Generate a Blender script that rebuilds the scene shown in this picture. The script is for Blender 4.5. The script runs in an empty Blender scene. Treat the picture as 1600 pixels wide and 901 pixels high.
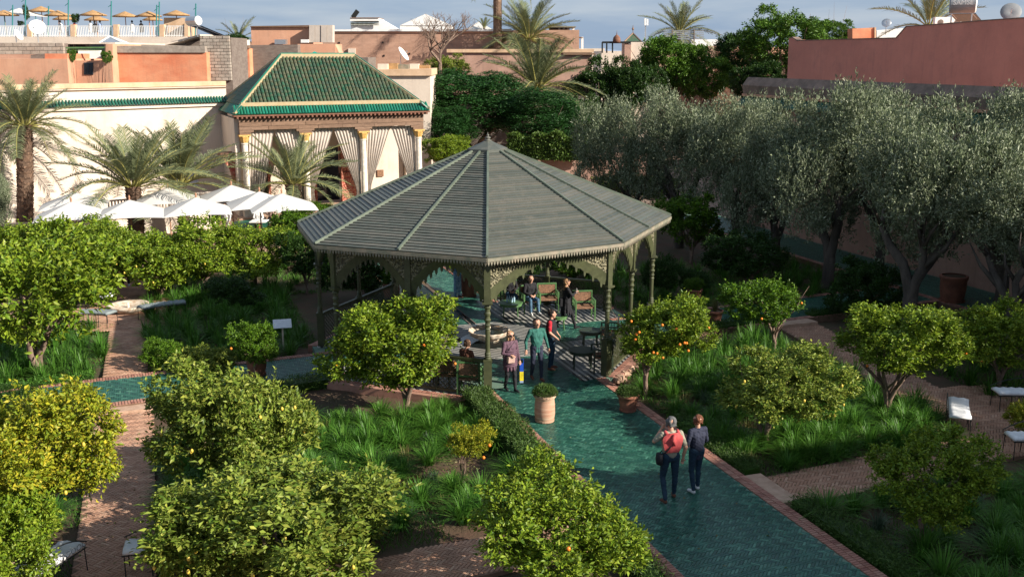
import bpy, math, random
import numpy as np
from mathutils import Vector, Matrix
SC = bpy.context.scene
COL = SC.collection
PI = math.pi
# ------------------------------------------------------------------ camera
FPX, PITCH, CAMH = 1590.0, 0.226, 8.8
cam = bpy.data.cameras.new('camera'); camo = bpy.data.objects.new('camera', cam); COL.objects.link(camo)
cam.sensor_width = 36; cam.lens = FPX / 1600 * 36; cam.clip_end = 6000; cam.clip_start = 0.1
camo.location = (0, 0, CAMH); camo.rotation_euler = (PI / 2 - PITCH, 0, 0)
SC.camera = camo
# ------------------------------------------------------------------ light
SUN_A, SUN_E = math.radians(-25), math.radians(27)
w = bpy.data.worlds.new('World'); SC.world = w; w.use_nodes = True
nt = w.node_tree; bg = nt.nodes['Background']
sky = nt.nodes.new('ShaderNodeTexSky'); sky.sky_type = 'NISHITA'; sky.sun_disc = False
sky.sun_elevation = SUN_E; sky.sun_rotation = math.radians(90) - SUN_A
sky.air_density = 1.0; sky.dust_density = 1.6; sky.ozone_density = 1.0
tc = nt.nodes.new('ShaderNodeTexCoord'); mp = nt.nodes.new('ShaderNodeMapping'); mp.inputs['Scale'].default_value = (1.6, 1.6, 13)
nz = nt.nodes.new('ShaderNodeTexNoise'); nz.inputs['Scale'].default_value = 2.6; nz.inputs['Detail'].default_value = 7; nz.inputs['Roughness'].default_value = 0.55
cr = nt.nodes.new('ShaderNodeValToRGB'); cr.color_ramp.elements[0].position = 0.40; cr.color_ramp.elements[1].position = 0.70
mx = nt.nodes.new('ShaderNodeMix'); mx.data_type = 'RGBA'
nt.links.new(tc.outputs['Generated'], mp.inputs[0]); nt.links.new(mp.outputs[0], nz.inputs['Vector']); nt.links.new(nz.outputs['Fac'], cr.inputs[0])
ma = nt.nodes.new('ShaderNodeMapRange'); ma.inputs[3].default_value = 0.0; ma.inputs[4].default_value = 0.8
nt.links.new(cr.outputs[0], ma.inputs[0]); mx.inputs[0].default_value = 0.85
nt.links.new(sky.outputs[0], mx.inputs[6]); m2 = nt.nodes.new('ShaderNodeMix'); m2.data_type = 'RGBA'; m2.inputs[6].default_value = (2.2, 3.05, 4.35, 1); m2.inputs[7].default_value = (4.3, 4.75, 5.3, 1); nt.links.new(ma.outputs[0], m2.inputs[0]); nt.links.new(m2.outputs[2], mx.inputs[7])
nt.links.new(mx.outputs[2], bg.inputs['Color']); bg.inputs['Strength'].default_value = 0.072
sl = bpy.data.lights.new('sun', 'SUN'); so = bpy.data.objects.new('sun', sl); COL.objects.link(so)
sl.energy = 5.0; sl.angle = math.radians(0.5); sl.color = (1.0, 0.92, 0.80)
sd = Vector((math.cos(SUN_A) * math.cos(SUN_E), math.sin(SUN_A) * math.cos(SUN_E), math.sin(SUN_E)))
so.rotation_euler = sd.to_track_quat('Z', 'Y').to_euler()
SC.view_settings.view_transform = 'Standard'; SC.view_settings.look = 'None'
SC.view_settings.exposure = 1.0; SC.view_settings.gamma = 1.0
SC.cycles.max_bounces = 6; SC.cycles.diffuse_bounces = 3; SC.cycles.transparent_max_bounces = 6
SC.cycles.use_denoising = True
# ------------------------------------------------------------------ helpers
_c, _s = math.cos(PITCH), math.sin(PITCH)
def _ray(px, py):
    a = (px - 800) / FPX; b = (450.5 - py) / FPX
    return Vector((a, _c + b * _s, -_s + b * _c))
def G(px, py, z=0.0):
    r = _ray(px, py); t = (z - CAMH) / r.z
    return Vector((r.x * t, r.y * t, z))
def AT(px, py, Y):
    r = _ray(px, py); t = Y / r.y
    return Vector((r.x * t, Y, CAMH + r.z * t))
ROT = math.radians(-70.8)
CC = Vector((-0.7325, 31.0, 0))
E1 = Vector((math.cos(ROT), math.sin(ROT), 0)); E2 = Vector((-E1.y, E1.x, 0))
def P(u, v, z=0.0):
    q = CC + E1 * u + E2 * v; q.z = z; return q
def UV(p):
    q = p - CC; return (q.x * E1.x + q.y * E1.y, q.x * E2.x + q.y * E2.y)

class MB:
    def __init__(s): s.V = []; s.F = []; s.M = []; s.m = 0
    def face(s, *idx): s.F.append(idx); s.M.append(s.m)
    def add(s, vs, fs):
        o = len(s.V); s.V += [tuple(v) for v in vs]
        for f in fs: s.F.append(tuple(o + i for i in f)); s.M.append(s.m)
    def box(s, c, d, rz=0.0):
        cx, cy, cz = c; hx, hy, hz = d[0] / 2, d[1] / 2, d[2] / 2; k, l = math.cos(rz), math.sin(rz)
        vs = []
        for z in (-hz, hz):
            for x, y in ((-hx, -hy), (hx, -hy), (hx, hy), (-hx, hy)):
                vs.append((cx + x * k - y * l, cy + x * l + y * k, cz + z))
        s.add(vs, [(3, 2, 1, 0), (4, 5, 6, 7), (0, 1, 5, 4), (1, 2, 6, 5), (2, 3, 7, 6), (3, 0, 4, 7)])
    def beam(s, a, b, w, h, up=(0, 0, 1)):
        a = Vector(a); b = Vector(b); d = (b - a).normalized(); up = Vector(up)
        x = d.cross(up)
        if x.length < 1e-4: x = d.cross(Vector((1, 0, 0)))
        x.normalize(); y = x.cross(d).normalized(); vs = []
        for q in (a, b):
            for i, j in ((-1, -1), (1, -1), (1, 1), (-1, 1)): vs.append(q + x * (i * w / 2) + y * (j * h / 2))
        s.add(vs, [(3, 2, 1, 0), (4, 5, 6, 7), (0, 1, 5, 4), (1, 2, 6, 5), (2, 3, 7, 6), (3, 0, 4, 7)])
    def tube(s, pts, rad, n=6, cap=True):
        pts = [Vector(p) for p in pts]
        if not hasattr(rad, '__len__'): rad = [rad] * len(pts)
        vs = []; ref = None
        for i, p in enumerate(pts):
            d = (pts[min(i + 1, len(pts) - 1)] - pts[max(i - 1, 0)])
            if d.length < 1e-7: d = Vector((0, 0, 1))
            d.normalize()
            if ref is None: ref = Vector((1, 0, 0)) if abs(d.x) < 0.8 else Vector((0, 1, 0))
            x = (ref - d * ref.dot(d)).normalized(); ref = x; y = d.cross(x)
            for k in range(n):
                a = 2 * PI * k / n; vs.append(p + (x * math.cos(a) + y * math.sin(a)) * rad[i])
        fs = []
        for i in range(len(pts) - 1):
            for k in range(n): fs.append((i * n + k, i * n + (k + 1) % n, (i + 1) * n + (k + 1) % n, (i + 1) * n + k))
        if cap:
            fs.append(tuple(range(n))[::-1]); fs.append(tuple((len(pts) - 1) * n + k for k in range(n)))
        s.add(vs, fs)
    def lathe(s, prof, n=16, c=(0, 0, 0), scal=0, amp=0.0, closed=True):
        vs = []
        for r, z in prof:
            for k in range(n):
                a = 2 * PI * k / n; rr = r * (1 + amp * abs(math.sin(scal * a / 2))) if scal else r
                vs.append((c[0] + rr * math.cos(a), c[1] + rr * math.sin(a), c[2] + z))
        fs = [(i * n + k, i * n + (k + 1) % n, (i + 1) * n + (k + 1) % n, (i + 1) * n + k) for i in range(len(prof) - 1) for k in range(n)]
        if closed:
            fs.append(tuple(range(n))[::-1]); fs.append(tuple((len(prof) - 1) * n + k for k in range(n)))
        s.add(vs, fs)
    def prism(s, poly, o, xd, yd, th):
        # poly 2D (ccw); plane origin o, axes xd, yd ; thickness along xd x yd
        o = Vector(o); xd = Vector(xd); yd = Vector(yd); n = xd.cross(yd).normalized(); N = len(poly)
        vs = [o + xd * a + yd * b - n * th / 2 for a, b in poly] + [o + xd * a + yd * b + n * th / 2 for a, b in poly]
        fs = [tuple(range(N))[::-1], tuple(range(N, 2 * N))] + [(i, (i + 1) % N, N + (i + 1) % N, N + i) for i in range(N)]
        s.add(vs, fs)
    def sheet(s, pts): s.add(pts, [tuple(range(len(pts)))])
    def mesh(s, name, mats, origin=None, smooth=False):
        me = bpy.data.meshes.new(name); V = s.V
        if origin is not None: V = [(a - origin[0], b - origin[1], c - origin[2]) for a, b, c in V]
        me.from_pydata(V, [], s.F)
        for m in (mats if isinstance(mats, (list, tuple)) else [mats]): me.materials.append(m)
        if isinstance(mats, (list, tuple)): me.polygons.foreach_set('material_index', s.M)
        if smooth: me.polygons.foreach_set('use_smooth', [True] * len(s.F))
        me.update(); return me
    def build(s, name, mats, parent=None, smooth=False):
        o = parent
        org = None
        if parent is not None:
            org = Vector((0, 0, 0)); q = parent
            while q is not None: org += Vector(q.location); q = q.parent
        me = s.mesh(name, mats, org, smooth); return link(name, me, parent)
def link(name, me, parent=None, loc=None, rz=None):
    o = bpy.data.objects.new(name, me); COL.objects.link(o)
    if parent is not None: o.parent = parent
    if loc is not None: o.location = loc
    if rz is not None: o.rotation_euler = (0, 0, rz)
    return o
def tag(o, label=None, cat=None, group=None, kind=None):
    if label: o['label'] = label
    if cat: o['category'] = cat
    if group: o['group'] = group
    if kind: o['kind'] = kind
    return o
def empty(name, loc, label=None, cat=None, group=None, rz=0.0):
    o = bpy.data.objects.new(name, None); COL.objects.link(o); o.location = loc; o.rotation_euler = (0, 0, rz); o.empty_display_size = 0.2
    return tag(o, label, cat, group)
def kids(o): return [c for c in o.children]
def dup(o, loc=None, rz=None, label=None, scale=None, parent=None):
    c = o.copy(); COL.objects.link(c); c.parent = parent
    if loc is not None: c.location = loc
    if rz is not None: c.rotation_euler = (0, 0, rz)
    if scale is not None: c.scale = scale if hasattr(scale, '__len__') else (scale,) * 3
    if label: c['label'] = label
    for k in kids(o): dup(k, parent=c)
    return c
# ------------------------------------------------------------------ materials
def mat(name, col, rough=0.7, var=0.0, col2=None, nscale=4.0, bump=0.0, bscale=30.0, spec=0.4, metal=0.0, obj_rand=0.0, island=None, stretch=None, detail=5, trans=0.0, ramp=(0.35, 0.65), streak=0.0):
    m = bpy.data.materials.new(name); m.use_nodes = True; nt = m.node_tree; N = nt.nodes; L = nt.links
    b = N['Principled BSDF']; b.inputs['Roughness'].default_value = rough; b.inputs['Metallic'].default_value = metal
    b.inputs['Specular IOR Level'].default_value = spec
    co = N.new('ShaderNodeTexCoord'); src = co.outputs['Object']
    if stretch:
        mp = N.new('ShaderNodeMapping'); mp.inputs['Scale'].default_value = stretch; L.new(src, mp.inputs[0]); src = mp.outputs[0]
    if island:   # list of colours picked per separate piece
        g = N.new('ShaderNodeNewGeometry'); oi = N.new('ShaderNodeObjectInfo'); ad = N.new('ShaderNodeMath'); ad.operation = 'ADD'
        L.new(g.outputs['Random Per Island'], ad.inputs[0]); L.new(oi.outputs['Random'], ad.inputs[1])
        fr = N.new('ShaderNodeMath'); fr.operation = 'FRACT'; L.new(ad.outputs[0], fr.inputs[0])
        r = N.new('ShaderNodeValToRGB'); e = r.color_ramp.elements; r.color_ramp.interpolation = 'LINEAR'
        e[0].position = 0; e[0].color = (*island[0], 1); e[1].position = 1; e[1].color = (*island[-1], 1)
        for i, c in enumerate(island[1:-1]):
            k = e.new((i + 1) / (len(island) - 1)); k.color = (*c, 1)
        L.new(fr.outputs[0], r.inputs[0]); csrc = r.outputs[0]
    else:
        rgb = N.new('ShaderNodeRGB'); rgb.outputs[0].default_value = (*col, 1); csrc = rgb.outputs[0]
    if col2 is not None or var:
        n = N.new('ShaderNodeTexNoise'); n.inputs['Scale'].default_value = nscale; n.inputs['Detail'].default_value = detail; n.inputs['Roughness'].default_value = 0.6; L.new(src, n.inputs['Vector'])
        rr = N.new('ShaderNodeMapRange'); rr.inputs[1].default_value = ramp[0]; rr.inputs[2].default_value = ramp[1]; L.new(n.outputs['Fac'], rr.inputs[0])
        mx = N.new('ShaderNodeMix'); mx.data_type = 'RGBA'; L.new(rr.outputs[0], mx.inputs[0]); L.new(csrc, mx.inputs[6])
        if col2 is not None: mx.inputs[7].default_value = (*col2, 1)
        else:
            hs = N.new('ShaderNodeHueSaturation'); hs.inputs['Value'].default_value = 1 - var; L.new(csrc, hs.inputs['Color']); L.new(hs.outputs[0], mx.inputs[7])
        csrc = mx.outputs[2]
    if streak:
        mp3 = N.new('ShaderNodeMapping'); mp3.inputs['Scale'].default_value = (1.6, 1.6, 0.16); L.new(co.outputs['Object'], mp3.inputs[0]); n3 = N.new('ShaderNodeTexNoise'); n3.inputs['Scale'].default_value = 2.2; n3.inputs['Detail'].default_value = 8; n3.inputs['Roughness'].default_value = 0.7; L.new(mp3.outputs[0], n3.inputs['Vector'])
        n4 = N.new('ShaderNodeTexNoise'); n4.inputs['Scale'].default_value = 0.7; n4.inputs['Detail'].default_value = 9; n4.inputs['Roughness'].default_value = 0.75; L.new(co.outputs['Object'], n4.inputs['Vector'])
        r3 = N.new('ShaderNodeMapRange'); r3.inputs[1].default_value = 0.52; r3.inputs[2].default_value = 0.75; r3.inputs[4].default_value = streak; L.new(n3.outputs['Fac'], r3.inputs[0]); r4 = N.new('ShaderNodeMapRange'); r4.inputs[1].default_value = 0.5; r4.inputs[2].default_value = 0.68; r4.inputs[4].default_value = streak * 0.8; L.new(n4.outputs['Fac'], r4.inputs[0])
        ad3 = N.new('ShaderNodeMath'); ad3.operation = 'ADD'; ad3.use_clamp = True; L.new(r3.outputs[0], ad3.inputs[0]); L.new(r4.outputs[0], ad3.inputs[1])
        h3 = N.new('ShaderNodeHueSaturation'); h3.inputs['Value'].default_value = 0.5; h3.inputs['Saturation'].default_value = 0.85; L.new(csrc, h3.inputs['Color']); m3 = N.new('ShaderNodeMix'); m3.data_type = 'RGBA'; L.new(ad3.outputs[0], m3.inputs[0]); L.new(csrc, m3.inputs[6]); L.new(h3.outputs[0], m3.inputs[7]); csrc = m3.outputs[2]
    if obj_rand:
        oi = N.new('ShaderNodeObjectInfo'); mr = N.new('ShaderNodeMapRange'); mr.inputs[3].default_value = 1 - obj_rand; mr.inputs[4].default_value = 1 + obj_rand
        L.new(oi.outputs['Random'], mr.inputs[0]); hs = N.new('ShaderNodeHueSaturation'); L.new(mr.outputs[0], hs.inputs['Value']); L.new(csrc, hs.inputs['Color']); csrc = hs.outputs[0]
    L.new(csrc, b.inputs['Base Color'])
    if bump:
        n2 = N.new('ShaderNodeTexNoise'); n2.inputs['Scale'].default_value = bscale; n2.inputs['Detail'].default_value = 4; L.new(src, n2.inputs['Vector'])
        bp = N.new('ShaderNodeBump'); bp.inputs['Strength'].default_value = bump; bp.inputs['Distance'].default_value = 0.03
        L.new(n2.outputs['Fac'], bp.inputs['Height']); L.new(bp.outputs[0], b.inputs['Normal'])
    if trans:
        out = N['Material Output']; t = N.new('ShaderNodeBsdfTranslucent'); L.new(csrc, t.inputs['Color']); ms = N.new('ShaderNodeMixShader'); ms.inputs[0].default_value = trans
        L.new(b.outputs[0], ms.inputs[1]); L.new(t.outputs[0], ms.inputs[2]); L.new(ms.outputs[0], out.inputs['Surface'])
    return m
M = {}
M['soil'] = mat('soil', (0.085, 0.045, 0.028), 0.95, col2=(0.05, 0.045, 0.02), nscale=1.3, bump=0.6, bscale=18)
M['ground'] = mat('ground_earth', (0.22, 0.15, 0.11), 0.95, col2=(0.16, 0.11, 0.08), nscale=0.08)
TG = [(0.012, 0.060, 0.044), (0.020, 0.092, 0.064), (0.036, 0.135, 0.092), (0.014, 0.068, 0.052), (0.07, 0.20, 0.14), (0.016, 0.072, 0.06), (0.026, 0.112, 0.078)]
M['tile'] = mat('green_glazed_tile', (0, 0, 0), 0.36, island=TG, spec=0.3, var=0.3, nscale=0.5, bump=0.03, bscale=60)
M['grout'] = mat('tile_grout', (0.10, 0.17, 0.13), 0.85, col2=(0.24, 0.25, 0.17), nscale=2.2, ramp=(0.5, 0.8))
M['tbrick'] = mat('terracotta_edging', (0, 0, 0), 0.75, island=[(0.30, 0.13, 0.09), (0.42, 0.20, 0.145), (0.36, 0.16, 0.115), (0.46, 0.25, 0.18), (0.25, 0.10, 0.075)], var=0.35, nscale=3, bump=0.3, bscale=40)
M['brick'] = mat('path_brick', (0, 0, 0), 0.88, island=[(0.38, 0.20, 0.125), (0.46, 0.26, 0.17), (0.42, 0.225, 0.145), (0.52, 0.32, 0.215), (0.34, 0.175, 0.11)], var=0.35, nscale=1.5, bump=0.3, bscale=50)
M['mortar'] = mat('brick_mortar', (0.20, 0.12, 0.08), 0.95, col2=(0.12, 0.07, 0.045), nscale=2)
M['wallcream'] = mat('cream_render', (0.62, 0.53, 0.44), 0.9, col2=(0.52, 0.42, 0.34), nscale=0.35, bump=0.25, bscale=6, ramp=(0.4, 0.85), streak=0.28)
M['capstone'] = mat('peach_render', (0.60, 0.42, 0.28), 0.9, col2=(0.50, 0.33, 0.20), nscale=1.5, streak=0.4)
M['pinkwall'] = mat('pink_render', (0.42, 0.26, 0.20), 0.92, col2=(0.27, 0.16, 0.12), nscale=0.5, bump=0.3, bscale=5, ramp=(0.4, 0.75), streak=0.5)
M['redwall'] = mat('red_render', (0.58, 0.235, 0.175), 0.9, col2=(0.50, 0.20, 0.15), nscale=0.5, bump=0.3, bscale=8, streak=0.35)
M['orange'] = mat('orange_render', (0.55, 0.17, 0.085), 0.9, col2=(0.66, 0.30, 0.165), nscale=0.35, bump=0.3, bscale=6, stretch=(1, 1, 2.2), streak=0.4)
M['salmon'] = mat('salmon_render', (0.56, 0.31, 0.20), 0.9, col2=(0.48, 0.24, 0.15), nscale=0.5, streak=0.4)
M['mudbrick'] = mat('mud_brick_wall', (0.46, 0.28, 0.20), 0.95, col2=(0.34, 0.20, 0.14), nscale=0.6, bump=0.6, bscale=9, stretch=(1, 1, 4), streak=0.4)
M['block'] = mat('grey_block', (0, 0, 0), 0.95, island=[(0.34, 0.29, 0.24), (0.42, 0.36, 0.30), (0.30, 0.25, 0.21), (0.38, 0.31, 0.25)], var=0.3, nscale=4, bump=0.3)
M['blockdark'] = mat('dark_block', (0.19, 0.155, 0.13), 0.95, col2=(0.13, 0.10, 0.085), nscale=2.5, bump=0.5, bscale=14, stretch=(1, 1, 3))
M['parapet'] = mat('weathered_brown_render', (0.24, 0.165, 0.13), 0.95, col2=(0.13, 0.095, 0.075), nscale=2.0, bump=0.6, bscale=10)
M['white'] = mat('white_paint', (0.78, 0.77, 0.74), 0.6, var=0.12, nscale=2)
M['whitecloth'] = mat('parasol_canvas', (0.60, 0.575, 0.54), 0.85, var=0.08, nscale=3, trans=0.12)
M['curtain'] = mat('linen_curtain', (0.52, 0.45, 0.39), 0.95, var=0.12, nscale=3, trans=0.08)
M['cedar'] = mat('weathered_cedar', (0, 0, 0), 0.85, island=[(0.21, 0.125, 0.08), (0.26, 0.16, 0.105), (0.17, 0.10, 0.065), (0.30, 0.19, 0.13)], var=0.4, nscale=3, stretch=(1, 1, 8), bump=0.4, bscale=20)
M['cedardark'] = mat('dark_cedar_bracket', (0.13, 0.055, 0.035), 0.8, col2=(0.20, 0.09, 0.055), nscale=6)
M['goldcap'] = mat('gilded_capital', (0.66, 0.40, 0.12), 0.6, col2=(0.45, 0.26, 0.08), nscale=14, bump=0.4, bscale=50)
M['marble'] = mat('marble', (0.72, 0.65, 0.56), 0.5, col2=(0.55, 0.46, 0.37), nscale=5)
M['basin'] = mat('stained_marble', (0.62, 0.54, 0.44), 0.6, col2=(0.33, 0.20, 0.11), nscale=6, ramp=(0.4, 0.7))
M['gtile'] = mat('green_roof_tile', (0, 0, 0), 0.4, island=[(0.018, 0.070, 0.038), (0.03, 0.10, 0.052), (0.07, 0.085, 0.045), (0.02, 0.062, 0.038), (0.10, 0.115, 0.07)], col2=(0.12, 0.095, 0.05), nscale=4, ramp=(0.45, 0.75), spec=0.5)
M['gtileeave'] = mat('bright_green_eave_tile', (0, 0, 0), 0.25, island=[(0.006, 0.14, 0.085), (0.01, 0.19, 0.115), (0.005, 0.10, 0.065), (0.015, 0.16, 0.09)], var=0.3, nscale=5, spec=0.6)
M['gtileold'] = mat('dark_green_wall_tile', (0, 0, 0), 0.35, island=[(0.012, 0.09, 0.065), (0.02, 0.13, 0.085), (0.01, 0.07, 0.06)], var=0.3, nscale=5)
M['mortaryellow'] = mat('ridge_mortar', (0.40, 0.32, 0.20), 0.9, col2=(0.36, 0.27, 0.15), nscale=5)
GO = [(0.074, 0.082, 0.070), (0.092, 0.098, 0.084), (0.060, 0.070, 0.060), (0.108, 0.106, 0.088), (0.080, 0.092, 0.078)]
M['slat'] = mat('grey_green_roof_board', (0, 0, 0), 0.55, island=GO, col2=(0.15, 0.135, 0.11), nscale=3.5, stretch=(1, 1, 3), ramp=(0.5, 0.9), spec=0.4, bump=0.2, bscale=25, streak=0.35)
M['hip'] = mat('green_hip_rail', (0.12, 0.145, 0.11), 0.5, var=0.3, nscale=3)
M['fascia'] = mat('worn_eave_board', (0.26, 0.215, 0.16), 0.7, col2=(0.14, 0.145, 0.105), nscale=4)
M['olivepaint'] = mat('olive_green_paint', (0.068, 0.075, 0.034), 0.45, var=0.35, nscale=6, spec=0.5)
def carved(name, lo, hi, sc):
    m = mat(name, lo, 0.5, spec=0.5); nt = m.node_tree; N = nt.nodes; L = nt.links; b = N['Principled BSDF']
    co = N.new('ShaderNodeTexCoord'); v = N.new('ShaderNodeTexVoronoi'); v.inputs['Scale'].default_value = sc; v.feature = 'SMOOTH_F1'
    n = N.new('ShaderNodeTexNoise'); n.inputs['Scale'].default_value = sc * 0.6; n.inputs['Detail'].default_value = 3
    L.new(co.outputs['Object'], v.inputs['Vector']); L.new(co.outputs['Object'], n.inputs['Vector'])
    ad = N.new('ShaderNodeMath'); ad.operation = 'MULTIPLY'; L.new(v.outputs['Distance'], ad.inputs[0]); L.new(n.outputs['Fac'], ad.inputs[1])
    mr = N.new('ShaderNodeMapRange'); mr.inputs[1].default_value = 0.12; mr.inputs[2].default_value = 0.34; L.new(ad.outputs[0], mr.inputs[0])
    mx = N.new('ShaderNodeMix'); mx.data_type = 'RGBA'; L.new(mr.outputs[0], mx.inputs[0]); mx.inputs[6].default_value = (*hi, 1); mx.inputs[7].default_value = (*lo, 1)
    L.new(mx.outputs[2], b.inputs['Base Color'])
    bp = N.new('ShaderNodeBump'); bp.inputs['Strength'].default_value = 1.0; bp.inputs['Distance'].default_value = 0.05; bp.invert = True; L.new(mr.outputs[0], bp.inputs['Height']); L.new(bp.outputs[0], b.inputs['Normal'])
    return m
M['carved'] = carved('carved_olive_lattice', (0.05, 0.047, 0.024), (0.24, 0.215, 0.13), 20)
M['redcarved'] = carved('carved_red_door', (0.30, 0.045, 0.03), (0.50, 0.22, 0.14), 12)
M['black'] = mat('black_iron', (0.012, 0.013, 0.012), 0.5)
M['water'] = mat('dark_water', (0.01, 0.015, 0.016), 0.06, spec=0.6)
M['zblack'] = mat('black_zellige', (0.02, 0.022, 0.024), 0.35, obj_rand=0.2)
M['zwhite'] = mat('white_zellige', (0.36, 0.35, 0.32), 0.45, var=0.25, nscale=3)
M['terracotta'] = mat('terracotta', (0.28, 0.11, 0.065), 0.8, col2=(0.17, 0.07, 0.045), nscale=3, bump=0.2)
M['claypale'] = mat('pale_banded_clay', (0.52, 0.36, 0.25), 0.8, col2=(0.33, 0.15, 0.09), nscale=2.2, stretch=(0.5, 0.5, 5))
M['bark'] = mat('citrus_bark', (0.22, 0.15, 0.11), 0.9, col2=(0.12, 0.08, 0.06), nscale=8, bump=0.5)
M['olivebark'] = mat('olive_bark', (0.11, 0.09, 0.075), 0.95, col2=(0.05, 0.042, 0.035), nscale=5, bump=0.9, bscale=12, stretch=(2, 2, 0.7))
M['palmbark'] = mat('palm_bark', (0, 0, 0), 0.95, island=[(0.17, 0.10, 0.065), (0.24, 0.15, 0.10), (0.11, 0.07, 0.05), (0.30, 0.20, 0.14)], var=0.3, nscale=5)
M['straw'] = mat('straw_thatch', (0.42, 0.25, 0.11), 0.95, col2=(0.26, 0.15, 0.07), nscale=5, bump=0.6, bscale=30)
M['teal'] = mat('teal_post', (0.03, 0.17, 0.17), 0.5)
M['steel'] = mat('brushed_steel', (0.55, 0.56, 0.57), 0.3, metal=0.8)
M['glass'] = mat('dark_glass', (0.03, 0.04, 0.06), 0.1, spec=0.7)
M['greenpaint'] = mat('green_furniture_paint', (0.09, 0.19, 0.07), 0.45, var=0.3, nscale=6)
M['darkgreen'] = mat('dark_green_metal', (0.03, 0.045, 0.028), 0.45)
M['woven'] = mat('woven_seat', (0.28, 0.15, 0.085), 0.85, col2=(0.13, 0.07, 0.045), nscale=18, bump=0.5)
M['wood'] = mat('pale_wood_pole', (0.32, 0.16, 0.09), 0.7)
M['hill'] = mat('haze_blue_hill', (0.20, 0.26, 0.36), 1.0)  # blue haze of distance is put into this colour
# leaves
def leafmat(name, cols, trans=0.22, rough=0.42, var=0.25):
    return mat(name, (0, 0, 0), rough, island=cols, trans=trans, spec=0.2, var=var, nscale=0.9)
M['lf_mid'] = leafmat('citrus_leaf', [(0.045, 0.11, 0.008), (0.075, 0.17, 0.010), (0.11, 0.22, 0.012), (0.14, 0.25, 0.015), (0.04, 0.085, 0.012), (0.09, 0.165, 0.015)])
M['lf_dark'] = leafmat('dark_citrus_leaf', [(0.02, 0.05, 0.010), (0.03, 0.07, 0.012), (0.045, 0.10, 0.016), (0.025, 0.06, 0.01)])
M['lf_lemon'] = leafmat('lemon_leaf', [(0.07, 0.13, 0.014), (0.16, 0.22, 0.028), (0.26, 0.32, 0.055), (0.10, 0.17, 0.018), (0.34, 0.36, 0.06), (0.05, 0.10, 0.012)])
M['lf_yellow'] = leafmat('yellowing_citrus_leaf', [(0.19, 0.24, 0.015), (0.36, 0.36, 0.022), (0.11, 0.18, 0.015), (0.52, 0.43, 0.035), (0.15, 0.22, 0.018), (0.28, 0.31, 0.02)])
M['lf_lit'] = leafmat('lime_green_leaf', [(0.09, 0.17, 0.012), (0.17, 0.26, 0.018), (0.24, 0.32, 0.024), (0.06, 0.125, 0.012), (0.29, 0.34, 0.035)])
M['lf_olive'] = leafmat('olive_leaf', [(0.09, 0.125, 0.055), (0.17, 0.21, 0.11), (0.31, 0.35, 0.22), (0.06, 0.09, 0.04), (0.46, 0.50, 0.35)], trans=0.15, rough=0.4)
M['lf_tree'] = leafmat('broad_tree_leaf', [(0.06, 0.14, 0.012), (0.10, 0.20, 0.02), (0.04, 0.10, 0.012), (0.14, 0.24, 0.025)])
M['lf_poin'] = leafmat('feathery_tree_leaf', [(0.015, 0.055, 0.012), (0.022, 0.075, 0.015), (0.03, 0.095, 0.018)], trans=0.15)
M['lf_palm'] = leafmat('palm_leaflet', [(0.12, 0.15, 0.07), (0.17, 0.20, 0.10), (0.21, 0.23, 0.12), (0.09, 0.12, 0.055)], trans=0.12)
M['rachis'] = mat('frond_stem', (0.26, 0.24, 0.07), 0.6)
M['lf_grass'] = leafmat('grass_blade', [(0.05, 0.14, 0.016), (0.075, 0.20, 0.024), (0.10, 0.25, 0.032), (0.04, 0.11, 0.015), (0.16, 0.31, 0.05)], trans=0.3)
M['lf_blue'] = leafmat('greyish_herb_leaf', [(0.07, 0.11, 0.06), (0.10, 0.15, 0.09), (0.05, 0.085, 0.045)], trans=0.1)
M['lf_rose'] = leafmat('rosemary_leaf', [(0.06, 0.12, 0.025), (0.09, 0.16, 0.035), (0.045, 0.09, 0.02), (0.13, 0.20, 0.05)], trans=0.15)
M['lf_dry'] = leafmat('dry_grass_blade', [(0.22, 0.17, 0.07), (0.14, 0.13, 0.045), (0.10, 0.13, 0.04)], trans=0.15)
M['lf_ivy'] = leafmat('ivy_leaf', [(0.07, 0.12, 0.02), (0.10, 0.16, 0.03), (0.04, 0.08, 0.015)])
M['fruit'] = mat('orange_fruit', (0.75, 0.20, 0.02), 0.45)
M['lemonf'] = mat('lemon_fruit', (0.58, 0.42, 0.06), 0.45)
# ------------------------------------------------------------------ ground and paths
gm = MB(); R = 2500
gm.sheet([(-R, -200, -0.27), (R, -200, -0.27), (R, R, -0.27), (-R, R, -0.27)])
tag(gm.build('ground', M['ground']), kind='structure')
def wob(rng, a): return rng.uniform(-a, a)
sm_ = MB()
rng = random.Random(4)
U = [(-26 + i * 0.5) for i in range(99)]; Vv = [(-22 + j * 0.5) for j in range(85)]
for i, u in enumerate(U):
    for j, v in enumerate(Vv):
        q = P(u, v, -0.20 + wob(rng, 0.03)); sm_.V.append((q.x, q.y, q.z))
for i in range(len(U) - 1):
    for j in range(len(Vv) - 1):
        a = i * len(Vv) + j; sm_.face(a, a + len(Vv), a + len(Vv) + 1, a + 1)
tag(sm_.build('soil', M['soil'], smooth=True), kind='structure')

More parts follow.
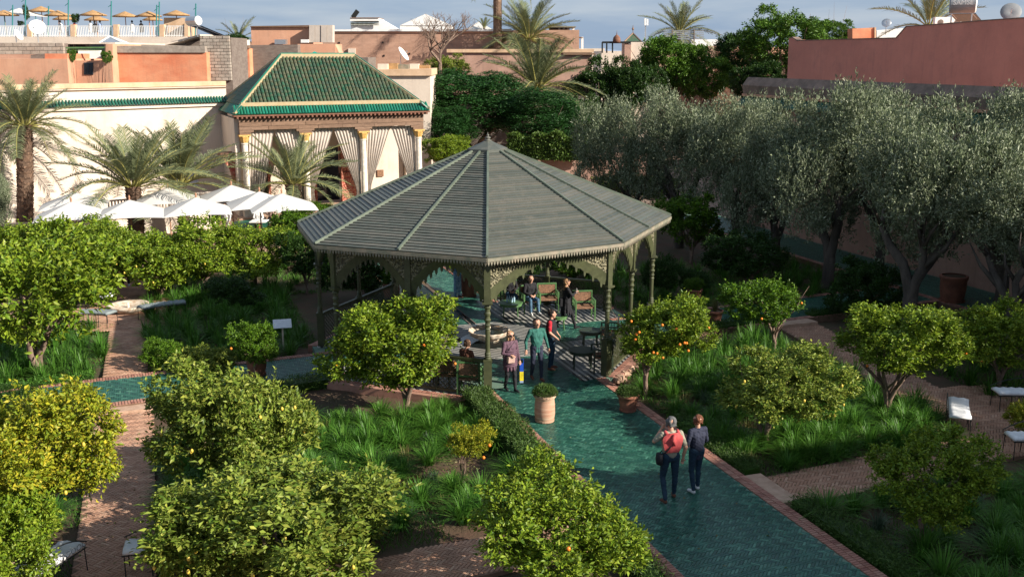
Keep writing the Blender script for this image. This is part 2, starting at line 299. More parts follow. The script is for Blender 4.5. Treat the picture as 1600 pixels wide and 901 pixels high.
def herring(inside, umin, umax, vmin, vmax, W, L, ang, gap=0.007):
    """list of (u,v,angle) of tile centres of a herringbone laid over the area"""
    out = []; ca, sa = math.cos(ang), math.sin(ang)
    cu, cv = (umin + umax) / 2, (vmin + vmax) / 2; rad = math.hypot(umax - umin, vmax - vmin) / 2 + L
    # i*(W,W)+j*(L,-L)
    ni = int(rad / W / 1.414 * 1.05) + 2; nj = int(rad / L / 1.414 * 1.05) + 2
    for j in range(-nj, nj + 1):
        for i in range(-ni, ni + 1):
            x = i * W + j * L; y = i * W - j * L
            for k in (0, 1):
                cx, cy = (x + L / 2, y + W / 2) if k == 0 else (x + W / 2, y + W + L / 2)
                uu = cu + cx * ca - cy * sa; vv = cv + cx * sa + cy * ca
                if umin <= uu <= umax and vmin <= vv <= vmax and inside(uu, vv): out.append((uu, vv, ang + k * PI / 2))
    return out
def tile_mesh(name, L, W, h, m):
    b = MB(); e = 0.004
    vs = [(-L / 2, -W / 2, 0), (L / 2, -W / 2, 0), (L / 2, W / 2, 0), (-L / 2, W / 2, 0), (-L / 2 + e, -W / 2 + e, h), (L / 2 - e, -W / 2 + e, h), (L / 2 - e, W / 2 - e, h), (-L / 2 + e, W / 2 - e, h)]
    b.add(vs, [(4, 5, 6, 7), (0, 1, 5, 4), (1, 2, 6, 5), (2, 3, 7, 6), (3, 0, 4, 7)]); return b.mesh(name, m)
def pave(owner, name, tiles, L, W, h, z, m, nobj=300, seed=1, tilt=0.014):
    """nearest tiles as parts, the rest joined"""
    rng = random.Random(seed); tiles = [(P(u, v, z), a) for u, v, a in tiles]
    def vis(q):
        d = Vector((q[0].x, q[0].y, -CAMH)); X = d.x; D = d.y * _c - (-CAMH) * _s
        px = 800 + FPX * X / D; py = 450.5 - FPX * (-CAMH * _c + d.y * _s) / D
        return 0 if (0 < px < 1600 and py < 901) else 1000
    tiles.sort(key=lambda q: q[0].length + vis(q))
    me = tile_mesh(name, L, W, h, m); org = Vector(owner.location)
    for q, a in tiles[:nobj]:
        o = link(name, me, owner, q - org + Vector((0, 0, wob(rng, 0.0015)))); o.rotation_euler = (wob(rng, tilt), wob(rng, tilt), a + ROT)
    b = MB(); e = 0.004
    base = [(-L / 2, -W / 2, 0), (L / 2, -W / 2, 0), (L / 2, W / 2, 0), (-L / 2, W / 2, 0), (-L / 2 + e, -W / 2 + e, h), (L / 2 - e, -W / 2 + e, h), (L / 2 - e, W / 2 - e, h), (-L / 2 + e, W / 2 - e, h)]
    fs = [(4, 5, 6, 7), (0, 1, 5, 4), (1, 2, 6, 5), (2, 3, 7, 6), (3, 0, 4, 7)]
    for q, a in tiles[nobj:]:
        ca, sa = math.cos(a + ROT), math.sin(a + ROT); tx, ty = wob(rng, tilt), wob(rng, tilt); dz = wob(rng, 0.0015)
        b.add([(q.x + x * ca - y * sa, q.y + x * sa + y * ca, q.z + zz + dz + x * tx + y * ty * (1 if zz else 0)) for x, y, zz in base], fs)
    if b.V: tag(b.build(name, m, owner), kind='stuff')
TW, TL = 0.058, 0.174
FX = lambda v: -0.078 * v          # skew of the crossing paths
def oct_in(u, v, r):               # pavilion footprint
    return False
# pavilion polygon (ground) from its eave corners
def eave_pt(px, py): 
    q = G(px, py, 3.84); q.z = 0; return q
_v = {'P0': eave_pt(761, 404), 'P1': eave_pt(974, 380), 'P3': eave_pt(1048, 338), 'L2': eave_pt(492, 383)}
opp = lambda q: CC * 2 - q
CORN = [_v['P0'], _v['P1'], _v['P3'], opp(_v['L2']), opp(_v['P0']), opp(_v['P1']), opp(_v['P3']), _v['L2']]   # sides 0,2,4,6 open ; 1,3,5,7 railed
POLY12 = []
for k in range(8):
    a, b = CORN[k], CORN[(k + 1) % 8]; POLY12.append(a)
    if k % 2 == 1: POLY12.append((a + b) / 2)
SCOL = 0.905
COLS = [CC + (q - CC) * SCOL for q in POLY12]       # 12 column feet
def inpoly(p, poly):
    c = False; n = len(poly)
    for i in range(n):
        a, b = poly[i], poly[i - 1]
        if (a.y > p.y) != (b.y > p.y) and p.x < (b.x - a.x) * (p.y - a.y) / (b.y - a.y) + a.x: c = not c
    return c
FLOOR = [CC + (q - CC) * 0.955 for q in CORN]
infl = lambda u, v: inpoly(P(u, v), FLOOR)
# main green path in front, behind; cross paths
def path(name, inside, rect, ang, corners, seed, nobj):
    o = empty(name, tuple(P(*corners[0])[:2]) + (0,)); tag(o, kind='structure')
    b = MB(); pts = [P(u, v, -0.012) for u, v in corners]; n = len(pts)
    low = [Vector((q.x, q.y, -0.24)) for q in pts]
    b.add(pts + low, [tuple(range(n))] + [(i, n + i, n + (i + 1) % n, (i + 1) % n) for i in range(n)])
    b.build('grout_bed', M['grout'], o)
    pave(o, 'glazed_tile', herring(inside, *rect, TW, TL, ang), TL - 0.008, TW - 0.008, 0.012, -0.012, M['tile'], nobj, seed)
    return o
pf = path('main_path', lambda u, v: True, (4.75, 17.5, -1.42, 1.60), PI / 4, [(4.6, -1.6), (20, -1.6), (20, 1.8), (4.6, 1.8)], 1, 300)
pb_ = path('rear_path', lambda u, v: True, (-19, -4.75, -1.42, 1.60), PI / 4, [(-24, -1.6), (-4.6, -1.6), (-4.6, 1.8), (-24, 1.8)], 2, 60)
cl = path('side_path', lambda u, v: abs(u - 0.55 - FX(v) * 1.05) < 1.08, (-0.8, 3.2, -15.5, -4.7), 0.0, [(0.05, -4.4), (2.05, -4.4), (3.1, -16.5), (1.0, -16.5)][::-1], 3, 200)
cr_ = path('far_side_path', lambda u, v: abs(u - 0.5 - FX(v) * 1.05) < 1.08, (-2.5, 1.8, 4.7, 17.8), 0.0, [(-0.9, 4.4), (1.2, 4.4), (0.35, 18), (-1.95, 18)][::-1], 4, 120)
# path along the right wall (the row behind the olive trees)
cw = path('wall_path', lambda u, v: True, (-20, 4, 17.4, 20.0), PI / 4, [(-22, 17.3), (16, 17.3), (16, 20.1), (-22, 20.1)], 5, 60)

def edging(owner, a, b, width, n, z=0.012, h=0.10, nobj=300, name='edging_brick', seed=1, grouptype=None):
    """soldier course of bricks from a to b (uv), width across to the outside (sign)"""
    rng = random.Random(seed); pa, pb = P(*a), P(*b); d = (pb - pa); Ln = d.length; d.normalize(); nrm = Vector((d.y, -d.x, 0)); n = int(Ln / 0.075)
    items = []
    for i in range(n):
        for row in ((0.25, 0.75) if abs(width) > 0.2 else (0.5,)):
            items.append(pa + d * ((i + 0.5) * Ln / n) + nrm * (width * row))
    cnt = 2 if abs(width) > 0.2 else 1
    bw = abs(width) / cnt - 0.008
    items.sort(key=lambda q: q.length)
    ang = math.atan2(nrm.y, nrm.x); mb0 = MB(); e = 0.004; L_, W_ = bw, Ln / n - 0.009
    base = [(-L_ / 2, -W_ / 2, -h), (L_ / 2, -W_ / 2, -h), (L_ / 2, W_ / 2, -h), (-L_ / 2, W_ / 2, -h), (-L_ / 2 + e, -W_ / 2 + e, 0), (L_ / 2 - e, -W_ / 2 + e, 0), (L_ / 2 - e, W_ / 2 - e, 0), (-L_ / 2 + e, W_ / 2 - e, 0)]
    fs = [(4, 5, 6, 7), (0, 1, 5, 4), (1, 2, 6, 5), (2, 3, 7, 6), (3, 0, 4, 7)]
    mb0.add(base, fs); me = mb0.mesh(name, M['tbrick']); org = Vector(owner.location)
    for q in items[:nobj]:
        o = link(name, me, owner, Vector((q.x, q.y, z + wob(rng, 0.003))) - org); o.rotation_euler = (wob(rng, .02), wob(rng, .02), ang)
    bb = MB(); ca, sa = math.cos(ang), math.sin(ang)
    for q in items[nobj:]:
        dz = z + wob(rng, 0.003); bb.add([(q.x + x * ca - y * sa, q.y + x * sa + y * ca, dz + zz) for x, y, zz in base], fs)
    if bb.V: tag(bb.build(name, M['tbrick'], owner), kind='stuff')
    # bedding under the bricks
    bed = MB(); aa = pa; q = [pa, pb, pb + nrm * width, pa + nrm * width]
    bed.add([Vector((k.x, k.y, z - 0.012)) for k in q] + [Vector((k.x, k.y, -0.24)) for k in q], [(0, 1, 2, 3), (0, 4, 5, 1), (1, 5, 6, 2), (2, 6, 7, 3), (3, 7, 4, 0)])
    bed.build('mortar_bed', M['mortar'], owner)
edging(pf, (4.7, 1.60), (18, 1.62), -0.30, 0, nobj=150, seed=11)
edging(pf, (4.7, -1.41), (18, -1.41), 0.30, 0, nobj=140, seed=12)
edging(pb_, (-20, 1.60), (-4.7, 1.60), -0.30, 0, nobj=40, seed=13)
edging(pb_, (-20, -1.41), (-4.7, -1.41), 0.30, 0, nobj=30, seed=14)
edging(cl, (2.8, -15.5), (1.88, -4.6), 0.30, 0, nobj=110, seed=15)
edging(cl, (0.72, -15.5), (-0.15, -4.6), -0.26, 0, nobj=90, seed=16)
edging(cr_, (1.28, 4.7), (0.2, 17.5), 0.26, 0, nobj=60, seed=17)
edging(cr_, (-0.9, 4.7), (-1.98, 17.5), -0.26, 0, nobj=60, seed=18)
edging(cw, (-20, 17.4), (15, 17.4), 0.3, 0, nobj=40, seed=19)
# brick paths
def bpath(name, inside, rect, ang, corners, seed, nobj=120, z=-0.10):
    o = empty(name, tuple(P(*corners[0])[:2]) + (0,)); tag(o, kind='structure')
    b = MB(); pts = [P(u, v, z - 0.012) for u, v in corners]; n = len(pts); low = [Vector((q.x, q.y, -0.26)) for q in pts]
    b.add(pts + low, [tuple(range(n))] + [(i, n + i, n + (i + 1) % n, (i + 1) % n) for i in range(n)])
    b.build('mortar_bed', M['mortar'], o)
    pave(o, 'paving_brick', herring(inside, *rect, 0.068, 0.204, ang), 0.204 - 0.009, 0.068 - 0.008, 0.012, z - 0.012, M['brick'], nobj, seed)
    return o
bl = bpath('brick_path', lambda u, v: True, (3.05, 15.6, -11.42, -10.08), PI / 4, [(2.95, -11.45), (18, -11.45), (18, -10.05), (2.95, -10.05)], 21, 200)
b2 = bpath('far_brick_path', lambda u, v: (u > -6.6 and -11.35 < v < -10.25) or math.hypot(u + 7.8, v + 10.8) < 2.4 or (u < -9 and -11.35 < v < -10.25), (-17, 0.2, -13.3, -8.3), PI / 4,
           [(0.3, -10.2), (-6, -10.2), (-6.4, -8.9), (-7.8, -8.4), (-9.2, -8.9), (-9.8, -10.2), (-17, -10.2), (-17, -11.4), (-9.8, -11.4), (-9.2, -12.7), (-7.8, -13.2), (-6.4, -12.7), (-6, -11.4), (0.4, -11.4)][::-1], 22, 100)
b3 = bpath('cross_brick_path', lambda u, v: 12.2 - 0.085 * v < u < 13.55 - 0.085 * v, (11.9, 14.8, -10.02, -1.75), PI / 4,
           [(13.1, -10.04), (14.45, -10.04), (13.7, -1.72), (12.33, -1.72)], 23, 120)
b4 = bpath('right_cross_brick_path', lambda u, v: 12.15 - 0.085 * v < u < 13.5 - 0.085 * v and math.hypot(u - 10.9, v - 10.6) > 2.25, (11, 13.5, 2.25, 9.6), PI / 4,
           [(11.93, 2.0), (13.35, 2.0), (12.7, 9.6), (11.25, 9.6)], 24, 120)
b5 = bpath('right_brick_path', lambda u, v: (1.5 < u < 9 and abs(v - (10.72 - 0.14 * u)) < 0.72) or math.hypot(u - 10.9, v - 10.6) < 2.6, (1.3, 13.6, 7.9, 13.3), PI / 4,
           [(1.4, 9.75), (8.4, 8.75), (9.2, 8.4), (10.9, 7.95), (12.7, 8.6), (13.5, 10.6), (12.8, 12.5), (10.9, 13.2), (9.0, 12.5), (8.3, 11.0), (8.3, 10.3), (1.4, 11.3)], 25, 150)
# steps
def slab(name, corners, z0, z1, m, parent=None):
    b = MB(); n = len(corners); pts = [P(u, v, z1) for u, v in corners]; low = [P(u, v, z0) for u, v in corners]
    b.add(pts + low, [tuple(range(n)), tuple(range(n, 2 * n))[::-1]] + [(i, n + i, n + (i + 1) % n, (i + 1) % n) for i in range(n)])
    return b.build(name, m, parent)
M['stepstone'] = mat('step_render', (0.46, 0.31, 0.22), 0.9, col2=(0.35, 0.22, 0.15), nscale=5, bump=0.3)
tag(slab('path_step', [(11.85, 1.94), (13.3, 1.94), (13.25, 2.35), (11.85, 2.35)], -0.2, -0.03, M['stepstone']), kind='structure')
tag(slab('brick_step', [(0.75, 9.7), (1.5, 9.65), (1.5, 11.2), (0.75, 11.1)], -0.2, 0.0, M['stepstone']), kind='structure')
tag(slab('entry_step', [(2.72, -11.45), (3.1, -11.45), (3.1, -10.05), (2.65, -10.05)], -0.2, -0.04, M['stepstone']), kind='structure')
tag(slab('low_step', [(0.28, -11.45), (0.42, -11.45), (0.42, -10.15), (0.28, -10.15)], -0.2, -0.035, M['stepstone']), kind='structure')
# ------------------------------------------------------------------ gazebo
EAVE, APEX = 3.84, 6.16
gz_ = empty('garden_pavilion', tuple(CC), 'large twelve-faceted grey green timber pavilion with slatted roof over the fountain', 'pavilion')
# floor: green tile + striped paving
fl = MB(); fl.add([Vector((q.x, q.y, -0.012)) for q in FLOOR] + [Vector((q.x, q.y, -0.26)) for q in FLOOR], [tuple(range(8))] + [(i, 8 + i, 8 + (i + 1) % 8, (i + 1) % 8) for i in range(8)])
flo = fl.build('pavilion_floor', M['grout']); tag(flo, kind='structure')
def in_green(u, v):
    if not infl(u, v): return False
    r = math.hypot(u, v)
    return (abs(v - 0.1) < 1.05 or abs(u + 0.02 * v) < 0.95) and r > 2.05
def in_oct(u, v, r): return max(abs(u), abs(v), (abs(u) + abs(v)) / 1.414) < r
pave(flo, 'glazed_tile', herring(in_green, -5, 5, -5, 5, TW, TL, PI / 4), TL - 0.008, TW - 0.008, 0.012, -0.012, M['tile'], 100, 31)
# striped paving: white strips with black tiles; individual strips as parts
def clipstrips(test, ang, pitch, wid, name, m, z, nobj, rad=5.2, off=0.0):
    ca, sa = math.cos(ang), math.sin(ang); items = []
    k = -rad + off
    while k < rad:
        run = None; t = -rad
        while t <= rad + 0.05:
            u, v = t * ca - k * sa, t * sa + k * ca
            if test(u, v):
                if run is None: run = t
            elif run is not None:
                if t - run > 0.1: items.append((run, t - 0.05, k))
                run = None
            t += 0.05
        k += pitch
    items.sort(key=lambda q: -(q[1] - q[0]))
    bb = MB()
    for i, (a, b, k) in enumerate(items):
        pa = P(a * ca - k * sa, a * sa + k * ca, z); pb = P(b * ca - k * sa, b * sa + k * ca, z)
        if i < nobj:
            x = MB(); x.beam(pa, pb, wid, 0.012); x.build(name, m, flo)
        else: bb.beam(pa, pb, wid, 0.012)
    if bb.V: tag(bb.build(name, m, flo), kind='stuff')
def in_strip(u, v): return infl(u, v) and not (abs(v - 0.1) < 1.08 or abs(u + 0.02 * v) < 0.98) and math.hypot(u, v) > 2.0 and inpoly(P(u, v), [CC + (q - CC) * 0.93 for q in CORN])
def in_ring(u, v): return in_oct(u, v, 1.95) and not in_oct(u, v, 0.95)
clipstrips(in_strip, 0.0, 0.18, 0.085, 'white_tile_strip', M['zwhite'], -0.003, 150)
clipstrips(in_strip, 0.0, 0.18, 0.085, 'black_tile_strip', M['zblack'], -0.003, 60, off=0.09)
clipstrips(in_ring, PI / 4, 0.16, 0.08, 'white_tile_strip', M['zwhite'], -0.003, 60)
clipstrips(in_ring, PI / 4, 0.16, 0.072, 'black_tile_strip', M['zblack'], -0.003, 60, off=0.08)
rb = MB()
for i in range(8):
    a0, a1 = PI / 4 * i + PI / 8, PI / 4 * (i + 1) + PI / 8
    r0, r1 = 1.95 / math.cos(PI / 8), 2.05 / math.cos(PI / 8)
    rb.add([P(r0 * math.cos(a0), r0 * math.sin(a0), 0.002), P(r1 * math.cos(a0), r1 * math.sin(a0), 0.002), P(r1 * math.cos(a1), r1 * math.sin(a1), 0.002), P(r0 * math.cos(a1), r0 * math.sin(a1), 0.002)], [(0, 1, 2, 3)])
rb.build('pale_border', M['zwhite'], flo)
# sunken octagonal channel round the fountain and rill to the rear
wt = MB(); rr = [0.55, 0.93]
for i in range(8):
    a0, a1 = PI / 4 * i + PI / 8, PI / 4 * (i + 1) + PI / 8
    r0, r1 = 0.3 / math.cos(PI / 8), 0.93 / math.cos(PI / 8)
    wt.add([P(r0 * math.cos(a0), r0 * math.sin(a0), 0.003), P(r1 * math.cos(a0), r1 * math.sin(a0), 0.003), P(r1 * math.cos(a1), r1 * math.sin(a1), 0.003), P(r0 * math.cos(a1), r0 * math.sin(a1), 0.003)], [(0, 1, 2, 3)])
tag(wt.build('fountain_water', M['water']), kind='structure')
rl = MB()
rl.add([P(-0.9, 0.02, 0.006), P(-0.9, 0.17, 0.006), P(-13, 0.17, 0.006), P(-13, 0.02, 0.006)], [(0, 1, 2, 3)])
tag(rl.build('water_rill', M['water']), kind='structure')
rk = MB()
for s_ in (0.0, 0.19): rk.beam(P(-2.05, s_, 0.008), P(-13, s_, 0.008), 0.03, 0.03)
tag(rk.build('rill_kerb', M['blockdark']), kind='structure')
# brick base round the railed sides, slightly higher than the beds
pb2 = empty('pavilion_brick_base', tuple(CC)); tag(pb2, kind='structure')
for k in (1, 3, 5, 7):
    a, b = CORN[k], CORN[(k + 1) % 8]; ua, ub = UV(CC + (a - CC) * 0.955), UV(CC + (b - CC) * 0.955)
    edging(pb2, ua, ub, -0.16 if True else 0.16, 0, z=0.015, h=0.10, nobj=70 if k in (1, 7) else 0, name='base_brick', seed=50 + k)
    d = (b - a).normalized(); n = Vector((d.y, -d.x, 0)); x = MB(); a2 = CC + (a - CC) * 0.95; b2_ = CC + (b - CC) * 0.95
    x.prism([(0, -0.3), ((b2_ - a2).length, -0.3), ((b2_ - a2).length, -0.0), (0, 0.0)], a2 + n * 0.07, d, Vector((0, 0, 1)), 0.24)
    x.build('base_wall', M['tbrick'], pb2)
# rubble lumps on the right hand base wall
a, b = CC + (CORN[1] - CC) * 0.985, CC + (CORN[2] - CC) * 0.985; rng = random.Random(9); d = (b - a)
for i in range(26):
    t = (i + 0.5) / 26; r = rng.uniform(0.09, 0.15); q = a + d * t; x = MB()
    x.lathe([(0.001, -r), (r * 0.8, -r * 0.6), (r, 0), (r * 0.75, r * 0.55), (0.001, r * 0.7)], 7, (q.x + wob(rng, .04), q.y + wob(rng, .04), -0.14 + rng.uniform(-0.05, 0.1)))
    x.V = [(vx + wob(rng, .02), vy + wob(rng, .02), vz + wob(rng, .02)) for vx, vy, vz in x.V]
    x.build('rubble_stone', M['stepstone'], pb2)
# roof
ap = Vector((CC.x, CC.y, APEX)); NS = 44; TCAP = 0.955
rngr = random.Random(3)
def eaveq(i): q = POLY12[i % 12]; return Vector((q.x, q.y, EAVE))
back = MB()
for i in range(12):
    A_, B_ = eaveq(i), eaveq(i + 1); mid = (A_ + B_) / 2; nrm = (B_ - A_).cross(ap - A_).normalized()
    if nrm.z < 0: nrm = -nrm
    visible = i in (0, 1, 2, 9, 10, 11)
    for k in range(NS):
        t0, t1 = TCAP * k / NS, TCAP * (k + 1) / NS + 0.004
        lo0, lo1 = A_.lerp(ap, t0), B_.lerp(ap, t0); hi0, hi1 = A_.lerp(ap, t1), B_.lerp(ap, t1)
        th = 0.042 + rngr.uniform(-.006, .006)
        vs = [lo0, lo1, hi1, hi0, lo0 + nrm * th, lo1 + nrm * th, hi1 + nrm * 0.012, hi0 + nrm * 0.012]
        fs = [(3, 2, 1, 0), (4, 5, 6, 7), (0, 1, 5, 4), (1, 2, 6, 5), (2, 3, 7, 6), (3, 0, 4, 7)]
        if visible:
            x = MB(); x.add(vs, fs); x.build('roof_board', M['slat'], gz_)
        else: back.add(vs, fs)
    f = MB(); f.beam(A_ + Vector((0, 0, -0.045)) , B_ + Vector((0, 0, -0.045)), 0.06, 0.085); f.build('eave_board', M['fascia'], gz_)
    # fringe of little wooden drops
    fr = MB(); d = (B_ - A_); n = int(d.length / 0.085); d.normalize(); inn = (Vector((CC.x, CC.y, 0)) - Vector((mid.x, mid.y, 0))).normalized()
    for j in range(n):
        o = A_ + d * ((j + 0.5) * (B_ - A_).length / n) + inn * 0.0 + Vector((0, 0, -0.085))
        fr.prism([(-0.034, 0), (-0.022, -0.06), (0, -0.115), (0.022, -0.06), (0.034, 0)], o, d, Vector((0, 0, 1)), 0.02)
    tag(fr.build('eave_fringe', M['fascia'], gz_), kind='stuff')
    h = MB(); top = A_.lerp(ap, 0.96); up = Vector((0, 0, 1)); h.beam(A_ + Vector((0, 0, 0.04)), top + Vector((0, 0, 0.04)), 0.07, 0.07); h.beam(A_ + Vector((0, 0, 0.07)), top + Vector((0, 0, 0.07)), 0.04, 0.04)
    h.build('hip_rail', M['hip'], gz_)
tag(back.build('roof_board', M['slat'], gz_), kind='stuff')
# cap and finial
c = MB(); n12 = [CC + (q - CC) * 0.105 for q in POLY12]; tz = APEX - 0.13
c.add([Vector((q.x, q.y, tz)) for q in n12] + [Vector((q.x, q.y, tz - 0.09)) for q in n12] + [Vector((CC.x, CC.y, tz)) + (q - CC) * 0.35 + Vector((0, 0, 0.17)) for q in n12] + [Vector((CC.x, CC.y, tz)) + (q - CC) * 0.12 + Vector((0, 0, 0.24)) for q in n12],
      [(i, 12 + i, 12 + (i + 1) % 12, (i + 1) % 12) for i in range(12)] + [(i, (i + 1) % 12, 24 + (i + 1) % 12, 24 + i) for i in range(12)] + [(24 + i, 24 + (i + 1) % 12, 36 + (i + 1) % 12, 36 + i) for i in range(12)] + [tuple(range(36, 48))])
c.build('roof_cap', M['slat'], gz_)
c = MB(); c.lathe([(r_ * .9, z_ * .62) for r_, z_ in [(0.13, 0), (0.14, 0.03), (0.07, 0.06), (0.06, 0.09), (0.10, 0.13), (0.10, 0.17), (0.05, 0.2), (0.03, 0.23), (0.05, 0.26), (0.045, 0.3), (0.015, 0.33), (0.008, 0.42)]], 12, (CC.x, CC.y, tz + 0.22)); c.build('finial', M['slat'], gz_, smooth=True)
# ceiling and beams under the roof
ce = MB(); ce.add([CC + (q - CC) * 0.93 + Vector((0, 0, 3.66)) for q in POLY12] + [Vector((CC.x, CC.y, 5.7))], [(i, (i + 1) % 12, 12) for i in range(12)]); ce.build('ceiling', M['olivepaint'], gz_)
# columns
def capcol(q, k):
    r = math.atan2((q - CC).y, (q - CC).x)
    p = empty('column', tuple(q - CC)); p.parent = gz_
    b = MB(); b.box((q.x, q.y, 0.5), (0.21, 0.21, 1.04), r); b.box((q.x, q.y, 1.03), (0.23, 0.23, 0.05), r); b.build('pedestal', M['olivepaint'], p)
    b = MB(); pr = [(0.085, 1.05), (0.085, 1.1), (0.07, 1.12), (0.09, 1.15), (0.07, 1.18), (0.085, 1.21), (0.065, 1.24), (0.06, 1.3)]
    pr += [(0.062, 1.85), (0.08, 1.87), (0.062, 1.90), (0.062, 1.95), (0.085, 1.98), (0.062, 2.01), (0.062, 2.06), (0.09, 2.1), (0.09, 2.13), (0.065, 2.16), (0.065, 2.22), (0.085, 2.25), (0.085, 2.3), (0.065, 2.33), (0.065, 2.40), (0.09, 2.43), (0.09, 2.47), (0.07, 2.5), (0.085, 2.54)]
    b.lathe(pr, 12, (q.x, q.y, 0)); b.build('shaft', M['olivepaint'], p, smooth=False)
    b = MB(); b.box((q.x, q.y, 2.57), (0.27, 0.27, 0.05), r); b.box((q.x, q.y, 2.545), (0.22, 0.22, 0.04), r + 0.001); b.box((q.x, q.y, 3.12), (0.17, 0.17, 1.06), r); b.build('capital', M['olivepaint'], p)
for i, q in enumerate(COLS): capcol(q, i)
# arches: carved spandrels, smooth band with a toothed lower edge, beam above
def archprofile(w, off=0.0, n=26):
    """lower edge of the arch from left to right (x, z)"""
    out = []
    for k in range(n + 1):
        t = -1 + 2 * k / n
        a = abs(t); z = 2.62 + 0.86 * (1 - a ** 1.65)
        out.append((w / 2 + t * (w / 2 - 0.10), z - off))
    return out
for i in range(12):
    a, b = COLS[i], COLS[(i + 1) % 12]; d = b - a; w_ = d.length; d.normalize(); nn = Vector((d.y, -d.x, 0))
    if nn.dot(a - CC) < 0: nn = -nn
    zz = Vector((0, 0, 1)); low = archprofile(w_)
    # band: smooth, 0.2 below the carved spandrel, teeth on lower edge
    band = MB(); n = len(low)
    teeth = []
    for k, (x, z) in enumerate(low):
        t = 0.055 if k % 2 else 0.0
        if 0 < k < n - 1: teeth.append((x, z - t))
        else: teeth.append((x, z))
    up = [(x * 1.0 + (w_ / 2 - x) * -0.12, min(z + 0.20 + 0.0 * x, 3.60)) for x, z in low]
    vs = [a + d * x + zz * z + nn * 0.02 for x, z in teeth] + [a + d * max(0.05, min(w_ - 0.05, x)) + zz * z + nn * 0.055 for x, z in up] + [a + d * x + zz * z - nn * 0.05 for x, z in teeth] + [a + d * max(0.05, min(w_ - 0.05, x)) + zz * z - nn * 0.05 for x, z in up]
    fs = []
    for k in range(n - 1): fs += [(k, k + 1, n + k + 1, n + k), (2 * n + k, 3 * n + k, 3 * n + k + 1, 2 * n + k + 1), (k, 2 * n + k, 2 * n + k + 1, k + 1)]
    band.add(vs, fs)
    for k in range(1, n - 1, 2):   # little hanging drops between the foils
        x, z = low[k]; band.prism([(-0.035, 0), (-0.03, -0.09), (0, -0.15), (0.03, -0.09), (0.035, 0)], a + d * x + zz * (z - 0.02), d, zz, 0.04)
    band.build('arch_band', M['olivepaint'], gz_)
    sp = MB()
    for half in (0, 1):
        pts = [(max(0.05, min(w_ - 0.05, x)), z) for x, z in up]
        pts = pts[:n // 2 + 1] if half == 0 else pts[n // 2:]
        m_ = len(pts); vs = [a + d * x + zz * z + nn * 0.05 for x, z in pts] + [a + d * x + zz * 3.64 + nn * 0.05 for x, z in pts] + [a + d * x + zz * z - nn * 0.03 for x, z in pts] + [a + d * x + zz * 3.64 - nn * 0.03 for x, z in pts]
        fs = []
        for k in range(m_ - 1): fs += [(k, k + 1, m_ + k + 1, m_ + k), (2 * m_ + k, 3 * m_ + k, 3 * m_ + k + 1, 2 * m_ + k + 1)]
        x = MB(); x.add(vs, fs); x.build('carved_spandrel', M['carved'], gz_)
    x = MB(); x.beam(a + zz * 3.70, b + zz * 3.70, 0.12, 0.13); x.build('ring_beam', M['olivepaint'], gz_)
    # railing on the two-bay sides
    if i % 3 != 0:
        r = empty('railing', tuple(a - CC)); r.parent = gz_
        x = MB(); x.beam(a + zz * 1.0, b + zz * 1.0, 0.09, 0.07); x.beam(a + zz * 0.08, b + zz * 0.08, 0.07, 0.06); x.build('rail', M['olivepaint'], r)
        la = MB(); H0, H1 = 0.12, 0.95; s_ = 0.13; k = -1.0
        x0, x1 = 0.12, w_ - 0.12
        while k < w_ + 1:
            for sgn in (1, -1):
                # line x = k + sgn*(z-H0)
                za, zb = H0, H1; xa, xb = k, k + sgn * (H1 - H0)
                def clip(xa, za, xb, zb):
                    if xa > xb: xa, za, xb, zb = xb, zb, xa, za
                    if xb < x0 or xa > x1: return None
                    if xa < x0: za += (zb - za) * (x0 - xa) / (xb - xa); xa = x0
                    if xb > x1: zb = za + (zb - za) * (x1 - xa) / (xb - xa); xb = x1
                    return xa, za, xb, zb
                c_ = clip(xa, za, xb, zb)
                if c_ and abs(c_[2] - c_[0]) > 0.02: la.beam(a + d * c_[0] + zz * c_[1] + nn * 0.006 * sgn, a + d * c_[2] + zz * c_[3] + nn * 0.006 * sgn, 0.014, 0.016, up=nn)
            k += s_
        tag(la.build('lattice', M['olivepaint'], r), kind='stuff')
# fountain basin
fb = empty('fountain', (CC.x, CC.y, 0), 'round scalloped marble fountain basin under the pavilion roof', 'fountain')
x = MB(); c0 = (CC.x, CC.y, 0)
x.lathe([(0.26, 0.0), (0.32, 0.03), (0.24, 0.06), (0.24, 0.09), (0.46, 0.12), (0.58, 0.20), (0.625, 0.31), (0.635, 0.33), (0.605, 0.335), (0.58, 0.31), (0.45, 0.23), (0.001, 0.21)], 64, c0, scal=16, amp=0.055, closed=False); x.build('bowl', M['basin'], fb, smooth=True)
x = MB(); x.lathe([(0.47, 0.0), (0.001, 0.0)], 24, (CC.x, CC.y, 0.25), closed=False); x.build('water', M['water'], fb)
x = MB(); x.lathe([(0.05, 0.27), (0.04, 0.36), (0.06, 0.4), (0.055, 0.44), (0.02, 0.47)], 10, c0); x.build('spout', M['marble'], fb, smooth=True)
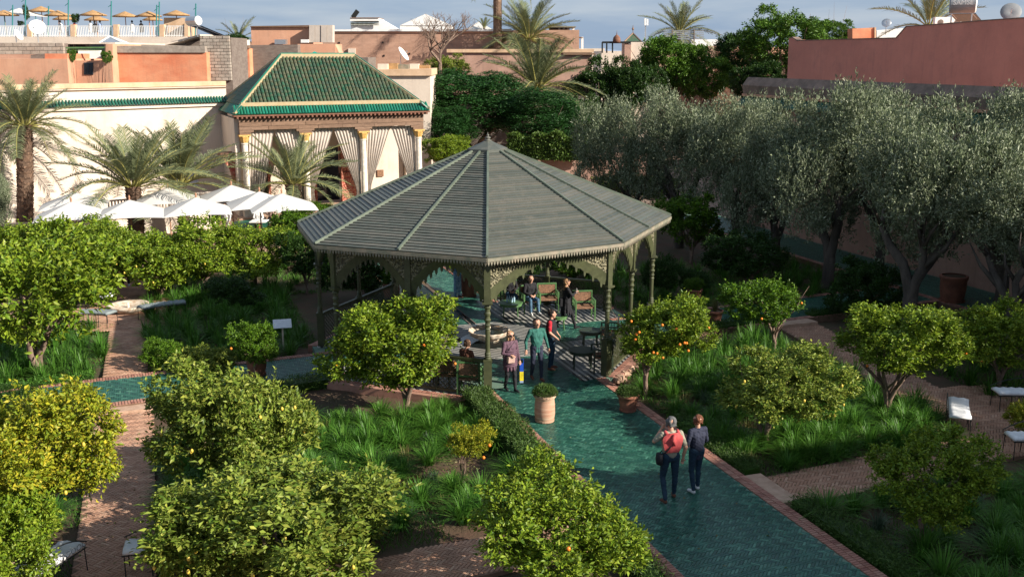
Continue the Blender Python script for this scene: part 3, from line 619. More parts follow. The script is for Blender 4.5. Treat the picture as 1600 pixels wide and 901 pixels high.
# ------------------------------------------------------------------ vegetation generators
def leafcloud(name, p, d, L, W, m, rng, fold=0.25, smooth=False):
    """folded two-triangle leaves at points p, pointing along d; arrays (N,3)"""
    N = len(p); d = d / (np.linalg.norm(d, axis=1, keepdims=True) + 1e-9)
    r = rng.normal(size=(N, 3)); r[:, 2] += 0.9
    s = np.cross(d, r); s /= (np.linalg.norm(s, axis=1, keepdims=True) + 1e-9); n = np.cross(s, d)
    k = rng.uniform(0.5, 1.3, (N, 1)) ** 0.8; l = L * k; w_ = W * k
    v = np.empty((N, 4, 3)); v[:, 0] = p; v[:, 2] = p + d * l - n * l * 0.12
    v[:, 1] = p + d * l * 0.45 + s * w_ / 2 + n * w_ * fold; v[:, 3] = p + d * l * 0.45 - s * w_ / 2 + n * w_ * fold
    me = bpy.data.meshes.new(name); me.vertices.add(4 * N); me.vertices.foreach_set('co', v.reshape(-1))
    b = np.arange(N)[:, None] * 4; f = np.concatenate([b, b + 1, b + 2, b, b + 2, b + 3], 1).reshape(-1)
    me.loops.add(6 * N); me.loops.foreach_set('vertex_index', f.astype(np.int32)); me.polygons.add(2 * N)
    me.polygons.foreach_set('loop_start', (np.arange(2 * N) * 3).astype(np.int32)); me.polygons.foreach_set('loop_total', np.full(2 * N, 3, np.int32))
    me.materials.append(m); me.update(calc_edges=True); return me
def sphere_dirs(rng, n, up=0.0):
    d = rng.normal(size=(n, 3)); d[:, 2] += up; return d / np.linalg.norm(d, axis=1, keepdims=True)
def lobes_points(rng, lobes, n, shell=(0.72, 1.04), inside_keep=0.15):
    lobes = np.array(lobes); pr = lobes[:, 3] ** 2; pr /= pr.sum(); out = []; dirs = []
    while sum(len(o) for o in out) < n:
        i = rng.choice(len(lobes), n, p=pr); d = sphere_dirs(rng, n, 0.15); r = lobes[i, 3] * rng.uniform(*shell, n) ** 1.0
        q = lobes[i, :3] + d * r[:, None]
        dist = np.linalg.norm(q[:, None] - lobes[None, :, :3], axis=2) / lobes[None, :, 3]; inn = (dist < 0.72).any(1)
        ok = ~inn | (rng.uniform(size=n) < inside_keep); out.append(q[ok]); dirs.append(d[ok])
    return np.concatenate(out)[:n], np.concatenate(dirs)[:n]
def rand_lobes(rng, k, spread, rr, flat=1.0, core=0.66):
    o = [(0, 0, 0, core)]
    for i in range(k):
        a = 2 * PI * (i + rng.uniform(-.3, .3)) / k; e = rng.uniform(-0.5, 0.85); R_ = spread * rng.uniform(0.8, 1.15)
        o.append((R_ * math.cos(a) * math.cos(e), R_ * math.sin(a) * math.cos(e), R_ * math.sin(e) * flat, rng.uniform(*rr)))
    return o
def crown(name, seed, ncl, per, cr_, L, W, m, k=9, spread=0.6, rr=(0.27, 0.44), up=0.35, flatc=1.0, sprouts=14):
    rng = np.random.default_rng(seed); lb = rand_lobes(rng, k, spread, rr)
    c, d = lobes_points(rng, lb, ncl)
    # push clump sizes about for light and dark masses, leave holes
    noise = np.sin(c[:, 0] * 7.1 + seed) * np.sin(c[:, 1] * 6.3 + 2 * seed) * np.sin(c[:, 2] * 7.7); keep = noise > -0.3; c, d = c[keep], d[keep]
    cnt = len(c); idx = np.repeat(np.arange(cnt), per)
    # twig: each clump grows along its outward direction
    tdir = d + rng.normal(size=(cnt, 3)) * 0.45; tdir[:, 2] += up; tdir /= np.linalg.norm(tdir, axis=1, keepdims=True)
    t = rng.uniform(-0.9, 1.2, len(idx)); p = c[idx] + tdir[idx] * (t * cr_)[:, None] + rng.normal(size=(len(idx), 3)) * cr_ * np.array([0.42, 0.42, 0.42 * flatc])
    ld = tdir[idx] * 0.7 + rng.normal(size=(len(idx), 3)) * 0.75
    if sprouts:
        j = rng.choice(np.where(c[:, 2] > 0.2)[0], sprouts); sp = []; sdd = []
        for q in j:
            dr = np.array([rng.normal() * .25, rng.normal() * .25, 1.0]); n_ = 16
            tt = np.linspace(0, rng.uniform(0.18, 0.36), n_); sp.append(c[q] + tt[:, None] * dr + rng.normal(size=(n_, 3)) * 0.01); sdd.append(np.tile(dr, (n_, 1)) * 0.5 + rng.normal(size=(n_, 3)) * 0.8)
        p = np.concatenate([p] + sp); ld = np.concatenate([ld] + sdd)
    return leafcloud(name, p, ld, L, W, m, rng)
def branch_mesh(name, seed, m, stems=4, h=1.0, r=0.05, spread=0.55, split=0.25, twist=0.1, crown_r=0.7):
    """trunk from z=0 to about z=h, opening into limbs; unit-ish size"""
    rng = random.Random(seed); b = MB()
    for s_ in range(stems):
        a = 2 * PI * s_ / stems + wob(rng, .5); pts = [Vector((0.3 * r * math.cos(a), 0.3 * r * math.sin(a), -0.25))]; rad = [r * 1.25]
        n = 7
        for i in range(1, n + 1):
            t = i / n; k = max(0, t - split) / (1 - split)
            pts.append(Vector((spread * k ** 1.1 * math.cos(a) + wob(rng, twist) * t, spread * k ** 1.1 * math.sin(a) + wob(rng, twist) * t, h * t))); rad.append(r * (1.1 - 0.8 * t))
        b.tube(pts, rad, 6)
        for q in range(4):
            i = rng.randint(3, n - 1); p0 = pts[i]; aa = a + wob(rng, 1.4); l = crown_r * rng.uniform(0.4, 0.8)
            p1 = p0 + Vector((math.cos(aa) * l * .6, math.sin(aa) * l * .6, l * .45)); p2 = p1 + Vector((math.cos(aa) * l * .35 + wob(rng, .08), math.sin(aa) * l * .35 + wob(rng, .08), l * .35))
            b.tube([p0, p1, p2], [rad[i] * 0.6, rad[i] * 0.4, rad[i] * 0.12], 5)
    return b.mesh(name, m, smooth=True)
CITRUS = [crown('crown', 11 + i, 560, 30, 0.085, 0.078, 0.038, M['lf_mid'], k=9 + i % 3, spread=0.7, sprouts=26) for i in range(4)]
CITRUSHD = [crown('crown', 31 + i, 850, 32, 0.080, 0.070, 0.034, M['lf_lit'], k=10, spread=0.76, rr=(0.22, 0.42), sprouts=46) for i in range(3)]
TRUNKS = [branch_mesh('trunk', 5 + i, M['bark'], stems=3 + i % 2, h=1.0, r=0.045, spread=0.42, split=0.12 + 0.12 * i) for i in range(3)]
FR = MB(); FR.lathe([(0.001, -1), (0.6, -0.8), (0.95, -0.3), (0.95, 0.3), (0.6, 0.8), (0.001, 1)], 8); FRM = FR.mesh('fruit', M['fruit'], smooth=True)
def setmat(o, m):
    o.material_slots[0].link = 'OBJECT'; o.material_slots[0].material = m
def depthof(q): return q.y * _c - (q.z - CAMH) * _s
def cit_tree(base, cen, rad, var, m, label, fruit=0, fm='fruit', seed=0, name='citrus_tree', cat='tree', group='citrus trees in the garden beds', hd=False, zb=-0.2, tr=True, trm=None):
    B = G(base[0], base[1], zb); C0 = AT(cen[0], cen[1], B.y); D = depthof(C0); th = math.atan2(CAMH - C0.z, C0.y)
    rx = rad[0] * D / FPX; ap_ = rad[1] * D / FPX
    rz = math.sqrt(max(ap_ ** 2 - (rx * math.sin(th)) ** 2, 0.35 * ap_ ** 2)) / math.cos(th)
    t = empty(name, tuple(B), label, cat, group)
    c = link('crown', (CITRUSHD if hd else CITRUS)[var], t, C0 - B, rz=seed * 1.7); c.scale = (rx * 0.98, rx * 0.98, rz); setmat(c, m)
    if tr:
        k = link('trunk', TRUNKS[seed % 3], t, (0, 0, 0), rz=seed); h = max(C0.z - B.z, 0.4); k.scale = (rx * 0.95, rx * 0.95, h); 
        if trm: setmat(k, trm)
    rng = random.Random(seed + 77)
    for i in range(fruit):
        a = rng.uniform(-2.9, -0.2); e = rng.uniform(-0.5, 0.5); o = link('orange' if fm == 'fruit' else 'lemon', FRM, t, (C0 - B) + Vector((math.cos(a) * math.cos(e) * rx * .93, math.sin(a) * math.cos(e) * rx * .93, math.sin(e) * rz * .93))); o.scale = (0.037,) * 3 if fm == 'fruit' else (0.03, 0.03, 0.042); setmat(o, M[fm])
    return t
Y_, LM, MD, DK, LT = M['lf_yellow'], M['lf_lemon'], M['lf_mid'], M['lf_dark'], M['lf_lit']
# foreground, left
cit_tree((20, 905), (45, 700), (128, 118), 0, Y_, 'yellowing citrus tree beside the left brick path', 3, 'lemonf', 1, hd=True)
cit_tree((-60, 960), (5, 850), (105, 105), 1, LT, 'lime green citrus tree hanging over the white bench in the lower left corner', 2, 'lemonf', 2, hd=True)
cit_tree((362, 780), (372, 666), (128, 118), 2, LM, 'dense pale lemon tree right of the left brick path, below the left tiled path', 9, 'lemonf', 3, hd=True)
cit_tree((460, 905), (432, 805), (192, 128), 0, LM, 'widest pale lemon tree at the bottom edge, covering the cross brick path', 9, 'lemonf', 4, hd=True)
cit_tree((300, 935), (330, 860), (95, 95), 1, LM, 'low pale lemon tree behind the white cushion at the bottom edge', 4, 'lemonf', 5, hd=True)
cit_tree((870, 930), (880, 830), (140, 112), 2, LT, 'bushy bright green orange tree at the bottom edge, beside the main tiled path', 1, 'fruit', 6, hd=True)
# round the pavilion
cit_tree((636, 645), (612, 548), (112, 86), 1, LT, 'round orange tree with forked pale trunk in front of the left railing of the pavilion', 4, 'fruit', 7, hd=True)
cit_tree((1008, 620), (1038, 515), (76, 62), 2, LT, 'orange tree hung with ripe fruit outside the right railing of the pavilion', 16, 'fruit', 8, hd=True)
cit_tree((1195, 695), (1228, 603), (100, 70), 0, LM, 'sparse greyish lemon tree in the grass bed behind the two walkers', 6, 'lemonf', 9, hd=True)
cit_tree((1385, 655), (1410, 538), (100, 68), 1, LT, 'sunlit yellow green orange tree above the right brick path', 2, 'fruit', 10, hd=True)
cit_tree((1208, 560), (1192, 472), (64, 45), 0, MD, 'small orange tree in front of the right tiled path, behind the potted grass', 2, 'fruit', 11)
cit_tree((1440, 860), (1455, 745), (95, 84), 2, LT, 'shaded citrus tree at the lower right between two brick paths', 0, 'fruit', 12, hd=True)
cit_tree((1560, 610), (1560, 530), (75, 62), 1, LT, 'shaded citrus tree at the right edge above the white benches', 1, 'fruit', 13)
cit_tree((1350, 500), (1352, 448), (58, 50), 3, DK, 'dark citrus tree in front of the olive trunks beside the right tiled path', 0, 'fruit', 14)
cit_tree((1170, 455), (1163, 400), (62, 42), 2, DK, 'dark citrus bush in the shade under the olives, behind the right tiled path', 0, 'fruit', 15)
cit_tree((1080, 410), (1075, 345), (58, 52), 3, MD, 'citrus tree directly behind the right corner of the pavilion roof', 0, 'fruit', 16)
cit_tree((985, 350), (985, 295), (70, 32), 0, LT, 'citrus tree behind the right slope of the pavilion roof', 0, 'fruit', 17)
cit_tree((1090, 470), (1088, 440), (28, 20), 1, DK, 'small dark shrub in shade beyond the potted grass', 0, 'fruit', 18, name='garden_shrub', cat='shrub', group='low shrubs', tr=False)
cit_tree((1040, 470), (1038, 428), (32, 32), 2, DK, 'dark bush right of the farthest pavilion column', 0, 'fruit', 19, name='garden_shrub', cat='shrub', group='low shrubs', tr=False)
cit_tree((1600, 690), (1605, 655), (36, 34), 0, Y_, 'small shrub with yellow flowers beside the bench at the right edge', 0, 'fruit', 20, name='garden_shrub', cat='shrub', group='low shrubs')
# left group
cit_tree((62, 590), (60, 458), (138, 118), 3, LT, 'large green citrus tree with forked trunk left of the far left brick path', 1, 'fruit', 21, hd=False)
cit_tree((110, 450), (112, 388), (88, 54), 2, LT, 'lime green citrus tree in front of the leftmost parasols', 0, 'fruit', 22)
cit_tree((20, 450), (5, 400), (70, 55), 1, LT, 'lime green citrus tree at the left edge below the tall palm', 0, 'fruit', 23)
cit_tree((250, 470), (245, 410), (80, 60), 0, LT, 'citrus tree with yellow fruit over the bench beside the stone basin', 9, 'lemonf', 24)
cit_tree((320, 462), (318, 394), (72, 54), 1, LT, 'lime green citrus tree in front of the middle parasols, second from the pavilion', 3, 'lemonf', 25)
cit_tree((400, 455), (405, 392), (64, 50), 3, LT, 'lime green citrus tree in front of the rightmost parasol', 0, 'fruit', 26)
cit_tree((165, 470), (182, 398), (64, 54), 2, LT, 'lime green citrus tree half hiding a visitor on the far brick path', 0, 'fruit', 27)
cit_tree((462, 420), (458, 357), (42, 38), 0, MD, 'dark green round citrus tree beside the left tip of the pavilion roof', 0, 'fruit', 28)
cit_tree((500, 360), (495, 330), (30, 15), 1, MD, 'low green bush behind the left eave of the pavilion', 0, 'fruit', 29, name='garden_shrub', cat='shrub', group='low shrubs')
cit_tree((400, 600), (395, 538), (44, 40), 1, MD, 'citrus tree in a terracotta pot beside the left tiled path', 1, 'fruit', 30)
cit_tree((256, 578), (256, 552), (36, 28), 2, MD, 'rounded green shrub right of the far left brick path', 0, 'fruit', 31, name='garden_shrub', cat='shrub', group='low shrubs', tr=False)
cit_tree((330, 590), (318, 568), (50, 36), 0, LM, 'pale leaved shrub between the left tiled path and the lemon trees', 0, 'fruit', 32, name='garden_shrub', cat='shrub', group='low shrubs', tr=False)
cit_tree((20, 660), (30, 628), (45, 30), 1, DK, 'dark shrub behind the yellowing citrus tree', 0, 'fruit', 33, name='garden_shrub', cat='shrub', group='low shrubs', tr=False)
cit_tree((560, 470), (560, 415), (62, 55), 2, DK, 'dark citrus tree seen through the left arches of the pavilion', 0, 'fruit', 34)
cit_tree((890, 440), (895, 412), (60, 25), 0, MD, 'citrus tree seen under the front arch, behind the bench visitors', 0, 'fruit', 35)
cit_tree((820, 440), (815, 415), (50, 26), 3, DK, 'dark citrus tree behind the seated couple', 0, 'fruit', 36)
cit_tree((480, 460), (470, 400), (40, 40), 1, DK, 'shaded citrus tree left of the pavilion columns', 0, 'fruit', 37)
cit_tree((330, 520), (360, 455), (45, 30), 3, DK, 'shaded bush between the dark bench and the lime trees', 0, 'fruit', 38, name='garden_shrub', cat='shrub', group='low shrubs', tr=False)
# small thin yellow tree
tt = cit_tree((724, 762), (738, 690), (38, 36), 3, Y_, 'thin young citrus tree with sparse yellow leaves amid the grass clumps', 2, 'fruit', 39)
# ------------------------------------------------------------------ olives
def olive_crown(seed, ntw=4300, per=14):
    rng = np.random.default_rng(seed); lb = [(0, 0, 0, 0.5)]
    for i in range(11):
        a = 2 * PI * i / 11 * 1.7 + rng.uniform(-.4, .4); e = rng.uniform(-0.6, 0.9); R_ = 0.66 * rng.uniform(.8, 1.15); lb.append((R_ * math.cos(a) * math.cos(e), R_ * math.sin(a) * math.cos(e), R_ * math.sin(e), rng.uniform(.25, .42)))
    c, d = lobes_points(rng, lb, ntw, (0.6, 1.02), 0.3); nz_ = np.sin(c[:, 0] * 8 + seed) * np.sin(c[:, 1] * 7 + seed * 2) * np.sin(c[:, 2] * 9); kk = nz_ > -0.22; c, d = c[kk], d[kk]; ntw = len(c); td = d * 0.45 + rng.normal(size=c.shape) * 0.3; td[:, 2] += 0.75
    td /= np.linalg.norm(td, axis=1, keepdims=True); ln = rng.uniform(0.1, 0.26, ntw)
    idx = np.repeat(np.arange(ntw), per); t = rng.uniform(0, 1, len(idx)) * ln[idx]
    p = c[idx] + td[idx] * t[:, None] + rng.normal(size=(len(idx), 3)) * 0.013
    return leafcloud('crown', p, td[idx] * 0.8 + rng.normal(size=(len(idx), 3)) * 0.55, 0.042, 0.014, M['lf_olive'], rng)
OLIVE = [olive_crown(s) for s in (1, 2, 3)]
OTR = [branch_mesh('trunk', 60 + i, M['olivebark'], stems=3, h=1.0, r=0.085, spread=0.42, split=0.32, twist=0.09) for i in range(2)]
def olive(base, cen, rad, var, label, seed, Yd=None):
    B = G(base[0], base[1], -0.15)
    C0 = AT(cen[0], cen[1], B.y); D = depthof(C0); th = math.atan2(CAMH - C0.z, C0.y)
    rx = rad[0] * D / FPX * 1.2; rz = rad[1] * D / FPX / math.cos(th) * 1.34; C0.z -= .2 * rz
    t = empty('olive_tree', tuple(B), label, 'olive tree', 'olive trees along the right wall')
    c = link('crown', OLIVE[var], t, C0 - B, rz=seed * 1.3); c.scale = (rx, rx * 0.95, rz)
    k = link('trunk', OTR[seed % 2], t, (0, 0, 0), rz=seed * 2.1); k.scale = (rx * .95, rx * .95, (C0.z - B.z) * 0.95)
olive((985, 372), (962, 232), (62, 80), 0, 'farthest silvery olive tree, next to the date palm and ivy wall', 1)
olive((1060, 385), (1052, 225), (72, 90), 1, 'silvery olive tree second from the far end of the row', 2)
olive((1150, 400), (1150, 235), (76, 92), 2, 'silvery olive tree behind the right corner of the pavilion roof, third of the row', 3)
olive((1210, 420), (1205, 265), (66, 105), 1, 'narrow shaded olive tree between two broader crowns', 7)
olive((1293, 450), (1288, 250), (96, 122), 0, 'tall silvery olive tree with thick trunk beside the right tiled path', 4)
olive((1372, 445), (1385, 225), (80, 95), 2, 'silvery olive tree against the brown parapet, behind the big pot', 5)
olive((1418, 520), (1460, 285), (118, 135), 1, 'spreading olive tree with dark forked trunk beside the big pot', 6)
olive((1560, 500), (1590, 255), (110, 120), 0, 'silvery olive tree cut by the right edge', 8)
olive((1570, 560), (1630, 350), (110, 90), 2, 'dark low olive crown at the right edge', 9)
# further olives stand along the wall beyond the right edge; they and the wall shade the near right beds
for i, (u, v, k_) in enumerate([(6, 18.6, .8), (10, 18.6, .8), (14, 18.4, .82), (18.5, 18.4, .82), (23.5, 18.3, .92), (28, 18.3, .95)]):
    q = P(u, v, -0.15); t = empty('olive_tree', tuple(q), ['olive tree just beyond the right edge, next after the lowest crown', 'olive tree beyond the right edge, second unseen', 'olive tree beyond the right edge, third unseen', 'olive tree beyond the right edge, fourth unseen', 'tallest unseen olive tree beyond the right edge', 'last unseen olive tree beyond the right edge'][i], 'olive tree', 'olive trees beyond the picture edge')
    c = link('crown', OLIVE[i % 3], t, (0, 0, 5.6 * k_), rz=i); c.scale = (3.1 * k_, 3.1 * k_, 3.3 * k_)
    k = link('trunk', OTR[i % 2], t, (0, 0, 0), rz=i * 2.1); k.scale = (2.6, 2.6, 4.8 * k_)
# ------------------------------------------------------------------ palms
def frond(seed, n=52, droop=0.55, L=1.0):
    rng = random.Random(seed); b = MB(); pts = []
    for i in range(13):
        t = i / 12; pts.append(Vector((t * (1 - 0.12 * droop * t), 0, 0.02 - droop * t ** 2.2)))
    b.m = 0; b.tube(pts, [0.011 * (1 - 0.8 * i / 12) + 0.001 for i in range(13)], 4); b.m = 1
    for i in range(n):
        t = 0.16 + 0.84 * i / (n - 1); k = t * 12; j = min(int(k), 11); p = pts[j].lerp(pts[j + 1], k - j); tan = (pts[j + 1] - pts[j]).normalized()
        ll = 0.21 * (math.sin(PI * min(1, (t - 0.08) * 0.98)) ** 0.6 * 0.85 + 0.12)
        for sgn in (1, -1):
            d = (tan * rng.uniform(.75, 1.0) + Vector((0, sgn * 0.75, 0)) + Vector((wob(rng, .08), 0, rng.uniform(0.12, 0.45)))).normalized()
            l = ll * rng.uniform(.85, 1.1); q = p + d * l * 0.55; e = p + d * l + Vector((0, 0, -0.22 * l * rng.uniform(.3, 1.4))); sw = tan * 0.0115
            b.add([p - sw * .5, p + sw * .5, q + sw * .6, q - sw * .6, e], [(0, 1, 2, 3), (3, 2, 4)])
    return b.mesh('frond', [M['rachis'], M['lf_palm']])
FROND = [frond(1, droop=0.35), frond(2, droop=0.62), frond(3, droop=0.2), frond(4, droop=0.85)]
def palm_trunk(seed, h, r0, r1, lean=0.0, rough=1.0):
    rng = random.Random(seed); b = MB(); pts = []; rad = []; n = 12; ph = rng.uniform(0, 6)
    for i in range(n + 1):
        t = i / n; pts.append(Vector((lean * math.sin(t * 3 + ph) * 0.25 - lean * 0.25 * math.sin(ph), lean * 0.15 * math.sin(t * 4), h * t - 0.2 * (1 - t)))); rad.append((r0 + (r1 - r0) * t) * 0.82)
    b.tube(pts, rad, 10); rows = int(h / 0.13)
    for i in range(rows):
        t = (i + 0.5) / rows; k = t * n; j = min(int(k), n - 1); p = pts[j].lerp(pts[j + 1], k - j); r = r0 + (r1 - r0) * t
        for q in range(9):
            a = 2 * PI * (q + 0.5 * (i % 2)) / 9 + wob(rng, .15); o = Vector((math.cos(a), math.sin(a), 0)); s_ = Vector((-o.y, o.x, 0)); bse = p + o * r * 0.78; z = rng.uniform(.07, .13) * rough; out = rng.uniform(.04, .10) * rough * (0.6 + t * 0.6)
            b.add([bse - s_ * r * .36 + Vector((0, 0, -.05)), bse + s_ * r * .36 + Vector((0, 0, -.05)), bse + o * out + s_ * r * .2 + Vector((0, 0, z)), bse + o * out - s_ * r * .2 + Vector((0, 0, z)), bse + Vector((0, 0, z * .8)) - o * 0.02], [(0, 1, 2, 3), (3, 2, 4), (0, 3, 4), (1, 4, 2)])
    return b, pts[-1]
def palm(base, top, flen, nf, label, seed, r=0.24, Yd=None, rough=1.0, emin=-0.35, emax=1.45, lean=0.6, trunk=True, z0=-0.1):
    B = G(base[0], base[1], z0) if Yd is None else AT(base[0], base[1], Yd)
    T = AT(top[0], top[1], B.y); h = T.z - B.z
    t = empty('date_palm', tuple(B), label, 'palm tree', 'palm trees')
    tb, tp = palm_trunk(seed, h, r * 1.1, r, lean=lean * 0.3, rough=rough); dx = T.x - B.x; tb.V = [(x + dx * (z / h), y, z) for x, y, z in tb.V]
    me = tb.mesh('trunk', M['palmbark']); link('trunk', me, t); rng = random.Random(seed); tip = tp + Vector((dx, 0, -0.1))
    for i in range(nf):
        k = (i + 0.5) / nf; el = emin + (emax - emin) * k ** 0.75; a = i * 2.39996 + wob(rng, .25)
        v = 3 if el < 0.1 else (1 if el < 0.6 else (0 if el < 1.05 else 2)); o = link('frond', FROND[v if rng.random() < .8 else rng.randint(0, 2)], t, tip + Vector((math.cos(a) * r * .5, math.sin(a) * r * .5, 0)))
        s = flen * rng.uniform(.8, 1.08) * (0.8 if el > 1.2 else 1); o.scale = (s, s, s); o.rotation_euler = (wob(rng, .3), -el, a)
    return t
palm((38, 366), (40, 196), 3.2, 46, 'tall date palm with rough thick trunk left of all parasols', 1, r=0.42)
palm((214, 392), (206, 292), 3.5, 44, 'low date palm with widest spreading fronds behind the front parasols', 2, r=0.38, emin=0.25)
palm((290, 372), (284, 290), 3.9, 38, 'date palm in front of the shaded wall, just right of the widest palm', 3, r=0.3, emin=0.25)
palm((464, 350), (461, 288), 3.3, 34, 'short date palm in front of the curtained building', 4, r=0.42, rough=1.4, emin=0.0)
palm((838, 262), (838, 140), 5.0, 46, 'date palm above the ivy wall behind the pavilion', 5, r=0.36, emin=-0.1)
palm((826, 240), (824, 62), 4.5, 44, 'tall date palm with crown against the sky', 6, r=0.36, emin=-0.35)
palm((778, 240), (779, -70), 4.5, 36, 'very tall palm of which only the bare trunk shows', 7, r=0.45, rough=0.35)
palm((722, 246), (722, 216), 2.0, 12, 'young palm behind the top of the pavilion roof', 8, r=0.2, emin=0.7)
palm((1062, 120), (1062, 52), 5.0, 34, 'distant palm crown on the skyline behind the bright green tree', 9, r=0.3, Yd=130)
palm((372, 90), (372, 62), 3.0, 18, 'small distant palm on the roofline left of the pink rooftop room', 10, r=0.2, Yd=120)
palm((1452, 60), (1452, 42), 4.4, 16, 'palm fronds poking over the red wall', 11, r=0.2, Yd=75, emin=0.1)
palm((757, 60), (757, 44), 1.6, 14, 'small spiky rooftop plant left of the bare palm trunk', 12, r=0.1, Yd=118, emin=0.9)
# ------------------------------------------------------------------ background broadleaf trees
def big_crown(seed, m, ncl=1100, per=28, cr_=0.06, L=0.055, W=0.030, flat=1.0, k=16, up=0.1):
    return crown('crown', seed, ncl, per, cr_, L, W, m, k=k, spread=0.62, rr=(0.2, 0.4), up=up, flatc=flat, sprouts=0)
BIG = [big_crown(101, M['lf_tree']), big_crown(102, M['lf_tree'])]
def layered(seed, n=1100, per=44):
    rng = np.random.default_rng(seed); lb = rand_lobes(rng, 14, 0.6, (0.22, 0.42)); c, d = lobes_points(rng, lb, n)
    idx = np.repeat(np.arange(n), per); a = rng.uniform(0, 2 * PI, n); ax = np.stack([np.cos(a), np.sin(a), rng.uniform(-.25, .1, n)], 1); t = rng.uniform(-1, 1, len(idx)); sp = rng.normal(size=(len(idx), 3)) * np.array([.045, .045, .012])
    p = c[idx] + ax[idx] * (t * 0.13)[:, None] + sp - np.array([0, 0, 0.06]) * (t ** 2)[:, None]
    ld = rng.normal(size=(len(idx), 3)) * np.array([1, 1, .25]); return leafcloud('crown', p, ld, 0.046, 0.02, M['lf_poin'], rng)
POIN = [layered(5), layered(6)]
BTR = branch_mesh('trunk', 90, M['bark'], stems=4, h=1.0, r=0.04, spread=0.45, split=0.3)
def bigtree(cx, cy, rx, ry, Yd, me, m, label, seed, name='broadleaf_tree', grp='trees behind the garden'):
    C0 = AT(cx, cy, Yd); D = depthof(C0); t = empty(name, (C0.x, C0.y, -0.2), label, 'tree', grp)
    r1, r2 = rx * D / FPX * 1.15, ry * D / FPX * 1.1
    c = link('crown', me, t, (0, 0, C0.z + 0.2), rz=seed * 1.1); c.scale = (r1, r1 * 0.9, r2)
    if m: setmat(c, m)
    k = link('trunk', BTR, t, (0, 0, 0), rz=seed); k.scale = (r1 * 1.1, r1 * 1.1, C0.z)
bigtree(740, 168, 92, 62, 76, POIN[0], None, 'dark feathery tree between the curtained building and the date palm', 1, 'feathery_tree')
bigtree(690, 200, 56, 46, 72, POIN[1], None, 'dark feathery foliage beside the right corner of the curtained building', 2, 'feathery_tree')
bigtree(842, 182, 72, 50, 74, POIN[1], None, 'dark feathery tree under the lower date palm', 3, 'feathery_tree')
bigtree(700, 235, 44, 28, 68, BIG[0], M['lf_lit'], 'bright green bush left of the pavilion roof tip', 4, 'large_bush')
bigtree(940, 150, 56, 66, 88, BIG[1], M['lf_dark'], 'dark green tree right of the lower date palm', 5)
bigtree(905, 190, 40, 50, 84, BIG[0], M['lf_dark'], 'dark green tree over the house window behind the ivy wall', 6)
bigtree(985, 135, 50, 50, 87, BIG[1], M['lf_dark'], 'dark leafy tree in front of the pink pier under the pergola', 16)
bigtree(1040, 105, 60, 56, 92, BIG[0], M['lf_tree'], 'bright green broadleaf tree right of the rooftop pergola', 7)
bigtree(1095, 118, 54, 50, 94, BIG[1], M['lf_tree'], 'green broadleaf tree left of the tallest round tree', 8)
bigtree(1160, 98, 48, 56, 96, BIG[0], M['lf_dark'], 'sparse dark tree with dull pink blossom haze', 12)
bigtree(1228, 66, 72, 62, 90, BIG[1], M['lf_tree'], 'largest bright green tree rising above the skyline beside the red wall', 9)
bigtree(1190, 130, 50, 40, 86, BIG[0], M['lf_dark'], 'dark tree under the largest skyline tree', 10)
bigtree(1305, 50, 28, 22, 98, BIG[0], M['lf_tree'], 'small green crown just above the low end of the red wall', 11)
bigtree(700, 108, 34, 26, 82, BIG[1], M['lf_lemon'], 'sparse yellow green foliage under the leafless branches', 13)
bigtree(370, 62, 18, 12, 118, BIG[1], M['lf_dark'], 'small dark rooftop bush beside the block wall', 14, 'large_bush')
bigtree(-10, 320, 28, 50, 47, OLIVE[0], None, 'olive crown at the left edge below the tall palm', 15, 'olive_bush')
# ivy hedge at the rear
def leafbox(name, a, b, w, h, n, L, W, m, z0=-0.1, seed=1, upb=0.5, parent=None, sides=True):
    rng = np.random.default_rng(seed); a = np.array(a); b = np.array(b); t = rng.uniform(0, 1, n); s = rng.uniform(-1, 1, n); f = rng.uniform(size=n)
    z = np.where(f < 0.5, 1.0, rng.uniform(0, 1, n)); s = np.where(f < 0.5, s, np.sign(s) * 1.0)
    d = (b - a)[:2]; ln = np.linalg.norm(d); d = d / ln; nn = np.array([d[1], -d[0]])
    wav = 1 + 0.16 * np.sin(t * ln * 3.1 + seed) * np.sin(t * ln * 1.3); p = np.zeros((n, 3))
    p[:, :2] = a[:2] + d * (t * ln)[:, None] + nn * (s * w / 2 * wav)[:, None]; p[:, 2] = z0 + z * h * wav; p += rng.normal(size=(n, 3)) * 0.035
    ld = rng.normal(size=(n, 3)) * 0.7; ld[:, :2] += nn * s[:, None] * 0.5; ld[:, 2] += upb
    return leafcloud(name, p, ld, L, W, m, rng)
def hedge(name, a, b, w, h, n, L, W, m, label, seed, z0=-0.2, cat='hedge', grp=None, upb=0.5):
    me = leafbox('foliage', a, b, w, h, n, L, W, m, z0, seed, upb); t = empty(name, (a[0], a[1], z0), label, cat, grp)
    me.transform(Matrix.Translation((-a[0], -a[1], -z0))); link('foliage', me, t)
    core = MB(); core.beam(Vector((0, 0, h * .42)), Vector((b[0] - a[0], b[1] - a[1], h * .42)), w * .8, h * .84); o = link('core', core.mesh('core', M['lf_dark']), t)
hedge('ivy_wall_hedge', AT(795, 232, 70), AT(918, 232, 69), 1.0, 1.6, 9000, 0.16, 0.12, M['lf_ivy'], 'clipped ivy covered wall behind the pavilion roof', 1, z0=AT(860, 248, 70).z, upb=0)
hedge('rosemary_hedge', P(5.3, -2.1), P(11.2, -2.1), 0.65, 0.52, 15000, 0.09, 0.016, M['lf_rose'], 'long low rosemary hedge along the left border of the main path', 2)
hedge('rosemary_hedge', P(8.3, 2.2), P(11.7, 2.25), 0.45, 0.26, 4500, 0.09, 0.016, M['lf_rose'], 'low rosemary edging beside the walkers on the right border', 3)
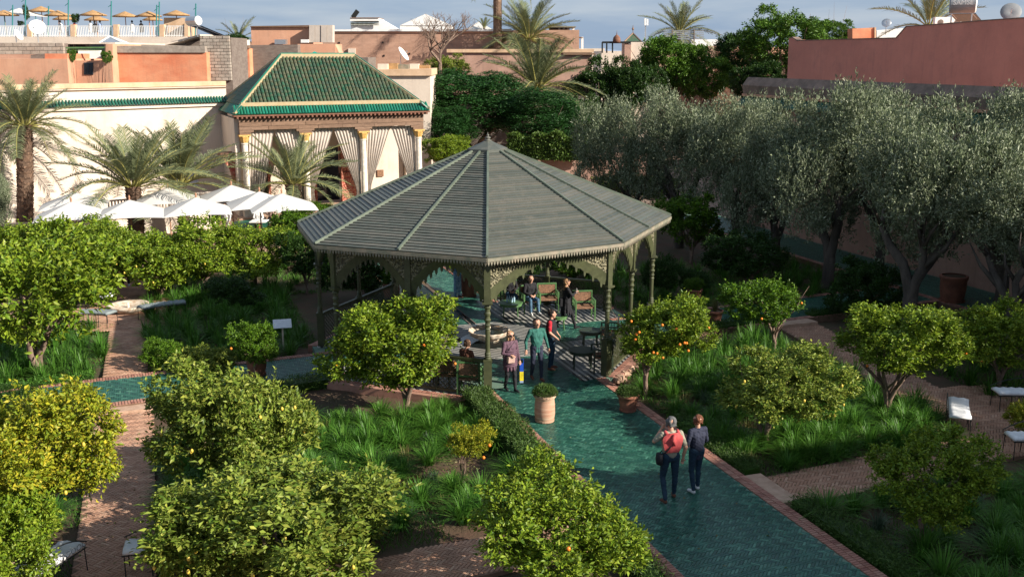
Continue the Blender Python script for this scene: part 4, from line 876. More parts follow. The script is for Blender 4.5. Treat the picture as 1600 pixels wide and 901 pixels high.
hedge('rosemary_hedge', P(13.45, 2.25), P(19, 2.3), 0.5, 0.34, 6500, 0.09, 0.016, M['lf_rose'], 'shaded rosemary edging along the right border below the step', 4)
hedge('rosemary_hedge', P(14.2, -1.95), P(19, -1.95), 0.4, 0.3, 4000, 0.09, 0.016, M['lf_rose'], 'rosemary edging under the bushy tree at the bottom edge', 5)
hedge('clipped_edging', P(3.0, -9.8), P(2.25, -5.2), 0.5, 0.3, 5000, 0.08, 0.02, M['lf_rose'], 'low edging along the near side of the left tiled path', 6)
hedge('clipped_edging', P(0.35, -15), P(0.0, -11.6), 0.4, 0.28, 4000, 0.08, 0.02, M['lf_grass'], 'low edging along the far side of the left tiled path', 7)
hedge('clipped_edging', P(1.35, 5.5), P(0.75, 9.6), 0.5, 0.32, 4500, 0.08, 0.02, M['lf_dark'], 'dark edging along the near side of the right tiled path', 8)
hedge('clipped_edging', P(0.7, 11.4), P(0.4, 16), 0.5, 0.35, 4500, 0.08, 0.02, M['lf_dark'], 'dark edging in front of the forked olive trunk', 9)
hedge('clipped_edging', P(-19, 2.1), P(-5.4, 2.1), 0.6, 0.4, 6000, 0.1, 0.03, M['lf_lit'], 'edging hedge on the right of the rear tiled path', 10)
hedge('clipped_edging', P(-19, -1.9), P(-5.4, -1.9), 0.6, 0.4, 6000, 0.1, 0.03, M['lf_dark'], 'edging hedge on the left of the rear tiled path', 11)
# ------------------------------------------------------------------ grass clumps
def tuft(seed, nb, m, h=0.42, w=0.016, spread=0.42, seg=3):
    rng = random.Random(seed); b = MB()
    for i in range(nb):
        a = rng.uniform(0, 2 * PI); o = Vector((math.cos(a), math.sin(a), 0)); sd_ = Vector((-o.y, o.x, 0)); r0 = rng.uniform(0, .1); sp = spread * rng.uniform(.15, 1.1); hh = h * rng.uniform(.7, 1.1) * (1.15 - 0.35 * sp / spread); pv = None; idx = []
        for k in range(seg + 1):
            t = k / seg; p = o * (r0 + sp * t ** 1.3) + Vector((0, 0, hh * (1.9 * t - 1.05 * t * t * (0.6 + sp / spread * .5)))); ww = w * (1 - t * .8)
            idx.append((p - sd_ * ww / 2, p + sd_ * ww / 2))
        vs = [q for pr_ in idx for q in pr_]; b.add(vs, [(2 * k, 2 * k + 1, 2 * k + 3, 2 * k + 2) for k in range(seg)])
    return b
TUFT = [tuft(s, 190, None, h=.42, w=.022, spread=.6).mesh('grass_clump', M['lf_grass']) for s in (1, 2, 3, 4)]
TUFTLO = [tuft(s, 80, None, h=.48, w=0.026, spread=.5, seg=2) for s in (5, 6)]
BLUE = [tuft(s, 110, None, h=0.3, w=0.012, spread=0.26).mesh('herb_clump', M['lf_blue']) for s in (7, 8)]
DRY = [tuft(s, 90, None, h=0.26, w=0.009, spread=0.3).mesh('dry_grass', M['lf_dry']) for s in (9,)]
BEDS = [  # u0,u1,v0,v1, description, density spacing
    (5.6, 11.9, -9.6, -2.3, 'the bed of the thin yellow tree', 0.5),
    (2.6, 11.6, 2.5, 8.6, 'the bed behind the two walkers', 0.55),
    (13.9, 18.0, 2.7, 8.2, 'the shaded near right bed', 0.62),
    (2.9, 11.5, 11.5, 16.5, 'the bed beyond the right benches', 0.9),
    (3.3, 12.0, -14.5, -11.6, 'the bed under the yellowing tree', 0.8),
    (-6.0, -0.1, -15.5, -11.6, 'the bed left of the stone basin', 0.56),
    (-9.5, -0.6, -10.0, -5.4, 'the shaded bed around the information board', 0.62),
    (-15, -9.5, -9.8, -2.4, 'the bed behind the pavilion', 1.0),
    (-8, -1.9, 6.2, 16.5, 'the shaded bed under the olives', 1.0)]
rngb = random.Random(12); allt = []
for bi, (u0, u1, v0, v1, desc, sp) in enumerate(BEDS):
    u = u0
    while u < u1:
        v = v0 + wob(rngb, .2)
        while v < v1:
            uu, vv = u + wob(rngb, .22), v + wob(rngb, .22); q = P(uu, vv, -0.2)
            ok = not inpoly(q, [CC + (k - CC) * 1.06 for k in CORN]) and rngb.random() < 0.86
            if math.hypot(uu - 9.3, vv + 3.4) < 0.85 or math.hypot(uu - 7.3, vv + 4.1) < .3: ok = False
            if ok: allt.append((q, bi, rngb.random()))
            v += sp
        u += sp
def inview(q):
    X, Yv, Z = q.x, q.y, q.z - CAMH; D = Yv * _c - Z * _s; px = 800 + FPX * X / D; py = 450.5 - FPX * (Z * _c + Yv * _s) / D
    return -20 < px < 1620 and py < 930
allt.sort(key=lambda k: k[0].length + (0 if inview(k[0]) else 500))
KIND = {0: ('grass_clump', TUFT, 'arching grass clump in ', 'grass clumps in '), 1: ('herb_clump', BLUE, 'grey green herb clump in ', 'herb clumps in '), 2: ('dry_grass_clump', DRY, 'fine straw coloured tuft in ', 'dry tufts in ')}
LMK = [(9.3, -3.4, 'the thin yellow tree'), (6.6, -3.4, 'the forked orange tree'), (8.5, -7.5, 'the tall lemon tree'), (5.4, -2.3, 'the front pavilion column'), (11.5, -2.4, 'the bushy near tree'), (11.6, -6, 'the cross brick path'), (9, -2.2, 'the rosemary hedge'), (3.4, -6, 'the left tiled path'),
 (6.2, 2.7, 'the round terracotta pot'), (5.3, 3.2, 'the fruit laden orange tree'), (8.9, 4.6, 'the sparse lemon tree'), (9, 2.6, 'the two walkers'), (11.3, 3.5, 'the right path step'), (3.4, 8.2, 'the small orange tree'), (7.7, 7.4, 'the sunlit orange tree'), (9.5, 8.2, 'the end-on bench'), (2.5, 5, 'the right tiled path'), (14.5, 3.2, 'the low right step'), (14.6, 5.4, 'the lower right citrus')]
def lmk(q):
    u, v = UV(q); k = sorted(LMK, key=lambda l: math.hypot(l[0] - u, l[1] - v)); l = k[0]; d = math.hypot(l[0] - u, l[1] - v)
    if d > 3.2: return None
    du, dv = u - l[0], v - l[1]; s = ('in front of ' if du > 0 else 'behind ') if abs(du) > abs(dv) else ('right of ' if dv > 0 else 'left of ')
    return s + l[2] + (', close by' if d < .8 else (', a step away' if d < 1.5 else ', well clear of it'))
no = 0; rest = MB()
for q, bi, rv in allt:
    kd = 0 if rv < 0.78 else (1 if rv < 0.91 else 2)
    if no < 290:
        nm, ms, lb_, gp_ = KIND[kd]; o = link(nm, rngb.choice(ms), None, q, rz=rngb.uniform(0, 6.28)); s = rngb.uniform(.85, 1.35); o.scale = (s, s, s * rngb.uniform(.85, 1.15))
        lk = lmk(q); tag(o, ((('low ' if s < 1 else ('tall ' if s > 1.16 else '')) + lb_[:-3] + lk) if lk else lb_ + BEDS[bi][4]), 'grass' if kd != 1 else 'herb', gp_ + BEDS[bi][4]); no += 1
    else:
        b = rngb.choice(TUFTLO); a = rngb.uniform(0, 6.28); ca, sa = math.cos(a), math.sin(a); s = rngb.uniform(.9, 1.35)
        rest.add([(q.x + s * (x * ca - y * sa), q.y + s * (x * sa + y * ca), q.z + s * z) for x, y, z in b.V], b.F)
tag(rest.build('far_grass_clumps', M['lf_grass']), 'distant dark green grass clumps filling the beds', 'grass', kind='stuff')
# low ground cover between the clumps
def cover(n, seed, m, name, L, W, beds, label):
    rng = np.random.default_rng(seed); ar = np.array([(b[1] - b[0]) * (b[3] - b[2]) for b in beds]); i = rng.choice(len(beds), n, p=ar / ar.sum()); bb = np.array([b[:4] for b in beds])[i]
    u = rng.uniform(bb[:, 0] - .5, bb[:, 1] + .5); v = rng.uniform(bb[:, 2] - .3, bb[:, 3] + .3)
    keep = (np.sin(u * 1.7) * np.sin(v * 2.1 + 1) > -0.45) & (np.hypot(u - 9.3, v + 3.4) > .8); u, v = u[keep], v[keep]
    p = np.stack([CC.x + E1.x * u + E2.x * v, CC.y + E1.y * u + E2.y * v, np.full(len(u), -0.2)], 1)
    ld = rng.normal(size=p.shape) * .5; ld[:, 2] = 1
    return tag(link(name, leafcloud(name, p, ld, L, W, m, rng)), label, 'ground cover', kind='stuff')
cover(110000, 3, M['lf_grass'], 'ground_cover', 0.15, 0.016, BEDS, 'low green ground cover between the grass clumps')
cover(7000, 4, M['lf_dry'], 'dry_ground_cover', 0.13, 0.01, [BEDS[0], BEDS[4], BEDS[2]], 'thin dry grass at the bed edges')
# leaf litter
def litter(n, seed, name, label, u0, u1, v0, v1, z, L, m):
    rngl = np.random.default_rng(seed); u = rngl.uniform(u0, u1, n); v = rngl.uniform(v0, v1, n)
    pl = np.stack([CC.x + E1.x * u + E2.x * v, CC.y + E1.y * u + E2.y * v, np.full(n, z)], 1); ll = rngl.normal(size=pl.shape) * [1, 1, .08]
    tag(link(name, leafcloud(name, pl, ll, L, L * .5, m, rngl)), label, 'leaf litter', kind='stuff')
litter(420, 8, 'leaf_litter', 'fallen leaves on bare soil under the thin young tree', 8.2, 10.6, -4.5, -2.4, -0.165, .075, M['lf_dry'])
litter(900, 9, 'leaf_litter', 'dry leaves scattered over the right bed soil', 2.5, 12, 2.3, 9, -0.165, .07, M['lf_dry'])
litter(70, 10, 'fallen_leaves', 'a few fallen leaves on the main tiled path', 4.8, 16, -1.3, 1.5, .008, .06, M['lf_dry'])
litter(160, 11, 'fallen_leaves', 'fallen leaves on the left brick path', 3, 15, -11.4, -10.1, -.095, .06, M['lf_dry'])
litter(140, 12, 'fallen_leaves', 'fallen leaves on the right cross brick path', 11.4, 13.2, 2.4, 9, -.095, .06, M['lf_dry'])
# bare tree above the curtained building
def baretree(seed, B, h, spread, m):
    rng = random.Random(seed); b = MB()
    def grow(p, d, l, r, dep):
        n = 3; pts = [p]; q = p
        for i in range(n): d = (d + Vector((wob(rng, .22), wob(rng, .22), wob(rng, .12) + 0.03))).normalized(); q = q + d * l / n; pts.append(q)
        b.tube(pts, [r * (1 - .35 * i / n) for i in range(n + 1)], 4 if dep > 1 else 6, cap=False)
        if dep < 6:
            for k in range(rng.choice((2, 3)) if dep else 5):
                a = rng.uniform(0, 2 * PI); o = Vector((math.cos(a), math.sin(a), 0)); grow(pts[-1] if k < 2 else pts[2], (d * 0.75 + o * rng.uniform(.35, .75) * spread + Vector((0, 0, .12))).normalized(), l * rng.uniform(.62, .85), r * .62, dep + 1)
    grow(Vector((0, 0, 0)), Vector((0.1, 0, 1)), h, 0.16, 0); return b.mesh('branches', m)
q = AT(688, 125, 80); t = empty('bare_tree', tuple(q), 'leafless tree with fine spreading twigs against the mud wall', 'tree'); link('branches', baretree(3, q, 1.8, 1.3, M['bark']), t)
tr = MB(); tr.tube([(0, 0, -q.z - .2), (0, 0, 0)], [.25, .17], 8); link('trunk', tr.mesh('trunk', M['bark']), t)
# ------------------------------------------------------------------ curtained building
BD = Vector((0.91, 0.4146, 0)).normalized(); BN = Vector((-BD.y, BD.x, 0)); ZZ = Vector((0, 0, 1))
A0 = Vector((-14.65, 55.7, 0)); BL = 10.25
bld = empty('curtained_building', tuple(A0), 'cream arcade building with steep green tiled roof and drawn linen curtains', 'building')
def BP(s, n, z): return A0 + BD * s + BN * n + ZZ * z
def quad(name, pts, m, parent, th=0.0, nrm=None):
    b = MB()
    if th:
        pts = [Vector(p) for p in pts]; n = nrm or (pts[1] - pts[0]).cross(pts[2] - pts[0]).normalized(); q = [p + n * th for p in pts]; k = len(pts)
        b.add(pts + q, [tuple(range(k))[::-1], tuple(range(k, 2 * k))] + [(i, (i + 1) % k, k + (i + 1) % k, k + i) for i in range(k)])
    else: b.add(pts, [tuple(range(len(pts)))])
    return b.build(name, m, parent)
def wallbox(name, s0, s1, n0, n1, z0, z1, m, parent=None):
    b = MB(); c = [BP(s0, n0, z0), BP(s1, n0, z0), BP(s1, n1, z0), BP(s0, n1, z0)]; t = [p + ZZ * (z1 - z0) for p in c]
    b.add(c + t, [(3, 2, 1, 0), (4, 5, 6, 7), (0, 1, 5, 4), (1, 2, 6, 5), (2, 3, 7, 6), (3, 0, 4, 7)]); return b.build(name, m, parent or bld)
wallbox('side_wall', -0.35, -0.12, 0.3, 5.3, -0.1, 5.4, M['wallcream'])
wallbox('side_wall', BL + 0.05, BL + 0.25, 3.0, 5.3, -0.1, 5.4, M['wallcream'])
for s0, s1, z0, z1 in ((-0.1, 1.1, 0, 4.9), (1.9, 4.7, 0, 4.9), (6.3, BL, 0, 4.9), (1.1, 1.9, 3.2, 4.9), (4.7, 6.3, 3.4, 4.9)):
    wallbox('back_wall', s0, s1, 3.4, 3.6, z0, z1, M['wallcream'])
wallbox('ceiling', -0.1, BL, 0.1, 3.4, 4.95, 5.05, M['cedar'])
wallbox('doorway_shade_sheet', 0.9, 6.6, 5.0, 5.1, 0, 4.9, M['glass'])  # dark sheet stands in for the shade inside the doorways
wallbox('plinth', -0.6, BL + 0.6, -0.55, 3.4, -0.2, 0.06, M['stepstone'])
# doors and lattice window
def lattice(name, s0, s1, z0, z1, n, m, k=7):
    b = MB(); 
    for i in range(k + 1):
        s = s0 + (s1 - s0) * i / k; b.beam(BP(s, n, z0), BP(s, n, z1), 0.03, 0.03)
    kk = int((z1 - z0) / 0.18)
    for i in range(kk + 1): z = z0 + (z1 - z0) * i / kk; b.beam(BP(s0, n - .01, z), BP(s1, n - .01, z), 0.03, 0.03)
    return b.build(name, m, bld)
lattice('window_lattice', 1.1, 1.9, 0.3, 3.2, 3.35, M['darkgreen'])
wallbox('door_frame', 0.95, 1.1, 3.25, 3.42, 0, 3.35, M['redcarved']); wallbox('door_frame', 1.9, 2.05, 3.25, 3.42, 0, 3.35, M['redcarved'])
wallbox('carved_door', 6.3, 7.4, 3.15, 3.3, 0, 1.9, M['redcarved']); wallbox('carved_door', 6.3, 7.35, 3.16, 3.29, 1.95, 3.4, M['redcarved'])
wallbox('carved_door', 3.6, 4.7, 3.15, 3.3, 0, 2.4, M['redcarved'])
wallbox('door_frame', 4.62, 4.74, 3.1, 3.4, 0, 3.5, M['redcarved']); wallbox('door_frame', 6.26, 6.38, 3.1, 3.4, 0, 3.5, M['redcarved'])
wallbox('wall_box', 8.55, 8.95, 3.3, 3.4, 1.5, 1.9, M['woven'])
# columns
for k in range(4):
    s = 0.12 + k * (BL - 0.24) / 3; p = BP(s, 0.1, 0)
    col_ = empty('column', tuple(p - A0)); col_.parent = bld
    b = MB(); b.box((p.x, p.y, 0.22), (0.55, 0.55, 0.34), 0.43); b.lathe([(0.26, 0.38), (0.27, 0.45), (0.21, 0.5), (0.19, 0.56), (0.18, 2.2), (0.165, 4.0), (0.2, 4.05), (0.165, 4.1)], 14, (p.x, p.y, 0)); b.build('shaft', M['marble'], col_, smooth=False)
    b = MB(); b.lathe([(0.17, 4.08), (0.2, 4.15), (0.25, 4.3), (0.3, 4.42), (0.3, 4.47)], 8, (p.x, p.y, 0)); b.box((p.x, p.y, 4.5), (0.62, 0.55, 0.08), 0.43); b.build('capital', M['goldcap'], col_)
# cedar entablature: planks
rng = random.Random(5)
for r, (z0, z1) in enumerate(((4.98, 5.2), (4.78, 4.975), (5.2, 5.40))):
    s = -0.15
    while s < BL + 0.15:
        e = min(s + rng.uniform(1.1, 2.1), BL + 0.15); wallbox('cedar_plank', s + .008, e - .008, -0.09 - rng.uniform(0, .03), 0.12, z0 + .006, z1 - .006, M['cedar']); s = e
for k in range(4):     # stepped bracket blocks over each capital
    s = 0.12 + k * (BL - 0.24) / 3
    for j, (hw, z0, z1) in enumerate(((0.36, 4.545, 4.66), (0.50, 4.665, 4.775))):
        wallbox('bracket_block', max(-0.14, s - hw), min(BL + 0.14, s + hw), -0.085, 0.12, z0, z1, M['cedar'])
for k in range(46):
    s = -0.25 + k * (BL + 0.5) / 45; wallbox('eave_bracket', s - 0.045, s + 0.045, -0.42, -0.10, 5.42, 5.52, M['cedardark'])
wallbox('eave_beam', -0.45, BL + 0.45, -0.40, 0.2, 5.525, 5.60, M['cedardark']); wallbox('eave_beam', -0.40, BL + 0.4, -0.14, 0.1, 5.405, 5.52, M['cedardark'])
# curtains
def curtain(s_col, s_mid, seed, low=0.5, tie=0.28, ztie=1.3):
    rng = random.Random(seed); b = MB(); nx, nz = 42, 14; sg = 1 if s_mid > s_col else -1; w_ = abs(s_mid - s_col)
    for j in range(nz + 1):
        t = j / nz; z = 4.75 - t * (4.75 - low); k = (z - ztie) / (4.75 - ztie); wid = tie + (1 - tie) * max(0, min(1, k)) ** 0.95 if z > ztie else tie * 0.9 + 0.06 * (ztie - z)
        for i in range(nx + 1):
            x = i / nx; q = BP(s_col + sg * (0.16 + x * (w_ - 0.16) * wid), 0.25 + 0.075 * math.sin(x * PI * 15 + math.sin(t * 3 + seed)) * (0.6 + .4 * t), z + (0.25 * x * (1 - t) * 0 )); b.V.append(tuple(q))
    for j in range(nz):
        for i in range(nx): a = j * (nx + 1) + i; b.face(a, a + 1, a + nx + 2, a + nx + 1)
    b.build('curtain', M['curtain'], bld, smooth=True)
for k in range(3):
    a = 0.12 + k * (BL - 0.24) / 3; c = a + (BL - 0.24) / 3; mid = (a + c) / 2
    curtain(a, mid, k, low=0.3 if k == 0 else 0.6, tie=0.42 if k == 0 else 0.18, ztie=0.8 if k == 0 else 1.4); curtain(c, mid, k + 5, low=0.5, tie=0.2)
# roof
def RP(s, n, z): return BP(s, n, z)
EO = 0.42; E0_, E1_ = -0.42, BL + 0.42; RH = 8.63; ZE = 5.62; ZS = 6.05; SK = 0.45
def barrel(b, p0, p1, side, r, nrm, seg=4):
    vs = []
    for p, rr in ((p0, r * 1.06), (p1, r * 0.94)):
        for k in range(seg + 1): a = PI * k / seg; vs.append(p - side * math.cos(a) * rr + nrm * math.sin(a) * rr)
    b.add(vs, [(k, k + 1, seg + 2 + k, seg + 1 + k) for k in range(seg)] + [tuple(range(seg + 1))])
def tilefield(eL, eR, up_fn, pitch, rowlen, m, name, parent, nobj, r=None):
    """eL,eR lower edge; up_fn(t01)->(vector up slope max for this column)"""
    d = eR - eL; n = int(d.length / pitch); items = []
    for i in range(n):
        t = (i + 0.5) / n; p = eL + d * t; U = up_fn(t); L_ = U.length
        if L_ < 0.15: continue
        u = U.normalized(); nr = d.normalized().cross(u); nr = nr if nr.z > 0 else -nr; k = max(1, round(L_ / rowlen))
        for j in range(k): items.append((p + u * (L_ * j / k), p + u * (L_ * (j + 1) / k + 0.04), d.normalized(), nr, j, k))
    rr = (r or pitch * 0.44); bb = MB(); c = 0
    for p0, p1, sd_, nr, j, k in items:
        if c < nobj: x = MB(); barrel(x, p0 + nr * .012, p1, sd_, rr, nr); x.build(name, m, parent); c += 1
        else: barrel(bb, p0 + nr * .012, p1, sd_, rr, nr)
    if bb.V: tag(bb.build(name, m, parent), kind='stuff')
LW = E1_ - E0_; DW = 6.8; i0 = SK
RL_, RR_ = RP(E0_ + 3.35, -EO + DW / 2, RH), RP(E1_ - 3.4, -EO + DW / 2, RH)
ins = lambda s, n, z: RP(s, n, z)
FLs, FRs, BLs, BRs = ins(E0_ + SK, -EO + SK, ZS), ins(E1_ - SK, -EO + SK, ZS), ins(E0_ + SK, -EO + DW - SK, ZS), ins(E1_ - SK, -EO + DW - SK, ZS)
FL, FR_, BLc, BR = ins(E0_, -EO, ZE), ins(E1_, -EO, ZE), ins(E0_, -EO + DW, ZE), ins(E1_, -EO + DW, ZE)
for nm, pts in (('f', [FLs, FRs, RR_, RL_]), ('l', [BLs, FLs, RL_]), ('r', [FRs, BRs, RR_]), ('b', [BRs, BLs, RL_, RR_]), ('sf', [FL, FR_, FRs, FLs]), ('sl', [BLc, FL, FLs, BLs]), ('sr', [FR_, BR, BRs, FRs])):
    quad('roof_deck', pts, M['gtile'], bld)
def up_to(eL, eR, rl, rr_):
    def f(t):
        p = eL + (eR - eL) * t; L_ = (eR - eL).length; a = (rl - eL).dot((eR - eL).normalized()); c = (eR - rr_).dot((eR - eL).normalized()); s = t * L_
        perp = (rl - eL) - (eR - eL).normalized() * a; k = min(1, s / a if a > 0 else 1, (L_ - s) / c if c > 0 else 1); return perp * k
    return f
tilefield(FLs + ZZ * .03, FRs + ZZ * .03, up_to(FLs, FRs, RL_, RR_), 0.205, 0.30, M['gtile'], 'roof_tile', bld, 220)
tilefield(FRs + ZZ * .03, BRs + ZZ * .03, up_to(FRs, BRs, RR_, RR_), 0.205, 0.30, M['gtile'], 'roof_tile', bld, 0)
tilefield(BLs + ZZ * .03, FLs + ZZ * .03, up_to(BLs, FLs, RL_, RL_), 0.205, 0.30, M['gtile'], 'roof_tile', bld, 0)
tilefield(FL, FR_, lambda t: (FLs - FL) - BD * (FLs - FL).dot(BD), 0.165, 0.7, M['gtileeave'], 'eave_tile', bld, 80)
tilefield(FR_, BR, lambda t: (FRs - FR_) - BN * (FRs - FR_).dot(BN), 0.165, 0.7, M['gtileeave'], 'eave_tile', bld, 0)
tilefield(BLc, FL, lambda t: (FLs - FL) - BN * (FLs - FL).dot(BN), 0.165, 0.7, M['gtileeave'], 'eave_tile', bld, 0)
def ridge(a, b, w, h, m=M['mortaryellow']): x = MB(); x.beam(a + ZZ * .08, b + ZZ * .08, w, h); x.build('ridge_mortar', m, bld); x = MB(); x.tube([a + ZZ * (.10 + h * .4), b + ZZ * (.10 + h * .4)], w * .28, 8); x.build('ridge_cap', M['gtileeave'], bld)
ridge(RL_, RR_, 0.22, 0.22); ridge(FLs, RL_, 0.2, 0.14); ridge(FRs, RR_, 0.2, 0.14); ridge(FL, FLs, 0.16, 0.12); ridge(FR_, FRs, 0.16, 0.12); ridge(BRs, RR_, .2, .14); ridge(BLs, RL_, .2, .14)
x = MB(); x.beam(FLs + ZZ * .1, FRs + ZZ * .1, 0.16, 0.2); x.build('ridge_mortar', M['mortaryellow'], bld); x = MB(); x.beam(FRs + ZZ * .1, BRs + ZZ * .1, 0.16, 0.2); x.build('ridge_mortar', M['mortaryellow'], bld)
# ------------------------------------------------------------------ generic wall between two ground points
def wall(name, a, b, z0, z1, th, m, label=None, cat=None, parent=None, root=True):
    a = Vector((a[0], a[1], 0)); b = Vector((b[0], b[1], 0)); x = MB(); x.prism([(0, z0), ((b - a).length, z0), ((b - a).length, z1), (0, z1)], a, (b - a).normalized(), ZZ, th)
    o = x.build(name, m, parent)
    if label: tag(o, label, cat)
    return o
WA = Vector((-16.75, 60.3, 0)); WD = Vector((-0.77, -0.638, 0)).normalized(); WN = Vector((-WD.y, WD.x, 0))
if WN.y > 0: WN = -WN
gw = empty('garden_wall', tuple(WA), 'tall cream rendered garden wall behind the parasols and palms', 'wall')
WB = WA + WD * 22
wall('render', WA, WB, -0.2, 7.02, 0.5, M['wallcream'], parent=gw)
x = MB(); x.beam(WA + ZZ * 7.16, WB + ZZ * 7.16, 0.62, 0.26); x.build('coping', M['capstone'], gw)
x = MB(); x.beam(WA + ZZ * 6.93 + WN * .3, WB + ZZ * 6.93 + WN * .3, 0.05, 0.05); x.build('coping_groove', M['cedar'], gw)
x = MB(); x.beam(WA + ZZ * 5.98 + WN * .3, WB + ZZ * 5.98 + WN * .3, 0.2, 0.16); x.build('moulding', M['wallcream'], gw)
tilefield(WA + ZZ * 6.08 + WN * .52, WA + WD * 15 + ZZ * 6.08 + WN * .52, lambda t: -WN * .28 + ZZ * .30, 0.17, 1.0, M['gtileold'], 'ledge_tile', gw, 90)
# notice on the shaded wall and small carved canopy
pq = AT(305, 277, 57.2); pl = empty('wall_notice', tuple(pq), 'pale blue information panel on the shaded wall beside the curtained building', 'notice')
a = pq + WD * .45 + WN * .05; c = pq - WD * .45 + WN * .05
def on_wall(px, y):   # point on the wall plane seen at this pixel
    r = _ray(px, y); o = Vector((0, 0, CAMH)); n = WN; t = (WA + WN * .26 - o).dot(n) / r.dot(n); return o + r * t
bpts = [on_wall(294, 290.5), on_wall(310, 290), on_wall(309, 264), on_wall(296, 264)]
quad('panel', bpts, mat('notice_print', (0.42, 0.46, 0.56), 0.5, col2=(0.62, 0.64, 0.68), nscale=6, stretch=(1, 1, 4)), pl, th=0.03, nrm=WN)
wc = empty('carved_canopy', tuple(on_wall(362, 262)), 'small red carved timber canopy beside the left edge of the curtained building', 'canopy')
c0 = BP(-0.35, 1.2, 3.2); x = MB()
x.prism([(0, 0), (-0.75, 0.15), (-0.75, 0.32), (0, 0.32)], c0, BD, ZZ, 1.1); x.build('canopy_top', M['cedardark'], wc)
x = MB(); x.prism([(0, 0), (0, -1.5), (-0.12, -1.4), (-0.3, -0.6), (-0.7, 0.13)], c0 + BN * -.4, BD, ZZ, 0.12); x.build('carved_bracket', M['redcarved'], wc)
# low planter wall with rail of pale balusters
lwp = [AT(-60, 400, 46.5), AT(120, 400, 48.2), AT(340, 400, 52.6)]
for k in range(2):
    a, b = lwp[k], lwp[k + 1]; lw = empty('low_wall', (a.x, a.y, 0), ['low dark plastered pool wall behind the tall palm at the left edge', 'low plastered wall with pale cap behind the parasols'][k], 'wall', 'low walls under the parasols')
    wall('plaster', a, b, -0.2, 0.95, 0.4, M['wallcream'] if k else M['parapet'], parent=lw)
    x = MB(); x.beam(Vector((a.x, a.y, 1.0)), Vector((b.x, b.y, 1.0)), 0.55, 0.1); x.build('wall_cap', M['capstone'] if k else M['blockdark'], lw)
a, b = lwp[1] + Vector((-.2, 1.6, 0)), lwp[2] + Vector((-.2, 1.6, 0)); a.z = b.z = 0; rl_ = empty('balustrade', tuple(a), 'row of thin pale balusters behind the low wall', 'railing'); x = MB(); n = int((b - a).length / .16)
for i in range(n): q = a.lerp(b, i / n); x.box((q.x, q.y, 1.25), (.07, .05, .75))
tag(x.build('baluster', M['curtain'], rl_), kind='stuff'); x = MB(); x.beam(a + ZZ * 1.65, b + ZZ * 1.65, .1, .08); x.build('rail', M['curtain'], rl_)
# terrace paving
tb_ = MB(); pts = [G(-80, 395, -.03), G(420, 395, -.03), G(560, 352, -.03), G(680, 300, -.03), WA + BN * 3 + Vector((12, 0, -.03)), WB + Vector((-6, 6, -.03))]
tb_.sheet([(p.x, p.y, -0.03) for p in pts]); tag(tb_.build('terrace', M['stepstone']), kind='structure')
x = MB(); x.sheet([tuple(BP(-0.9, -0.7, -0.02)), tuple(BP(-1.3, -5.4, -0.02)), tuple(BP(BL + .5, -5.4, -0.02)), tuple(BP(BL + .5, -0.7, -0.02))]); tag(x.build('green_tiled_forecourt', mat('forecourt_tile', (0.012, 0.10, 0.07), 0.3, col2=(0.02, 0.15, 0.1), nscale=3)), kind='structure')
# ------------------------------------------------------------------ parasols
def parasol(apex_px, label, z=2.9, half=1.38, rz=0.32):
    q = G(*apex_px, z); t = empty('parasol', (q.x, q.y, 0), label, 'parasol', 'white canvas parasols by the garden wall', rz)
    me = MB(); n = 5; hz = 0.62
    def cp(a, r):   # square canopy, slightly sagging between four corners
        return Vector((a[0] * r, a[1] * r, z - hz * r - 0.05 * math.sin(PI * r)))
    c4 = [(-half, -half), (half, -half), (half, half), (-half, half)]
    for k in range(4):
        a, b = Vector(c4[k]), Vector(c4[(k + 1) % 4]); rows = []
        for i in range(n + 1):
            r = i / n; row = []
            for j in range(n + 1):
                s = j / n; e = a.lerp(b, s); sag = 0.10 * math.sin(PI * s) * r; row.append(Vector((e.x * r, e.y * r, z - hz * r + 0.06 * math.sin(PI * r) * 0 + sag * 0.6)))
            rows.append(row)
        vs = [p for row in rows for p in row]; me.add(vs, [(i * (n + 1) + j, (i + 1) * (n + 1) + j, (i + 1) * (n + 1) + j + 1, i * (n + 1) + j + 1) for i in range(n) for j in range(n)])
    link('canopy', me.mesh('canopy', M['whitecloth']), t)
    p = MB(); p.tube([(0, 0, 0), (0, 0, z + .08)], .03, 8); link('pole', p.mesh('pole', M['wood']), t)
    p = MB(); p.lathe([(.05, z), (.03, z + .06), (.05, z + .1), (.012, z + .2)], 8); link('finial', p.mesh('finial', M['wood']), t)
    for cx, cy in c4:
        p = MB(); p.beam((0, 0, z - .05), (cx * .97, cy * .97, z - hz - .01), .025, .03); p.beam((0, 0, z - .75), (cx * .5, cy * .5, z - hz * .5 - .02), .02, .02); link('rib', p.mesh('rib', M['wood']), t)
    p = MB(); p.box((0, 0, .04), (.6, .6, .08)); link('base', p.mesh('base', M['blockdark']), t)
parasol((115, 300), 'white parasol at the back, leftmost, nearest the sunlit wall'); parasol((111, 315), 'white parasol at the front, leftmost, before the tall palm')
parasol((202, 312), 'white parasol in front of the widest palm trunk'); parasol((262, 293), 'white parasol between two palm trunks, at the back')
parasol((306, 308), 'white parasol third along the front row'); parasol((361, 289), 'white parasol patterned with palm shadow, at the back')
parasol((405, 299), 'white parasol nearest the curtained building, before its left column'); parasol((440, 302), 'white parasol mostly hidden behind the one nearest the curtained building', half=1.4)
